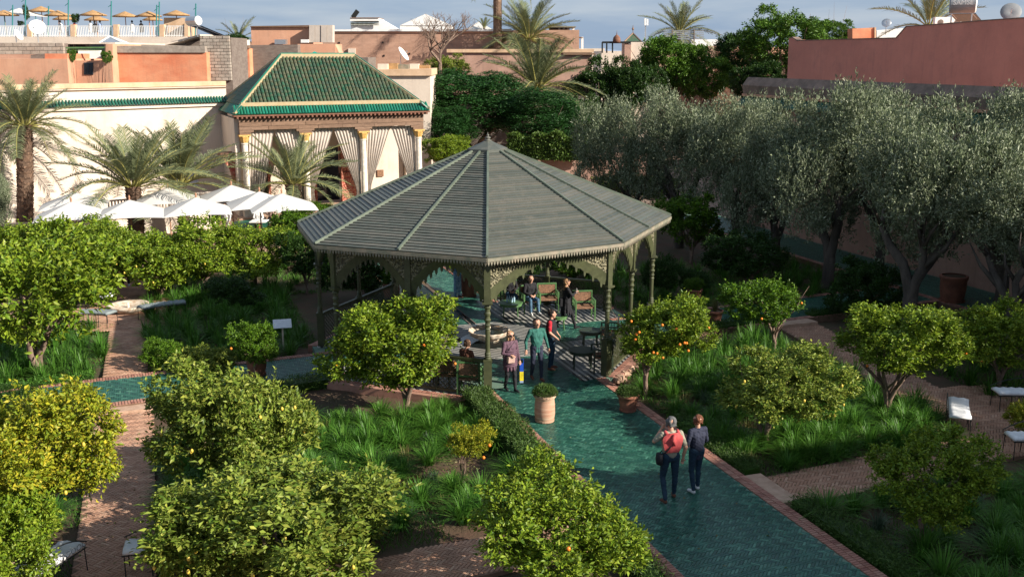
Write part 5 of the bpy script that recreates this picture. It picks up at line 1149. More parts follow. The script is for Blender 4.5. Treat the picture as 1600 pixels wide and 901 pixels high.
# ------------------------------------------------------------------ rooftops
def pxbox(name, x0, y0, x1, y1, Yd, dep, m, parent=None, y0b=None, zmin=None):
    """box whose front spans the pixel rectangle at distance Yd; y0b = top at the right end"""
    a, b = AT(x0, y1, Yd), AT(x1, y1, Yd); ta, tb2 = AT(x0, y0, Yd), AT(x1, y0 if y0b is None else y0b, Yd); zl = min(a.z, b.z) if zmin is None else zmin
    p = [Vector((a.x, Yd, zl)), Vector((b.x, Yd, zl)), Vector((tb2.x, Yd, tb2.z)), Vector((ta.x, Yd, ta.z))]; q = [v + Vector((0, dep, 0)) for v in p]
    x = MB(); x.add(p + q, [(0, 1, 2, 3), (7, 6, 5, 4), (0, 4, 5, 1), (1, 5, 6, 2), (2, 6, 7, 3), (3, 7, 4, 0)]); return x.build(name, m, parent)
def house(name, label, x, Yd, cat='building', grp=None):
    q = AT(x, 100, Yd); return empty(name, (q.x, Yd, 0), label, cat, grp)
def blocks(h, x0, y0, x1, y1, Yd, bw, bh, seed=1, m=None, dep=0.25):
    rng = random.Random(seed); a, b = AT(x0, y0, Yd), AT(x1, y1, Yd); z = b.z; r = 0
    while z < a.z - bh * .4:
        s = a.x - (bw / 2 if r % 2 else 0)
        while s < b.x:
            l, e = max(s, a.x), min(s + bw, b.x)
            if e - l > .08:
                x = MB(); x.box(((l + e) / 2, Yd + dep / 2 - rng.uniform(0, .03), z + bh / 2), (e - l - .025, dep, bh - .025)); x.build('concrete_block', m or M['block'], h)
            s += bw
        z += bh; r += 1
# orange wall house
h = house('orange_house', 'orange and red plastered house wall above the cream garden wall', 250, 66)
pxbox('wall', 175, 82, 322, 135, 66, 7, M['orange'], h, zmin=0); pxbox('wall_coping', 172, 72, 320, 82.5, 65.9, .5, M['block'], h); pxbox('roof', 175, 80, 322, 83, 66.4, 6.4, M['block'], h)
h = house('block_tower', 'raw grey concrete block tower right of the orange wall', 335, 66.5)
pxbox('core', 313, 59, 361, 135, 67.0, 4, M['blockdark'], h, zmin=0); blocks(h, 312, 58, 362, 126, 66.75, .42, .2, 3)
h = house('peach_house', 'peach house with small shuttered window and vine balcony', 140, 65)
pxbox('wall', 105, 95, 175, 135, 65, 6, M['salmon'], h, zmin=0); pxbox('side_pier', 165, 69, 176, 96, 65.2, 5, M['salmon'], h); pxbox('balcony_recess', 103, 69, 165, 96, 69.5, .3, M['glass'], h); pxbox('balcony_wall', 122, 78, 156, 92, 67.5, .3, M['white'], h)
w_ = pxbox('window', 131, 98, 145.5, 117, 64.95, .06, M['glass'], h); pxbox('shutter', 132, 99.5, 138, 116, 64.9, .04, M['black'], w_) if False else None
for i in range(6): pxbox('window_bar', 132 + i * 2.4, 98.5, 132.5 + i * 2.4, 116.5, 64.9, .03, M['black'], h)
x = MB(); x.beam(AT(103, 75, 66), AT(165, 74.5, 66), .08, .1); x.beam(AT(103, 79, 66), AT(165, 78.5, 66), .05, .05); x.build('green_rail', M['greenpaint'], h)
for (cx, cy, rx, ry, lb_) in ((112, 88, 8, 12, 'dark green vine trailing from the left of the vine balcony'), (166, 90, 9, 12, 'dark green vine trailing from the right of the vine balcony')):
    bigtree(cx, cy, rx, ry, 64.6, BIG[0], M['lf_tree'], lb_, int(cx), 'balcony_vine', 'vines on the peach balcony')
h = house('orange_house', 'orange house with sloping parapet behind the tall palm', 50, 64)
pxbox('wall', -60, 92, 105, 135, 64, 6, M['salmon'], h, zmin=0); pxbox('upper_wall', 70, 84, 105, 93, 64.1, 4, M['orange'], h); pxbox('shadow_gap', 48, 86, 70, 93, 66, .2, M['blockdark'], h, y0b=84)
h = house('block_parapet', 'rough block parapet below the rooftop railing', 40, 67); pxbox('core', -60, 68, 101, 92.5, 67.6, .5, M['blockdark'], h); blocks(h, -20, 67, 100, 85, 67.3, .55, .24, 5)
pxbox('roof_slab', -60, 66.5, 180, 69, 68.2, 12, M['wallcream'], h); pxbox('lower_core', -60, 85, 100, 92.4, 67.2, .6, M['mudbrick'], h)
# roof terrace with straw umbrellas
TY = 92
rt = house('roof_terrace', 'cream rooftop terrace with white railing and peach pillars', 150, TY)
pxbox('terrace_wall', -80, 57.5, 292, 90, TY, 22, M['wallcream'], rt, zmin=0)
zt = AT(0, 57.5, TY).z; zr = AT(0, 41, TY).z
x = MB(); xa, xb = AT(-60, 50, TY).x, AT(292, 50, TY).x; n = int((xb - xa) / .145)
for i in range(n): x.box((xa + (xb - xa) * i / n, TY + .2, (zt + zr) / 2), (.04, .04, zr - zt))
tag(x.build('railing_bar', M['white'], rt), kind='stuff'); x = MB(); x.beam((xa, TY + .2, zr), (xb, TY + .2, zr), .06, .06); x.beam((xa, TY + .2, zt + .1), (xb, TY + .2, zt + .1), .05, .05); x.build('rail', M['white'], rt)
for px in (45, 113, 180, 252): pxbox('pillar', px - 3, 38.5, px + 4, 57.6, TY + .0, .5, M['capstone'], rt)
pxbox('end_wall', 256, 28, 294, 57.6, TY + 2.5, .4, M['capstone'], rt); pxbox('end_wall', 288, 28, 294, 57.6, TY + .1, 2.4, M['capstone'], rt)
def straw(px, py, Yd, wpx, label, seed):
    q = AT(px, py, Yd); t = empty('straw_umbrella', (q.x, Yd, zt), label, 'umbrella', 'straw umbrellas on the roof terrace'); r = wpx / 2 * Yd / FPX; h = q.z - zt
    x = MB(); x.lathe([(.03, h), (.25 * r, h - .10), (.6 * r, h - .26), (r, h - .42), (r * .97, h - .50), (.4 * r, h - .3), (.03, h - .12)], 18, scal=18, amp=.03, closed=False); link('thatch', x.mesh('thatch', M['straw'], smooth=True), t)
    x = MB(); x.tube([(0, 0, 0), (0, 0, h)], .04, 6); link('pole', x.mesh('pole', M['wood']), t)
for i, (px, py, Yd, wd, lb_) in enumerate([(6, 16, 94, 42, 'straw umbrella cut by the left edge'), (64, 10, 96, 40, 'highest straw umbrella, right of the white rooftop canopy'), (90, 16.5, 94, 40, 'straw umbrella second right of the white rooftop canopy'), (100, 23, 99, 34, 'low straw umbrella left of the second teal post'), (145, 16, 94, 40, 'straw umbrella alone between two teal posts'), (150, 24, 99, 36, 'low straw umbrella behind the lone one'), (195, 18, 94, 38, 'straw umbrella just right of the middle teal post'), (232, 17.5, 94, 38, 'straw umbrella just left of the last pair of teal posts'), (238, 24, 99, 30, 'low straw umbrella hidden behind another near the last teal posts'), (275, 16, 95, 40, 'straw umbrella over the peach end wall')]): straw(px, py, Yd, wd, lb_, i)
q = AT(30, 13, 95); t = empty('white_canopy', (q.x, 95, zt), 'white rooftop canopy between the straw umbrellas', 'canopy'); h_ = q.z - zt; x = MB()
x.add([(-1.0, -1.2, h_ - .5), (2.1, -1.2, h_ - .75), (2.1, 1.2, h_ - .75), (-1.0, 1.2, h_ - .5), (0, 0, h_)], [(0, 1, 4), (1, 2, 4), (2, 3, 4), (3, 0, 4)]); link('canvas', x.mesh('canvas', M['whitecloth']), t)
x = MB(); x.tube([(-.9, -1.1, 0), (-.9, -1.1, h_ - .5)], .04); x.tube([(1.9, -1.1, 0), (1.9, -1.1, h_ - .7)], .04); link('post', x.mesh('post', M['teal']), t)
for i, (px, y0) in enumerate([(19, 8), (39, -6), (75, 10), (106, 0), (173, 2), (244, 8), (248, 3), (305, 6)]):
    a = AT(px, 57, TY + 1); b = AT(px + 1, y0, TY + 1); x = MB(); x.tube([(0, 0, 0), (b.x - a.x, 0, b.z - zt)], .06, 6); x.tube([(0, 0, b.z - zt - .5), (.3, 0, b.z - zt - .3)], .03, 5)
    o = link('teal_post', x.mesh('teal_post', M['teal']), None, (a.x, TY + 1, zt)); tag(o, ['short teal post behind the white canopy', 'teal lamp post wound with a climbing plant', 'thin teal post between two straw umbrellas', 'tall teal post second from the dish', 'teal post in the middle of the roof terrace', 'left one of a pair of teal posts', 'right one of a pair of teal posts', 'teal mast beyond the water heater'][i], 'post', 'teal posts on the roof terrace')
for (px, py, rx, ry, s) in ((41, 22, 5, 14, 1), (118, 30, 7, 9, 2), (32, 37, 5, 5, 3)):
    q = AT(px, py, TY + 1.5); o = link('potted_climber', CITRUS[s], None, q); k = TY / FPX; o.scale = (rx * k, rx * k, ry * k); setmat(o, M['lf_dark']); tag(o, {1: 'plant climbing the first teal post', 2: 'leafy plant beside the second peach pillar', 3: 'small dark plant behind the satellite dish'}[s], 'plant', 'rooftop plants')
x = MB(); rng = random.Random(3)     # guests behind the railing, only a few pixels each
# satellite dishes
M['blockgrey'] = mat('grey_enamel', (0.24, 0.25, 0.26), .5, var=.15, nscale=3)
def dish(px, py, rpx, Yd, label, rz, tilt=0.5, m='white', stand=.9):
    q = AT(px, py, Yd); r = rpx * Yd / FPX; t = empty('satellite_dish', (q.x, q.y, q.z - r - .2), label, 'satellite dish', 'satellite dishes on the roofs', rz); x = MB()
    n = 20; pr = [(r * k / 4, .28 * r * (k / 4) ** 2) for k in range(5)]; x.lathe([(max(.001, a), b) for a, b in pr] + [(r * .98, .28 * r + .02), (.01, .03)], n, closed=False)
    me = x.mesh('reflector', M[m], smooth=True); me.transform(Matrix.Translation((0, 0, r + .2)) @ Matrix.Rotation(PI / 2 - tilt, 4, 'X')); link('reflector', me, t)
    x = MB(); x.tube([(0, .1, -.3), (0, .1, r + .2)], .03, 6); dd = Vector((0, -math.cos(tilt), math.sin(tilt))) * r * .8; x.tube([(0, 0, .25), Vector((0, 0, r + .2)) + dd], .012, 5); x.box(tuple(Vector((0, 0, r + .2)) + dd), (.08, .08, .08)); link('arm', x.mesh('arm', M['steel']), t)
dish(58, 44, 12, 70, 'large white satellite dish before the rooftop railing', 0.5); dish(27, 56, 9, 69, 'thin white satellite dish seen nearly edge on, at the far left', 1.5)
dish(628, 86, 12, 74, 'satellite dish seen edge on beside the leafless tree', 1.35, .6); dish(1385, 37, 7, 84, 'small grey satellite dish above the low red wall', -.4, .5, 'steel'); dish(1579, 21, 15, 61, 'large grey satellite dish on the red wall at the far right', -.35, .5, 'blockgrey')
# solar water heaters
def heater(px, py, Yd, rpx, lpx, label, dirx, panel, dark, legs_py):
    q = AT(px, py, Yd); k = Yd / FPX; r = rpx * k; L_ = lpx * k; zb = AT(px, legs_py, Yd).z; t = empty('solar_water_heater', (q.x, q.y, zb), label, 'water heater', 'solar water heaters on the roofs')
    o = q - Vector((q.x, q.y, zb)); a = o - Vector((dirx[0], dirx[1], 0)).normalized() * L_ / 2; b = o + Vector((dirx[0], dirx[1], 0)).normalized() * L_ / 2; x = MB(); d = (b - a).normalized()
    x.tube([a, a + d * .04, b - d * .04, b], [r * .9, r, r, r * .9], 18); link('tank', x.mesh('tank', dark, smooth=False), t); x = MB(); x.tube([b - d * .02, b + d * .05], [r * 1.02, r * .9], 18); link('end_cap', x.mesh('end_cap', M['white']), t)
    x = MB(); h = o.z - r
    for p in (a + d * .15, b - d * .15): x.tube([(p.x, p.y, 0), (p.x, p.y, h + .1)], .035, 6); x.tube([(p.x, p.y, h), (p.x + panel[0], p.y + panel[1], 0.05)], .03, 6)
    x.beam((a.x, a.y, h), (b.x, b.y, h), .06, .06); link('stand', x.mesh('stand', M['steel']), t)
    x = MB(); pa, pb = a + Vector((.1 * panel[0], .1 * panel[1], -r)), b + Vector((.1 * panel[0], .1 * panel[1], -r)); x.add([pa, pb, Vector((b.x + panel[0], b.y + panel[1], .05)), Vector((a.x + panel[0], a.y + panel[1], .05))], [(0, 1, 2, 3)]); x.add([v + Vector((0.04, .02, -.05)) for v in [pa, pb, Vector((b.x + panel[0], b.y + panel[1], .05)), Vector((a.x + panel[0], a.y + panel[1], .05))]], [(0, 1, 2, 3)]); link('collector', x.mesh('collector', M['glass']), t)
    return t
heater(302, 33, 68, 7, 22, 'white solar water heater beside the peach end wall', (1, -.6), (1.7, .2), M['steel'], 58)
h1 = heater(1504, 8, 64, 12, 36, 'grey solar water tank with white end above the red wall', (1, -.35), (1.0, 1.2), M['blockgrey'], 33)
# framed lettering plate on the grey tank
fc = bpy.data.curves.new('tank_lettering', 'FONT'); fc.body = 'SAMSE'; fc.size = .40; fc.extrude = .004; fc.align_x = 'CENTER'; fc.align_y = 'CENTER'
fo = bpy.data.objects.new('tank_lettering', fc); COL.objects.link(fo); bpy.context.view_layer.update(); me = bpy.data.meshes.new_from_object(fo); bpy.data.objects.remove(fo); me.materials.append(M['white'])
q = AT(1500, 6, 64) - Vector(h1.location); fo = link('lettering', me, h1, q + Vector((-.03, -.52, .04))); fo.rotation_euler = (PI / 2, 0, -.33)
# white pyramid skylight and leaning metal roof
h = house('glass_skylight', 'small pyramid skylight with white frame under the railing', 170, 72, 'skylight'); a = [AT(155, 67, 72), AT(192, 68, 72), AT(206, 70, 75), AT(165, 69, 75)]; p = AT(171, 57, 73.5); x = MB(); x.add(a + [p], [(0, 1, 4), (1, 2, 4), (2, 3, 4), (3, 0, 4)]); x.build('glass', M['steel'], h)
x = MB(); [x.tube([v, p], .05, 5) for v in a]; x.build('frame', M['white'], h)
h = house('lean_to_shed', 'rooftop lean-to with sloping pale metal sheet beside the block tower', 300, 69, 'shed')
x = MB(); a = [AT(258, 71, 68.5), AT(312, 57, 68.5), AT(345, 58, 72), AT(292, 72, 72)]; x.add(a + [v + ZZ * .12 for v in a], [(3, 2, 1, 0), (4, 5, 6, 7), (0, 1, 5, 4), (1, 2, 6, 5), (2, 3, 7, 6), (3, 0, 4, 7)]); x.build('sheet_roof', M['wallcream'], h); pxbox('shed_wall', 290, 64, 312, 76, 69.5, 2, M['blockdark'], h)
# pink rooftop room and neighbours
h = house('pink_rooftop_room', 'pink rooftop room with ribbed cream panels', 450, 84)
pxbox('wall', 392, 42, 482, 75, 84, 6, M['salmon'], h, y0b=40.5, zmin=0); pxbox('roof_edge', 391, 41, 484, 42.6, 83.8, 6.4, M['cedar'], h, y0b=39.6)
for i in range(4): pxbox('ribbed_panel', 483 + i * 9.3, 39.5, 491.6 + i * 9.3, 66.5, 83.2 + .05 * (i % 2), 1.0, M['curtain'], h)
pxbox('panel_backing', 483, 40.2, 519.5, 66, 83.9, 1, M['salmon'], h); pxbox('ac_unit', 429, 62, 446, 69.5, 83, .8, M['steel'], h); pxbox('white_box', 470, 62, 482, 67, 83, .8, M['white'], h)
h = house('dark_block_wall', 'dark stained block wall left of the ridge of the green roof', 425, 76); pxbox('wall', 386, 71, 465, 130, 76, 3, M['blockdark'], h, y0b=70, zmin=0)
h = house('salmon_wall', 'salmon wall with triangular end just above the green ridge', 500, 77); pxbox('wall', 465, 69, 524, 110, 77, 3, M['salmon'], h, zmin=0); pxbox('wall_end', 524, 70, 531, 110, 77.1, 2, M['salmon'], h, y0b=86, zmin=0)
h = house('orange_alley_wall', 'deep orange wall in the gap left of the dark block wall', 372, 74); pxbox('wall', 361, 76, 389, 128, 75, 3, M['orange'], h, zmin=0); pxbox('cornice', 361, 72, 388, 76, 74.6, .6, M['cedar'], h); pxbox('door', 374, 106, 379, 122, 74.9, .1, M['black'], h)
a = [AT(478, 90, 70), AT(512, 90, 70), AT(512, 89, 73), AT(478, 89, 73)]; p = AT(491, 80.5, 71.5); x = MB(); x.add(a + [p], [(0, 1, 4), (1, 2, 4), (2, 3, 4), (3, 0, 4)]); o = x.build('green_tent_top', mat('green_canvas', (0.01, 0.30, 0.22), .7)); tag(o, 'bright green tent top peeking over the tiled ridge', 'tent')
# mud brick wall
h = house('mud_brick_wall', 'long weathered mud brick wall with put-log holes', 650, 96); pxbox('wall', 522, 49, 905, 130, 96, 2, M['mudbrick'], h, y0b=47, zmin=0); pxbox('coping', 520, 46.5, 800, 49.2, 95.8, 2.4, M['white'], h, y0b=45.5); pxbox('coping_under_band', 520, 49, 800, 51.5, 95.9, 2, M['salmon'], h)  # salmon band runs just under the white coping
for px, py in ((530, 67), (598, 66.5), (600, 87), (675, 65), (640, 84), (700, 64), (545, 92)): pxbox('putlog_hole', px - 1.1, py - 1.3, px + 1.1, py + 1.5, 95.93, .2, M['black'], h)
pxbox('niche', 544, 76, 555, 88, 95.8, .3, M['wallcream'], h)
h = house('cream_roof_room', 'cream flat building right of the green roof with clutter on top', 640, 70); pxbox('wall', 592, 118, 672, 175, 70, 5, M['wallcream'], h, y0b=117, zmin=0); pxbox('roof_edge', 588, 109, 674, 118.5, 69.8, 5.4, M['capstone'], h, y0b=108)
for i, (px, py, w2) in enumerate(((590, 100, 16), (607, 99, 14), (622, 101, 16), (640, 100, 14), (655, 102, 16))): pxbox('roof_clutter', px, py, px + w2, 110, 70.5 + i * .4, .8, [M['wallcream'], M['straw'], M['fascia']][i % 3], h)
pxbox('grey_gable', 559, 90, 575, 112, 69, 4, M['blockdark'], h, y0b=90)
h = house('ruined_terrace_wall', 'pinkish terrace wall behind the trees and palms', 820, 90); pxbox('wall', 700, 82, 925, 215, 90, 4, M['pinkwall'], h, zmin=0); pxbox('ledge', 698, 77, 928, 82.3, 89.8, 4.4, M['capstone'], h); pxbox('lower_ledge', 880, 83, 930, 86, 89.7, .5, M['cedar'], h)
h = house('white_column_pavilion', 'rooftop pavilion with white columns right of the tall date palm', 880, 97); pxbox('roof', 858, 40, 900, 43, 96, 5, M['fascia'], h, y0b=41.5); pxbox('roof_low', 896, 56, 912, 59, 97, 4, M['cedar'], h, y0b=59)
for px in (874, 881, 888, 896, 903, 910): pxbox('column', px - 1.6, 42 if px < 897 else 58, px + 1.6, 77, 97.2, .25, M['white'], h)
pxbox('back_wall', 858, 44, 890, 77, 99, .3, M['blockdark'], h)
h = house('iron_pergola', 'dark iron rooftop pergola with a small dome', 960, 105, 'pergola'); x = MB()
for px in (941, 948, 957): x.beam(AT(px, 83, 105), AT(px, 66, 105), .14, .14)
x.beam(AT(941, 66.5, 105), AT(1004, 66.5, 105), .16, .2); x.beam(AT(948, 66.5, 108), AT(1004, 66.5, 108), .14, .14); x.build('frame', M['black'], h)
q = AT(963.5, 67, 105); x = MB(); x.lathe([(.38, 0), (.4, .25), (.34, .5), (.2, .68), (.05, .78), (.03, .85), (.05, .9), (.02, 1.0), (.01, 1.2)], 14, tuple(q)); x.build('dome', M['cedardark'], h, smooth=True)
pxbox('pink_pier', 976, 70, 986, 110, 104, 2, M['pinkwall'], h, zmin=0); pxbox('white_wall', 986, 66, 1016, 82, 104.5, 2, M['wallcream'], h, zmin=0)
h = house('green_pyramid_roof', 'small green pyramid roof with ball finial beyond the pergola', 990, 118, 'roof'); a = [AT(974, 67, 116), AT(1003, 66, 116), AT(1001, 65, 120), AT(976, 65, 120)]; p = AT(989, 52, 118); x = MB(); x.add(a + [p], [(0, 1, 4), (1, 2, 4), (2, 3, 4), (3, 0, 4)]); x.build('roof_face', M['gtile'], h)
x = MB(); [x.tube([v, p], .08, 5) for v in a]; x.tube([p, AT(989, 40, 118)], .04, 5); x.lathe([(.02, -.2), (.15, 0), (.02, .2)], 8, tuple(AT(989, 45.5, 118))); x.build('hip_and_finial', M['cedar'], h); pxbox('roof_base', 976, 66, 1001, 80, 117, 3, M['pinkwall'], h, zmin=0)
h = house('phone_antenna', 'white phone antenna on a thin pole beyond the pyramid roof', 1009, 112, 'antenna'); x = MB(); x.tube([AT(1008, 80, 112), AT(1009, 30, 112)], .07, 6); x.build('pole', M['steel'], h); pxbox('antenna_panel', 1007, 29, 1010, 40, 111.6, .25, M['white'], h); pxbox('antenna_panel', 1011, 30, 1013, 40, 111.8, .2, M['white'], h)
h = house('louvred_roof_screen', 'grey louvred screen on the roof behind the bright green tree', 1085, 118, 'screen')
for i in range(5): pxbox('louvre', 1037, 48 + i * 3, 1100, 49.6 + i * 3, 118, .2, M['steel'], h)
for px in (1050, 1084): pxbox('post', px, 46, px + 1.5, 66, 117.8, .2, M['blockdark'], h)
# white tents / terraces on the skyline
h = house('white_roof_kiosk', 'white rooftop kiosk with striped valance and leaning panel', 575, 125); pxbox('wall', 548, 36, 592, 47, 125, 4, M['white'], h, zmin=0); pxbox('roof_top', 547, 28.5, 592, 33, 124.7, 5, M['white'], h); pxbox('roof_trim', 547, 27.6, 592, 28.7, 124.6, 5, M['cedar'], h)
for i in range(22): pxbox('valance_slat', 548 + i * 2, 34, 549 + i * 2, 40, 124.6, .1, M['darkgreen'], h)
x = MB(); x.add([AT(592, 29, 125), AT(620, 45, 125), AT(622, 47, 125), AT(592, 47, 125)] + [v + Vector((0, 3, 0)) for v in [AT(592, 29, 125), AT(620, 45, 125), AT(622, 47, 125), AT(592, 47, 125)]], [(0, 1, 2, 3), (4, 5, 6, 7), (0, 1, 5, 4)]); x.build('side_ramp', M['white'], h); x = MB(); x.beam(AT(551, 28, 125), AT(559, 17, 125), .3, .5); x.build('leaning_panel', M['black'], h)
for (cx, hw, yt, yb, Yd, lb_) in ((665, 40, 22, 40, 128, 'large white tent roof on the skyline behind the leafless tree'), (748, 22, 34, 47, 118, 'white tent peak left of the bare palm trunk'), (557, 14, 43, 48, 110, 'small white tent tip on the mud wall')):
    h = house('white_tent', lb_, cx, Yd, 'tent', 'white rooftop tents'); a = [AT(cx - hw, yb, Yd), AT(cx + hw, yb, Yd), AT(cx + hw, yb - .5, Yd + 5), AT(cx - hw, yb - .5, Yd + 5)]; p = AT(cx, yt, Yd + 2.5); x = MB(); x.add(a + [p], [(0, 1, 4), (1, 2, 4), (2, 3, 4), (3, 0, 4)]); x.build('canvas', M['whitecloth'], h); pxbox('tent_wall', cx - hw, yb, cx + hw, yb + 5, Yd + .1, 4, M['white'], h, zmin=0)
# far roofscape so the skyline is closed
far = [(-100, 60, 350, 90, 140, 'wallcream'), (350, 66, 560, 95, 135, 'mudbrick'), (900, 76, 945, 90, 140, 'wallcream'), (1010, 72, 1180, 100, 135, 'pinkwall'), (1080, 62, 1130, 90, 150, 'white'), (1150, 74, 1260, 100, 120, 'salmon'), (940, 80, 1010, 100, 125, 'wallcream'), (1320, 60, 1480, 100, 110, 'wallcream')]
FN = ['long cream flat roofed house closing the skyline behind the roof terrace', 'brown flat roofed house behind the pink rooftop room', 'pale flat roofed house in the gap right of the white columns', 'pinkish flat roofed house behind the bright green trees', 'white house edge behind the bright green tree tops', 'salmon house behind the largest skyline tree', 'cream house under the iron pergola', 'cream flat roof behind the red wall']
for i, (x0, y0, x1, y1, Yd, m) in enumerate(far): h = house('distant_house', FN[i], (x0 + x1) / 2, Yd, 'house', 'distant flat roofed houses'); pxbox('wall', x0, y0, x1, y1, Yd, 12, M[m], h, zmin=0)
# ------------------------------------------------------------------ red wall and garden wall on the right
RA, RB = P(-18.5, 20.6), P(30, 20.6)
rg = empty('right_garden_wall', (RA.x, RA.y, 0), 'pinkish garden wall behind the olive trees with weathered brown parapet', 'wall')
wall('render', RA, RB, -.3, 6.6, .5, M['pinkwall'], parent=rg); dR = (RB - RA).normalized(); nR = Vector((dR.y, -dR.x, 0)); nR = -nR if nR.x > 0 else nR
x = MB(); L_ = (RB - RA).length; x.prism([(-.35, 6.75), (.55, 7.35), (.55, 7.55), (-.1, 7.62), (-.42, 7.2)], RA + dR * (L_ / 2), -nR, ZZ, L_); x.build('parapet', M['parapet'], rg)
x = MB(); x.beam(RA + ZZ * 6.7 + nR * .2, RB + ZZ * 6.7 + nR * .2, .45, .12); x.build('ledge', M['salmon'], rg)
tilefield(RA + nR * .75 + ZZ * 6.15, RA + dR * 40 + nR * .75 + ZZ * 6.15, lambda t: -nR * .5 + ZZ * .42, .22, .8, M['gtileold'], 'ledge_tile', rg, 120)
rh = empty('red_house', tuple(P(-14, 24)), 'long plain red rendered house wall rising above the right garden wall', 'building')
a_ = AT(1237, 125, 79); Q0 = Vector((a_.x, 79, 0)); a2_ = AT(1600, 125, 58); Q1 = Vector((a2_.x, 58, 0)); dq = (Q1 - Q0).normalized(); Q2 = Q1 + dq * 30
def zt_at(px, py):   # height of the wall plane at a pixel
    r = _ray(px, py); n = Vector((dq.y, -dq.x, 0)); t = Q0.dot(n) / r.dot(n); p = Vector((0, 0, CAMH)) + r * t; return ((p - Q0).dot(dq), p.z)
prof = [zt_at(1237, 60), zt_at(1243, 59), zt_at(1250, 64), zt_at(1405, 60), zt_at(1421, 42), zt_at(1480, 38), zt_at(1540, 33), zt_at(1600, 29)]
LQ = (Q2 - Q0).length; top = prof + [(LQ, prof[-1][1] + .3)]
x = MB(); x.prism([(0, 0)] + [((Q2 - Q0).length, 0)] + top[::-1], Q0, dq, ZZ, .5); x.build('wall', M['redwall'], rh)
x = MB(); e_ = Vector((-dq.y, dq.x, 0)); e_ = e_ if e_.x > 0 else -e_; x.prism([(0, 0), (9, 0), (9, prof[0][1] - .3), (0, prof[0][1] - .1)], Q0, e_, ZZ, .5); x.build('return_wall', M['redwall'], rh)
x = MB()
for (s0, z0), (s1, z1) in zip(top[:-1], top[1:]): x.beam(Q0 + dq * s0 + ZZ * (z0 + .02), Q0 + dq * s1 + ZZ * (z1 + .02), .56, .06)
x.build('weathered_coping', M['parapet'], rh)
x = MB(); x.add([Q0 + dq * s + e_ * .3 + ZZ * 9.2 for s in (0, 48)] + [Q0 + dq * s + e_ * 12 + ZZ * 9.2 for s in (48, 0)], [(0, 1, 2, 3)]); x.build('flat_roof', M['salmon'], rh)
nb = empty('unseen_shade_block', tuple(P(33.5, 21.2)), 'unseen tall red block added beyond the right edge to shade the near path', 'building'); sb = slab('wall', [(33.5, 21.2), (64, 21.2), (64, 30), (33.5, 30)], 0, 16.5, M['redwall']); sb.data.transform(Matrix.Translation(-Vector(nb.location))); sb.parent = nb  # block added out of view, placed and sized to shade the near path
h = house('orange_chimney', 'small orange rooftop block behind the low red wall', 1350, 82, 'chimney'); pxbox('block', 1332, 45, 1367, 66, 82, 1.2, M['orange'], h, y0b=43.5); pxbox('edge', 1366.5, 43, 1369, 66, 81.9, 1.3, M['capstone'], h)
h = house('white_roof_box', 'low white rooftop building left of the high red wall', 1395, 86, 'building'); pxbox('wall', 1370, 48, 1418, 64, 86, 4, M['white'], h, y0b=44)
for i, px in enumerate((1462, 1488)):
    q = AT(px + 9, 35, 67); t = empty('air_conditioner', tuple(q), ['white air conditioner unit with round fan on the red wall top', 'second air conditioner partly sunk behind the red wall, under the water tank'][i], 'air conditioner', 'air conditioners on the red roof'); x = MB(); x.box((0, 0, 0), (.95, .35, .62)); link('casing', x.mesh('casing', M['white']), t); x = MB(); x.lathe([(.17, 0), (.17, .02), (.03, .03)], 14); me = x.mesh('fan', M['blockdark']); me.transform(Matrix.Translation((-.12, -.18, 0)) @ Matrix.Rotation(PI / 2, 4, 'X')); link('fan', me, t)
# service path cover ground by the right wall: dark red stripes of curb
h = house('rear_garden_house', 'shaded blue grey house glimpsed under the trees behind the ivy wall', 830, 86); pxbox('wall', 660, 150, 925, 240, 86, 2, M['blockdark'], h, zmin=0); w_ = pxbox('window', 876, 181, 888, 206, 85.9, .1, M['glass'], h); pxbox('window_frame', 887.5, 180, 889.5, 207, 85.8, .1, M['white'], h); pxbox('window_frame', 874.5, 180, 876.3, 207, 85.8, .1, M['white'], h)
h = house('rear_retaining_wall', 'low pinkish retaining wall behind the right side of the pavilion roof', 900, 72, 'wall'); pxbox('wall', 845, 240, 1010, 262, 70, .5, M['pinkwall'], h, zmin=0)
# hills
x = MB(); rng = random.Random(2); n = 60; vs = []
for i in range(n + 1): a = math.radians(60 + 60 * i / n); R_ = 2200; vs.append((R_ * math.cos(a), R_ * math.sin(a), 0))
for i in range(n + 1): a = math.radians(60 + 60 * i / n); R_ = 2350; vs.append((R_ * math.cos(a), R_ * math.sin(a), 17 + 6 * math.sin(i * .5) + 4 * math.sin(i * 1.3 + 1) + rng.uniform(-1, 1)))
x.add(vs, [(i, i + 1, n + 2 + i, n + 1 + i) for i in range(n)]); tag(x.build('hills', M['hill']), kind='structure')
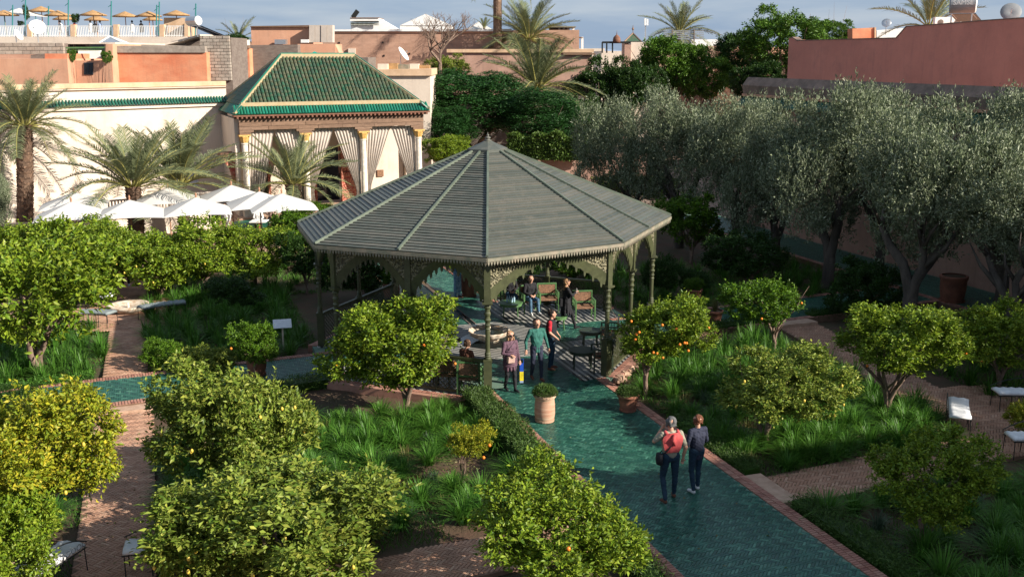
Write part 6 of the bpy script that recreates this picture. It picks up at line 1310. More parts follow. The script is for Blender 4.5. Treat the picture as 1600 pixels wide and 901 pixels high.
# ------------------------------------------------------------------ pots, benches, furniture, sign
def pot(px, prof, label, m, plant=None, hp=0.0, seed=1, band=None):
    q = G(*px); t = empty('plant_pot', tuple(q), label, 'plant pot', 'large clay pots'); x = MB(); x.lathe(prof, 24, closed=False); x.lathe([(prof[0][0], 0), (.001, 0)], 24, closed=False)
    link('pot_body', x.mesh('pot_body', m, smooth=True), t); r = prof[-1][0]; x = MB(); x.lathe([(r * .98, prof[-1][1] - .04), (.001, prof[-1][1] - .03)], 20, closed=False); link('soil', x.mesh('soil', M['soil']), t)
    x = MB(); x.lathe([(prof[0][0] * 1.05, 0.0), (prof[0][0] * 1.25, .01), (prof[0][0] * 1.28, .06), (prof[0][0] * 1.1, .06)], 24, closed=False); link('saucer', x.mesh('saucer', m), t)
    H = prof[-1][1]
    if plant == 'rosemary':
        rng = np.random.default_rng(seed); n = 2600; d = sphere_dirs(rng, n, .6); d[:, 2] = abs(d[:, 2]); p = d * rng.uniform(.3, 1, (n, 1)) ** .4 * np.array([r * 1.3, r * 1.3, hp]) + [0, 0, H - .03]
        link('rosemary', leafcloud('rosemary', p, d * .5 + rng.normal(size=(n, 3)) * .3 + [0, 0, .6], .07, .012, M['lf_rose'], rng), t)
    elif plant == 'grass': o = link('plant', TUFT[1], t, (0, 0, H - .05)); o.scale = (r * 2, r * 2, hp * 2); setmat(o, M['lf_dry'])
    elif plant == 'bush': o = link('plant', CITRUS[seed % 4], t, (0, 0, H + hp * .6)); o.scale = (r * 1.5, r * 1.5, hp); setmat(o, M['lf_mid'])
    return t
PA = [(.19, 0), (.235, .06), (.255, .2), (.25, .42), (.235, .56), (.245, .6), (.275, .63), (.275, .68), (.24, .69)]
PB = [(.17, 0), (.20, .1), (.235, .25), (.255, .37), (.285, .38), (.29, .45), (.25, .455)]
pot((851, 657), PA, 'tall pale banded clay pot of rosemary on the main tiled path', M['claypale'], 'rosemary', .26, 1)
pot((981, 641), PB, 'round terracotta pot of rosemary against the right border of the main path', M['terracotta'], 'rosemary', .2, 2)
pot((1116, 505), PB, 'terracotta pot of dry grass on the right tiled path', M['terracotta'], 'grass', .5, 3)
pot((1487, 470), [(.36, 0), (.42, .2), (.46, .5), (.46, .8), (.5, .86), (.5, .95), (.42, .96)], 'biggest brown clay pot in the shade beside the forked olive trunk', M['terracotta'], None, 0, 4)
pot((733, 462), [(.22, 0), (.30, .2), (.33, .5), (.3, .72), (.33, .78), (.28, .8)], 'terracotta pot beside the striped robed visitor on the rear path', M['terracotta'], 'bush', .2, 5)
pot((612, 470), [(.22, 0), (.28, .2), (.31, .45), (.29, .6), (.32, .66), (.28, .68)], 'terracotta pot on the left of the rear tiled path', M['terracotta'], 'bush', .35, 6)
pot((402, 585), [(.2, 0), (.26, .2), (.28, .45), (.27, .58), (.3, .62), (.26, .64)], 'dark terracotta pot holding a citrus beside the left tiled path', M['terracotta'], None, 0, 7)
pot((1085, 470), PB, 'small pot in shade beyond the dry grass pot', M['terracotta'], 'bush', .3, 8)
def bench(c, rz, L_, label, m, curved=0.25, back=True, h=.44, z=-.1):
    t = empty('garden_bench', (c.x, c.y, z), label, 'bench', 'curved iron benches with cushions', rz); n = 8; R_ = L_ / curved if curved else 1e6
    def arc(s, off):   # s along -.5...5
        a = s * curved; return Vector(((R_ + off) * math.sin(a), (R_ + off) * math.cos(a) - R_, 0)) if curved else Vector((s * L_, off, 0))
    cm = MB(); vs = []; rows = 17
    for i in range(rows):
        s = -.5 + i / (rows - 1); puff = .012 * (1 if i % 2 else -1)
        for off, zz in ((-.24, .0), (-.25, .06 + puff), (-.12, .09 + puff), (.0, .075 + puff), (.12, .09 + puff), (.25, .06 + puff), (.24, 0)): vs.append(arc(s * .97, off) + Vector((0, 0, h + zz)))
    k = 7; cm.add(vs, [(i * k + j, (i + 1) * k + j, (i + 1) * k + (j + 1) % k, i * k + (j + 1) % k) for i in range(rows - 1) for j in range(k)] + [tuple(range(k)), tuple((rows - 1) * k + j for j in range(k))[::-1]])
    link('cushion', cm.mesh('cushion', m, smooth=True), t)
    f = MB()
    for off in (-.24, .24): f.tube([arc(-.5 + i / n, off) + Vector((0, 0, h - .02)) for i in range(n + 1)], .014, 5)
    for i in range(4):
        s = -.47 + .94 * i / 3
        for off in (-.23, .23): f.tube([arc(s, off) + Vector((0, 0, h)), arc(s, off * 1.1)], .011, 5)
    link('frame', f.mesh('frame', M['black']), t)
    if back:
        b = MB(); b.tube([arc(-.5 + i / n, .26) + Vector((0, 0, h + .10 + .22 * math.sin(PI * i / n))) for i in range(n + 1)], .012, 5)
        for i in range(10):
            s = -.45 + .9 * i / 9; p = arc(s, .26) + Vector((0, 0, h + .08)); r = .05; b.tube([p + Vector((math.cos(a) * r, 0, math.sin(a) * r)) for a in [2 * PI * q / 8 for q in range(9)]], .005, 4, cap=False)
        link('scrolled_back', b.mesh('scrolled_back', M['black']), t)
    return t
M['cushion'] = mat('white_cushion', (0.66, 0.66, 0.66), .9, var=.15, nscale=5); M['cushionshade'] = mat('shade_darkened_cushion', (0.20, 0.23, 0.23), .9, var=.2, nscale=5)  # second cushion is grey, darkened to carry the tree shade over those benches
bench(G(262, 855, .3), ROT + 1.35, 1.5, 'white cushioned bench right of the left brick path, under the lemon tree', M['cushion'], back=True)
bench(G(75, 880, .3), ROT - 1.2 + .5, 1.3, 'white cushioned bench at the lower left corner, under the citrus leaves', M['cushion'])
bench(G(1497, 638, .35), 1.2, 1.5, 'white cushioned bench with iron scrollwork, end on, in the right plaza', M['cushion'], curved=.15)
bench(G(1604, 613, .35), -.12, 1.6, 'white cushioned bench cut by the right edge, behind the end-on bench', M['cushion'])
bench(G(1618, 683, .35), -.1, 1.2, 'white cushion corner at the right edge beneath the yellow flowered shrub', M['cushion'])
bench(G(254, 478, .3), 0.62, 1.6, 'long grey cushioned bench right of the stone basin, darkened for its shade', M['cushionshade'], curved=.5, back=False)
bench(G(143, 466, .3), 0.35, 1.5, 'pale cushioned bench behind the stone basin, half under the citrus', M['cushion'], curved=.5, back=False)
bench(G(152, 490, .3), -.15, 1.2, 'grey cushioned bench left of the stone basin, darkened for its shade', M['cushionshade'], curved=.5, back=False)
q = G(201, 486, -.1); t = empty('stone_basin', tuple(q), 'low oval stone fountain basin on the far brick plaza', 'fountain'); x = MB(); x.lathe([(.45, 0), (.62, .1), (.72, .22), (.72, .26), (.62, .24), (.45, .16), (.001, .14)], 28, closed=False); link('bowl', x.mesh('bowl', M['basin'], smooth=True), t)
x = MB(); x.lathe([(.04, .12), (.05, .25), (.02, .32)], 8); link('spout', x.mesh('spout', M['marble']), t)
# information board
q = G(443, 545, -.15); t = empty('information_board', tuple(q), 'small tilted white information board on a post in the left shade', 'sign', None, .25); x = MB(); x.beam((0, 0, 0), (0, 0, .78), .06, .05); link('post', x.mesh('post', M['wallcream']), t)
M['printed'] = mat('printed_board', (0.55, 0.58, 0.64), .5, col2=(.75, .76, .78), nscale=9, stretch=(1, 4, 4)); x = MB(); x.box((0, 0, 0), (.56, .36, .02)); me = x.mesh('panel', M['printed']); me.transform(Matrix.Translation((0, -.02, .82)) @ Matrix.Rotation(.6, 4, 'X')); link('panel', me, t)
# little box on the border slab beside the left path: tables
def rtable(px, r, h, label, m=None, z=0.0):
    q = G(*px); t = empty('round_table', tuple(q), label, 'table', 'round green tables in the pavilion'); x = MB(); x.lathe([(r - .02, h - .03), (r, h - .02), (r, h), (r - .01, h + .005), (.001, h + .005)], 22, closed=False); x.lathe([(r * .92, h - .03), (r * .92, h - .1), (r * .88, h - .1), (r * .88, h - .03)], 22, closed=False); link('tabletop', x.mesh('tabletop', m or M['greenpaint']), t)
    for k in range(4): a = PI / 4 + k * PI / 2; x = MB(); x.tube([(math.cos(a) * r * .8, math.sin(a) * r * .8, h - .05), (math.cos(a) * r * .78, math.sin(a) * r * .78, h * .5), (math.cos(a) * r * .84, math.sin(a) * r * .84, 0)], [.028, .018, .022], 6); link('leg', x.mesh('leg', m or M['greenpaint']), t)
    return t
rtable((798, 492), .42, .45, 'low round green table with water bottles before the seated couple')
rtable((872, 513), .32, .45, 'small round green table behind the woman in the long black coat')
rtable((909, 572), .40, .5, 'round dark table beside the right front column', M['darkgreen'])
rtable((922, 540), .36, .5, 'round dark table farther inside, by the right railing', M['darkgreen'])
rtable((690, 590), .36, .5, 'round table behind the left front railing', M['darkgreen'])
bt = G(798, 492) + Vector((0, 0, .457))
for k in range(4):
    x = MB(); x.lathe([(.03, 0), (.033, .02), (.033, .15), (.015, .19), (.015, .22)], 8); o = link('water_bottle', x.mesh('water_bottle', mat('bottle_plastic', (.35, .5, .6), .15, spec=.8) if k == 0 else bpy.data.materials['bottle_plastic']), None, bt + Vector((-.12 + .08 * k, .05 * (k % 2), 0)))
    tag(o, ['clear water bottle on the low green table, leftmost', 'clear water bottle on the low green table, second along', 'clear water bottle on the low green table, third along', 'clear water bottle on the low green table, nearest the man'][k], 'bottle', 'bottles on the low table')
def armchair(px, rz, label, m=None, wide=.58):
    q = G(*px); m = m or M['greenpaint']; t = empty('armchair', tuple(q), label, 'chair', 'green wooden armchairs in the pavilion', rz); W = wide / 2; D = .26
    for sx in (-1, 1):
        for sy, hh in ((-1, .66), (1, .92)):
            x = MB(); x.beam((sx * W, sy * D, 0), (sx * W, sy * D, hh), .045, .045); link('leg', x.mesh('leg', m), t)
        x = MB(); x.beam((sx * W, -D - .02, .67), (sx * W, D, .67), .05, .035); [x.beam((sx * W, -D, z), (sx * W, D, z), .025, .025) for z in (.18, .36, .5)]; [x.beam((sx * W, -D + .1 * k, .42), (sx * W, -D + .1 * k, .66), .015, .015) for k in range(1, 5)]; link('arm', x.mesh('arm', m), t)
    x = MB(); x.box((0, 0, .42), (wide - .03, .5, .05)); link('seat', x.mesh('seat', M['woven']), t)
    x = MB(); x.beam((-W, D, .9), (W, D, .9), .04, .05); x.beam((-W, D, .52), (W, D, .52), .03, .04); link('back_frame', x.mesh('back_frame', m), t); x = MB(); x.box((0, D, .71), (wide - .08, .025, .3)); link('backrest', x.mesh('backrest', M['woven']), t)
    return t
GC = 2.9
armchair((912, 497), 0.15, 'green armchair with woven seat behind the woman in the long black coat', wide=.66)
armchair((856, 484), 0.15, 'green armchair partly hidden behind the rear pavilion column', wide=.66)
armchair((828, 487), 0.3, 'green armchair on which the man in black sits'); armchair((797, 479), 0.25, 'green armchair on which the woman with the phone sits')
armchair((940, 577), -1.5, 'dark green armchair beside the right front column', M['darkgreen']); armchair((952, 540), -1.7, 'dark green armchair by the right railing, farther in', M['darkgreen'])
armchair((735, 612), 3.0, 'green armchair with its back to the left front railing', M['greenpaint']); armchair((655, 590), 3.3, 'dark armchair behind the orange tree at the left railing', M['darkgreen']); armchair((700, 606), 3.1, 'dark armchair in the middle of the left front railing', M['darkgreen'])
# ------------------------------------------------------------------ people
SK1 = mat('skin', (0.46, 0.25, 0.17), .6, var=.1, nscale=8)
def cloth(name, c, c2=None, **k): return mat(name, c, .85, col2=c2, var=0 if c2 else .25, nscale=9, bump=.2, bscale=25, **k)
C_ = dict(red=cloth('coral_knit', (0.50, 0.075, 0.075)), khaki=cloth('khaki_vest', (0.27, 0.25, 0.19)), jeans=cloth('blue_denim', (0.010, 0.032, 0.06)), ljeans=cloth('light_denim', (0.06, 0.13, 0.21)), navy=cloth('navy_cloth', (0.018, 0.022, 0.045)), black=cloth('black_cloth', (0.012, 0.012, 0.016)), plum=cloth('plum_quilt', (0.115, 0.06, 0.085)), teal=cloth('green_shirt', (0.025, 0.125, 0.10)), redtee=cloth('red_shirt', (0.45, 0.015, 0.03)), brownsh=cloth('brown_leather', (0.13, 0.05, 0.03)), white=cloth('white_cloth', (.6, .6, .6)), hairbr=cloth('brown_hair', (0.07, 0.035, 0.018)), hairauburn=cloth('auburn_hair', (0.13, 0.045, 0.02)), hairgrey=cloth('grey_hair', (0.10, 0.10, 0.10)), hairdark=cloth('dark_hair', (0.02, 0.014, 0.012)), blond=cloth('blonde_hair', (0.34, 0.20, 0.10)), beige=cloth('beige_leather', (0.42, 0.28, 0.23)), blue=cloth('blue_stripe_cloth', (0.06, 0.17, 0.32), (0.35, 0.5, 0.6)), sky=cloth('blue_shirt', (.32, .42, .62)), sunglass=mat('sunglasses', (.01, .01, .01), .15), yellow=cloth('yellow_bag', (.75, .6, .02)), bagblue=cloth('bag_blue', (.01, .08, .5)), greyshoe=cloth('grey_shoe', (.3, .3, .32)))
BASE = dict(pel=(0, 0, .96), belly=(0, .01, 1.12), chest=(0, .0, 1.30), neck=(0, -.01, 1.47), head=(0, .02, 1.635),
            shL=(-.185, 0, 1.42), elL=(-.25, -.03, 1.13), wrL=(-.26, .06, .88), shR=(.185, 0, 1.42), elR=(.25, -.03, 1.13), wrR=(.26, .06, .88),
            hpL=(-.095, 0, .93), knL=(-.11, .02, .50), anL=(-.11, -.02, .09), hpR=(.095, 0, .93), knR=(.11, .02, .50), anR=(.11, -.02, .09))
def person(loc, rz, label, pose, top, legs, shoe, hair, h=1.75, vox=.013, sleeve='long', hairlen=0, cat='person', girth=1.0, fwd=(0, 1, 0), skirt=None, extras=None, longcoat=None, face=True, group=None, sleevemat=None):
    J = {k: Vector(v) for k, v in {**BASE, **pose}.items()}; P_ = []   # p0,p1,r0,r1,mat
    mats = [SK1, top, legs, shoe]; g = girth; TOP, LEG, SHOE, SKN = 1, 2, 3, 0
    if sleevemat: mats.append(sleevemat)
    SLV = 4 if sleevemat else 1
    def cap(a, b, r0, r1, m): P_.append((Vector(a), Vector(b), r0, r1, m))
    cap(J['pel'] + Vector((-.06 * g, 0, 0)), J['pel'] + Vector((.06 * g, 0, 0)), .115 * g, .115 * g, LEG if J['pel'].z > .7 or True else TOP)
    cap(J['pel'] + Vector((0, 0, .06)), J['belly'], .125 * g, .125 * g, TOP); cap(J['belly'] + Vector((-.05, 0, 0)), J['chest'] + Vector((-.07, 0, 0)), .115 * g, .115 * g, TOP); cap(J['belly'] + Vector((.05, 0, 0)), J['chest'] + Vector((.07, 0, 0)), .115 * g, .115 * g, TOP)
    cap(J['chest'], (J['shL'] + J['shR']) / 2, .12, .085, TOP); cap(J['shL'] + (J['shR'] - J['shL']) * .15, J['shR'] + (J['shL'] - J['shR']) * .15, .07, .07, TOP)
    cap((J['shL'] + J['shR']) / 2, J['head'] + Vector((0, -.02, -.1)), .055, .05, SKN)
    H = J['head']; fd = Vector(fwd).normalized(); cap(H + Vector((0, 0, .035)) - fd * .015, H + Vector((0, 0, .0)) + fd * .005, .098, .09, SKN); cap(H + fd * .03 + Vector((0, 0, -.03)), H + fd * .05 + Vector((0, 0, -.085)), .068, .045, SKN)
    sidev = fd.cross(Vector((0, 0, 1)))
    if face:
        cap(H + fd * .095 + Vector((0, 0, .015)), H + fd * .118 + Vector((0, 0, -.022)), .011, .016, SKN)
        for s_ in (-1, 1): cap(H + sidev * (s_ * .092) + Vector((0, 0, .01)), H + sidev * (s_ * .096) + Vector((0, 0, -.02)), .02, .014, SKN); cap(H + fd * .082 + sidev * (s_ * .02) + Vector((0, 0, .04)), H + fd * .078 + sidev * (s_ * .05) + Vector((0, 0, .04)), .012, .012, SKN)
        cap(H + fd * .088 + sidev * -.018 + Vector((0, 0, -.055)), H + fd * .088 + sidev * .018 + Vector((0, 0, -.055)), .012, .012, SKN)
    for s_ in 'LR':
        sh, el, wr = J['sh' + s_], J['el' + s_], J['wr' + s_]
        cap(sh, el, .062, .047, SLV); 
        if sleeve == 'long': cap(el, el.lerp(wr, .9), .047, .036, SLV); cap(el.lerp(wr, .88), wr, .03, .026, SKN)
        else: cap(el, wr, .042, .027, SKN); P_[-2] = (sh, sh.lerp(el, .75), .066, .056, SLV); cap(sh.lerp(el, .7), el, .046, .043, SKN)
        d = J.get('hd' + s_, wr + (wr - el).normalized() * .09) - wr; d.normalize(); dn = d.cross(sidev if abs(d.dot(sidev)) < .9 else fd).normalized(); ds = d.cross(dn).normalized(); palm_ = wr + d * .045
        cap(wr, palm_ + ds * .0, .026, .03, SKN); cap(palm_ - ds * .018, palm_ + ds * .018 + d * .02, .02, .02, SKN)
        for f_ in range(4): o = ds * (-.030 + .02 * f_); L_ = (.062, .072, .068, .052)[f_]; k0 = palm_ + d * .03 + o; k1 = k0 + d * L_ * .5 + dn * .006; k2 = k1 + d * L_ * .4 + dn * .018; cap(k0, k1, .0095, .009, SKN); cap(k1, k2, .009, .0075, SKN)
        cap(palm_ - d * .02 - ds * .02, palm_ + d * .025 - ds * .055 + dn * .02, .0115, .009, SKN)
        hp, kn, an = J['hp' + s_], J['kn' + s_], J['an' + s_]; toe = J.get('to' + s_, an + Vector((.02 if s_ == 'R' else -.02, .15, -.045)))
        cap(hp, kn, .092 * g, .062, LEG); cap(kn, kn.lerp(an, .35) + Vector((0, -.012, 0)), .06, .058, LEG); cap(kn.lerp(an, .35), an + Vector((0, 0, .03)), .058, .045, LEG)
        cap(an + Vector((0, -.015, -.035)), an.lerp(toe, .5) + Vector((0, 0, -.01)), .042, .042, SHOE); cap(an.lerp(toe, .5) + Vector((0, 0, -.012)), toe, .042, .033, SHOE)
    if longcoat:
        zl, wl = longcoat; c0 = J['belly']; n_ = 10
        for i in range(n_): a = 2 * PI * i / n_; o = Vector((math.cos(a) * .09, math.sin(a) * .06, 0)); e = Vector((math.cos(a) * wl, math.sin(a) * wl * .8, 0)); cap(c0 + o, Vector((J['pel'].x * .5, J['pel'].y * .5, zl)) + e, .07, .035, TOP)
    # union mesh -> voxel remesh: one continuous skin
    b = MB()
    for a, c, r0, r1, m in P_:
        ax = (c - a); L_ = ax.length; ax = ax.normalized() if L_ > 1e-5 else Vector((0, 0, 1)); b.tube([a - ax * r0 * .96, a - ax * r0 * .7, a - ax * r0 * .3, a, c, c + ax * r1 * .3, c + ax * r1 * .7, c + ax * r1 * .96], [r0 * .25, r0 * .71, r0 * .95, r0, r1, r1 * .95, r1 * .71, r1 * .25], 12)
    me = b.mesh('tmp', SK1); o = bpy.data.objects.new('tmp', me); COL.objects.link(o); md = o.modifiers.new('r', 'REMESH'); md.mode = 'VOXEL'; md.voxel_size = vox; sm = o.modifiers.new('s', 'SMOOTH'); sm.iterations = 2; sm.factor = .5
    dg = bpy.context.evaluated_depsgraph_get(); ev = o.evaluated_get(dg); body = bpy.data.meshes.new_from_object(ev); bpy.data.objects.remove(o); body.name = 'body'
    body.materials.clear(); [body.materials.append(m_) for m_ in mats]
    n = len(body.polygons); cen = np.empty(n * 3); body.polygons.foreach_get('center', cen); cen = cen.reshape(-1, 3); best = np.full(n, 1e9); mi = np.zeros(n, np.int32)
    for a, c, r0, r1, m in P_:
        a_, c_ = np.array(a), np.array(c); ab = c_ - a_; L2 = (ab ** 2).sum() + 1e-9; tt = np.clip(((cen - a_) @ ab) / L2, 0, 1); dist = np.linalg.norm(cen - a_ - tt[:, None] * ab, axis=1) - (r0 + (r1 - r0) * tt); u = dist < best - (0.004 if m == SKN else 0); best[u] = dist[u]; mi[u] = m
    nv = len(body.vertices); co = np.empty(nv * 3); body.vertices.foreach_get('co', co); co = co.reshape(-1, 3); nr = np.empty(nv * 3); body.vertices.foreach_get('normal', nr); nr = nr.reshape(-1, 3)
    vm = np.zeros(nv, np.int32); ls = np.empty(len(body.loops), np.int32); body.loops.foreach_get('vertex_index', ls); lt = np.empty(n, np.int32); body.polygons.foreach_get('loop_total', lt); vm[ls] = np.repeat(mi, lt)
    fo_ = np.sin(co[:, 2] * 46 + np.sin(co[:, 0] * 31) * 2.2 + co[:, 1] * 17) * np.sin(co[:, 0] * 29 + co[:, 2] * 11 + 1.3) + .5 * np.sin(co[:, 2] * 90 + co[:, 0] * 60); co += nr * (fo_ * .0035 * ((vm != 0) & (vm != 3)))[:, None]; body.vertices.foreach_set('co', co.reshape(-1))
    body.polygons.foreach_set('material_index', mi); body.polygons.foreach_set('use_smooth', [True] * n)
    k = h / 1.75; t = empty('person', tuple(loc), label, cat, group, rz)
    o = link('body', body, t); o.scale = (k, k, k)
    # hair: cap of overlapping locks, remeshed as well
    hb = MB(); rngh = random.Random(int(abs(loc[0]) * 100)); up = Vector((0, 0, 1))
    def blob(c, r): hb.lathe([(.02 * r, -r), (.7 * r, -.7 * r), (r, 0), (.7 * r, .7 * r), (.02 * r, r)], 10, tuple(c))
    for i in range(46):
        a = rngh.uniform(0, 2 * PI); e = rngh.uniform(.05, 1.5); dd = fd * (math.cos(a) * math.cos(e)) + sidev * (math.sin(a) * math.cos(e)) + up * math.sin(e)
        if dd.dot(fd) > .55 and e < .9: continue
        blob(H + Vector((0, 0, .03)) - fd * .02 + dd * .088, rngh.uniform(.024, .034))
    for i in range(26):
        a = rngh.uniform(-1.9, 1.9); dd = -fd * math.cos(a) + sidev * math.sin(a); blob(H + Vector((0, 0, rngh.uniform(-.05, .04))) - fd * .012 + dd * .086, .028)
    if hairlen:
        for i in range(60):
            a = rngh.uniform(-1.7, 1.7); dd = -fd * math.cos(a) + sidev * math.sin(a); z = -rngh.uniform(0, hairlen); blob(H + Vector((0, 0, z)) + dd * (.085 + .02 * (-z / hairlen)) + (fd * .02 if abs(a) > 1.2 else Vector((0, 0, 0))), .026)
    hm = hb.mesh('tmp', hair); ho = bpy.data.objects.new('tmp', hm); COL.objects.link(ho); md = ho.modifiers.new('r', 'REMESH'); md.mode = 'VOXEL'; md.voxel_size = .012
    dg = bpy.context.evaluated_depsgraph_get(); hm2 = bpy.data.meshes.new_from_object(ho.evaluated_get(dg)); bpy.data.objects.remove(ho); hm2.materials.clear(); hm2.materials.append(hair); hm2.polygons.foreach_set('use_smooth', [True] * len(hm2.polygons)); o = link('hair', hm2, t); o.scale = (k, k, k)
    if extras: extras(t, J, k)
    return t
def child(t, name, mb, m, k, smooth=True): o = link(name, mb.mesh(name, m, smooth=smooth), t); o.scale = (k, k, k); return o
def glasses(t, J, k, fd=Vector((0, 1, 0))):
    H = J['head']; s_ = fd.cross(Vector((0, 0, 1))); x = MB()
    for q in (-1, 1): x.tube([H + fd * .088 + s_ * q * .036 + Vector((0, 0, .02)), H + fd * .10 + s_ * q * .036 + Vector((0, 0, .02))], .03, 10); x.tube([H + fd * .09 + s_ * q * .062 + Vector((0, 0, .025)), H + s_ * q * .1 + Vector((0, 0, .02))], .005, 4)
    x.tube([H + fd * .10 + s_ * -.02 + Vector((0, 0, .025)), H + fd * .10 + s_ * .02 + Vector((0, 0, .025))], .005, 4); child(t, 'sunglasses', x, C_['sunglass'], k)
# 1 man seen from behind, coral sweater over the shoulders
away = ROT + PI / 2   # facing along the path away from the camera: +y axis -> -E1
def ex1(t, J, k):
    x = MB(); pts = [Vector((.12, .06, 1.45)), Vector((.02, -.145, 1.30)), Vector((-.16, -.15, 1.10)), Vector((-.23, -.04, 1.0))]; x.tube(pts, .014, 6); x.tube([Vector((.12, .06, 1.45)), Vector((.05, .15, 1.2)), Vector((-.2, .08, 1.0))], .012, 6); child(t, 'bag_strap', x, C_['black'], k)
    x = MB(); x.lathe([(.02, -.12), (.10, -.11), (.125, 0), (.10, .1), (.03, .12)], 12, (-.24, -.02, .93)); x.V = [((a + .24) * .55 - .24, b, c) for a, b, c in x.V]; child(t, 'shoulder_bag', x, C_['black'], k)
    x = MB(); n = 9; vs = []
    for j in range(7):      # sweater draped over the back
        z = 1.50 - j * .068; w0 = (.10, .19, .215, .205, .19, .17, .13)[j]
        for i in range(n): s = -1 + 2 * i / (n - 1); vs.append(Vector((s * w0, -.10 - .055 * math.cos(s * 1.4) + .01 * math.sin(i * 2.1 + j), z - .02 * abs(s))))
    x.add(vs, [(j * n + i, j * n + i + 1, (j + 1) * n + i + 1, (j + 1) * n + i) for j in range(6) for i in range(n - 1)])
    for sg in (-1, 1): x.tube([Vector((sg * .12, -.09, 1.45)), Vector((sg * .13, .0, 1.475)), Vector((sg * .11, .11, 1.38)), Vector((sg * .05, .15, 1.24))], [.035, .035, .032, .025], 8)
    x.tube([Vector((.01, -.17, 1.46)), Vector((-.03, -.185, 1.36)), Vector((.02, -.18, 1.24))], [.035, .045, .02], 8); child(t, 'coral_sweater', x, C_['red'], k)
person(G(1045, 782), away - .12, 'grey haired man from behind, coral sweater over his back, phone at his ear', dict(elL=(-.33, .06, 1.27), wrL=(-.17, .13, 1.47), hdL=(-.12, .12, 1.56), elR=(.29, -.06, 1.14), wrR=(.27, .0, .90), knL=(-.12, .08, .50), anL=(-.14, -.16, .11), toL=(-.17, -.02, .05), knR=(.13, .05, .5), anR=(.15, .12, .09), toR=(.18, .26, .04), head=(-.01, .03, 1.64)), C_['khaki'], C_['jeans'], C_['brownsh'], C_['hairgrey'], h=1.77, vox=.009, sleeve='short', girth=1.12, extras=ex1)
# 2 woman beside him
person(G(1086, 768), away + .15, 'auburn haired woman from behind in a navy jacket and jeans', dict(elL=(-.26, .0, 1.15), wrL=(-.24, .12, .95), elR=(.27, .02, 1.15), wrR=(.2, .18, 1.03), knR=(.10, .06, .5), anR=(.10, .05, .1), anL=(-.1, -.07, .09)), C_['navy'], C_['ljeans'] if False else C_['jeans'], C_['white'], C_['hairauburn'], h=1.66, vox=.0105, girth=1.08, longcoat=(.80, .1))
toward = ROT + -PI / 2 + 0   # facing the camera along the path (+y -> E1)
def ex3(t, J, k):
    glasses(t, J, k); x = MB(); x.beam((-.02, .17, .98), (.19, .17, 1.0), .1, .17); child(t, 'beige_handbag', x, C_['beige'], k, False)
    x = MB(); x.tube([(.16, .12, 1.06), (.1, .12, 1.3), (-.12, .05, 1.46), (-.1, -.1, 1.4), (.12, -.12, 1.1)], .009, 5); child(t, 'bag_strap', x, C_['black'], k)
    x = MB(); x.beam((-.3, .05, .38), (-.3, .05, .60), .15, .2); 
    for j in range(9): z = .80 - j * .055; x_ = MB(); x_.lathe([(.22, -.022), (.245, 0), (.22, .022)], 20, (0, 0.01, z + .42), closed=False); x.V += [(a * .92, b * .72, c) for a, b, c in x_.V]; o = len(x.V) - len(x_.V); x.F += [tuple(o + i for i in f) for f in x_.F]; x.M += [0] * len(x_.F)
    x.V = x.V[8:]; x.F = [tuple(i - 8 for i in f) for f in x.F[6:]]; x.M = x.M[6:]; child(t, 'quilted_bands', x, C_['plum'], k)
person(G(797, 611), toward + .25, 'blonde woman in plum quilted coat and sunglasses carrying a beige handbag', dict(elR=(.26, .02, 1.15), wrR=(.10, .20, 1.12), elL=(-.26, -.02, 1.14), wrL=(-.28, .06, .88), knL=(-.09, .10, .5), anL=(-.08, .14, .09), anR=(.07, -.14, .12), toR=(.08, .0, .05)), C_['plum'], C_['black'], C_['black'], C_['blond'], h=1.66, vox=.0115, hairlen=.22, longcoat=(.66, .17), extras=ex3)
q = G(815, 601); t = empty('shopping_bag', (q.x, q.y, .28), 'blue and yellow shopping bag carried beside the woman in plum', 'bag'); x = MB(); x.beam((0, 0, .12), (0, 0, .32), .13, .1); link('blue_top', x.mesh('blue_top', C_['bagblue']), t); x = MB(); x.beam((0, 0, -.14), (0, 0, .12), .135, .105); link('yellow_body', x.mesh('yellow_body', C_['yellow']), t); x = MB(); x.beam((0, 0, -.2), (0, 0, -.14), .13, .1); link('pale_blue_base', x.mesh('pale_blue_base', C_['sky']), t); x = MB(); x.tube([(-.05, 0, .32), (-.04, 0, .46), (.04, 0, .46), (.05, 0, .32)], .007, 5); link('handle', x.mesh('handle', C_['bagblue']), t)
person(G(838, 594), toward + .05, 'dark haired man in a green shirt and navy trousers walking towards the camera', dict(elL=(-.28, .0, 1.15), wrL=(-.33, .06, .90), elR=(.30, -.04, 1.15), wrR=(.33, .06, .93), knL=(-.1, .10, .5), anL=(-.1, .10, .09), anR=(.08, -.16, .12), toR=(.09, -.02, .05)), C_['teal'], C_['navy'], C_['brownsh'], C_['hairdark'], h=1.76, vox=.0115, girth=1.05, longcoat=(.84, .1))
def ex5(t, J, k): x = MB(); x.lathe([(.17, -.3), (.19, -.1), (.2, .1), (.16, .25), (.12, .3)], 16, (0, 0, 1.16), closed=False); x.V = [(a * 1.0, b * .78, c) for a, b, c in x.V]; child(t, 'black_waistcoat', x, C_['black'], k)
person(G(861, 577), toward + .95, 'man in a black waistcoat over a red shirt standing beside the walking couple', dict(elR=(.27, .02, 1.16), wrR=(.2, .2, 1.0), elL=(-.27, .0, 1.15), wrL=(-.22, .16, .97)), C_['black'], C_['jeans'], C_['brownsh'], C_['hairdark'], h=1.76, vox=.0115, sleeve='short', girth=1.08, fwd=(-.4, 1, 0), extras=ex5, sleevemat=C_['redtee'])
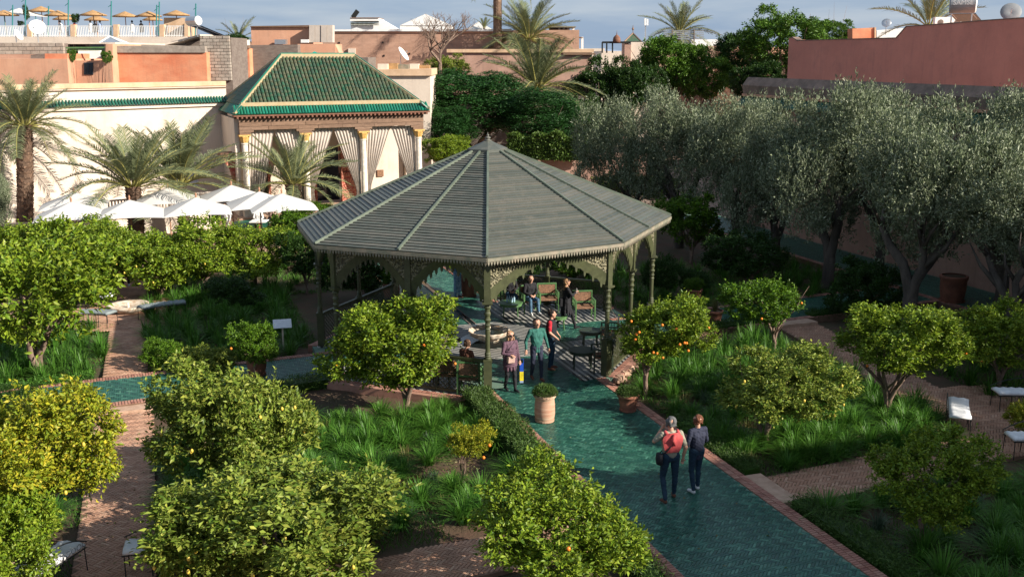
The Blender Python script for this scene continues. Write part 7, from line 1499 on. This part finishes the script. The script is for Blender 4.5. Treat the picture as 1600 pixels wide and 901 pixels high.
def ex6(t, J, k): x = MB(); x.beam((-.06, -.2, .98), (.14, -.2, .96), .08, .24); child(t, 'black_handbag', x, C_['black'], k, False); x = MB(); x.box((.02, .36, 1.32), (.08, .012, .15)); child(t, 'phone', x, C_['white'], k, False)
person(G(884, 514), -PI / 2 + .25, 'long haired woman in a long black coat striding through the pavilion, holding a phone', dict(elR=(.22, .14, 1.2), wrR=(.06, .32, 1.28), elL=(-.22, .14, 1.2), wrL=(-.03, .32, 1.28), knR=(.09, .2, .52), anR=(.09, .3, .10), toR=(.1, .44, .06), knL=(-.09, -.06, .5), anL=(-.09, -.3, .16), toL=(-.1, -.2, .05)), C_['black'], C_['black'], C_['black'], C_['blond'], h=1.70, vox=.0125, hairlen=.27, longcoat=(.55, .2), extras=ex6)
SEAT = dict(pel=(0, 0, .52), belly=(0, .03, .68), chest=(0, .06, .88), neck=(0, .07, 1.04), head=(0, .12, 1.20), shL=(-.18, .06, .99), shR=(.18, .06, .99), elL=(-.24, .12, .74), elR=(.24, .12, .74), wrL=(-.08, .3, .66), wrR=(.08, .3, .66), hpL=(-.095, .02, .50), hpR=(.095, .02, .50), knL=(-.14, .42, .50), knR=(.14, .42, .50), anL=(-.14, .5, .09), anR=(.14, .46, .09))
cq = G(827, 487); person((cq.x, cq.y + .02, 0), PI + .3 + .1, 'man in a black sweater and light jeans seated behind the low green table', SEAT, C_['black'], C_['ljeans'], C_['white'], C_['hairdark'], h=1.75, vox=.0125)
cq = G(797, 479); person((cq.x, cq.y + .02, 0), PI + .25, 'woman in dark top and pale jeans seated looking down at her phone', dict(SEAT, head=(0, .17, 1.17)), C_['black'], C_['ljeans'], C_['white'], C_['hairdark'], h=1.66, vox=.0125, fwd=(0, 1, -.5))
person(G(715, 466), toward + .6, 'visitor in blue striped robes standing on the rear path beside a pot', dict(wrL=(-.24, .1, .95), wrR=(.2, .14, 1.0)), C_['blue'], C_['blue'], C_['brownsh'], C_['hairdark'], h=1.72, vox=.014, longcoat=(.28, .13))
cq = G(727, 602); person((cq.x, cq.y, 0), ROT + .6, 'seated visitor with brown hair behind the left front railing', SEAT, C_['brownsh'], C_['black'], C_['black'], C_['hairbr'], h=1.68, vox=.014)
person(G(197, 447), PI + .1, 'visitor in pale blue shirt half hidden by citrus on the far brick path', {}, C_['sky'], C_['black'], C_['white'], C_['hairdark'], h=1.75, vox=.015)
person(G(338, 372), PI + .3, 'waiter in black walking behind the parasols, nearer the low wall', {}, C_['black'], C_['black'], C_['black'], C_['hairdark'], h=1.75, vox=.016)
person(G(355, 372), PI - .4, 'waiter in pale clothes behind the parasols, beside the waiter in black', {}, C_['white'], C_['white'], C_['black'], C_['hairdark'], h=1.72, vox=.016)
for (px, py, lb_, tp) in ((405, 362, 'diner in a white shirt seated under the rightmost parasol', 'white'), (425, 355, 'diner in a beige top seated beside the diner in white', 'beige')): person(G(px, py), PI + .2, lb_, SEAT, C_[tp], C_['black'], C_['black'], C_['hairbr'], h=1.72, vox=.016)
for i, (px, py) in enumerate(((406, 368), (428, 352))):
    q = G(px, py); t = empty('dining_table', tuple(q), ['dining table in front of the diner in white', 'dining table beside the short palm'][i], 'table', 'dining tables under the parasols'); x = MB(); x.box((0, 0, .73), (.8, .8, .04)); link('tabletop', x.mesh('tabletop', M['white']), t); x = MB(); x.tube([(0, 0, 0), (0, 0, .72)], .04, 6); x.box((0, 0, .02), (.5, .5, .04)); link('pedestal', x.mesh('pedestal', M['redcarved']), t)
# guests on the far roof terrace, a few pixels each
for i, px in enumerate((118, 143, 150, 158, 208, 222, 96)):
    q = AT(px, 57, TY + 1.6); c = [C_['redtee'], C_['white'], C_['black'], C_['sky'], C_['white'], C_['black'], C_['white']][i]; t = empty('person', (q.x, TY + 1.6, zt), ['guest in red behind the rooftop railing', 'guest in white behind the rooftop railing, left of the lone straw umbrella pole', 'guest in black behind the rooftop railing', 'guest in blue behind the rooftop railing', 'guest in white near the middle teal post', 'guest in dark clothes near the middle teal post', 'guest in white beside the second peach pillar'][i], 'person', 'guests on the roof terrace')
    x = MB(); x.tube([(0, 0, .4), (0, 0, .75), (0, 0, 1.05), (0, 0, 1.2)], [.2, .2, .2, .06], 8); x.tube([(-.1, -.2, .45), (.1, -.2, .45)], .1, 6); link('torso', x.mesh('torso', c), t); x = MB(); x.lathe([(.02, -.12), (.09, -.06), (.1, .03), (.02, .12)], 8, (0, 0, 1.33)); link('head', x.mesh('head', C_['hairdark']), t)
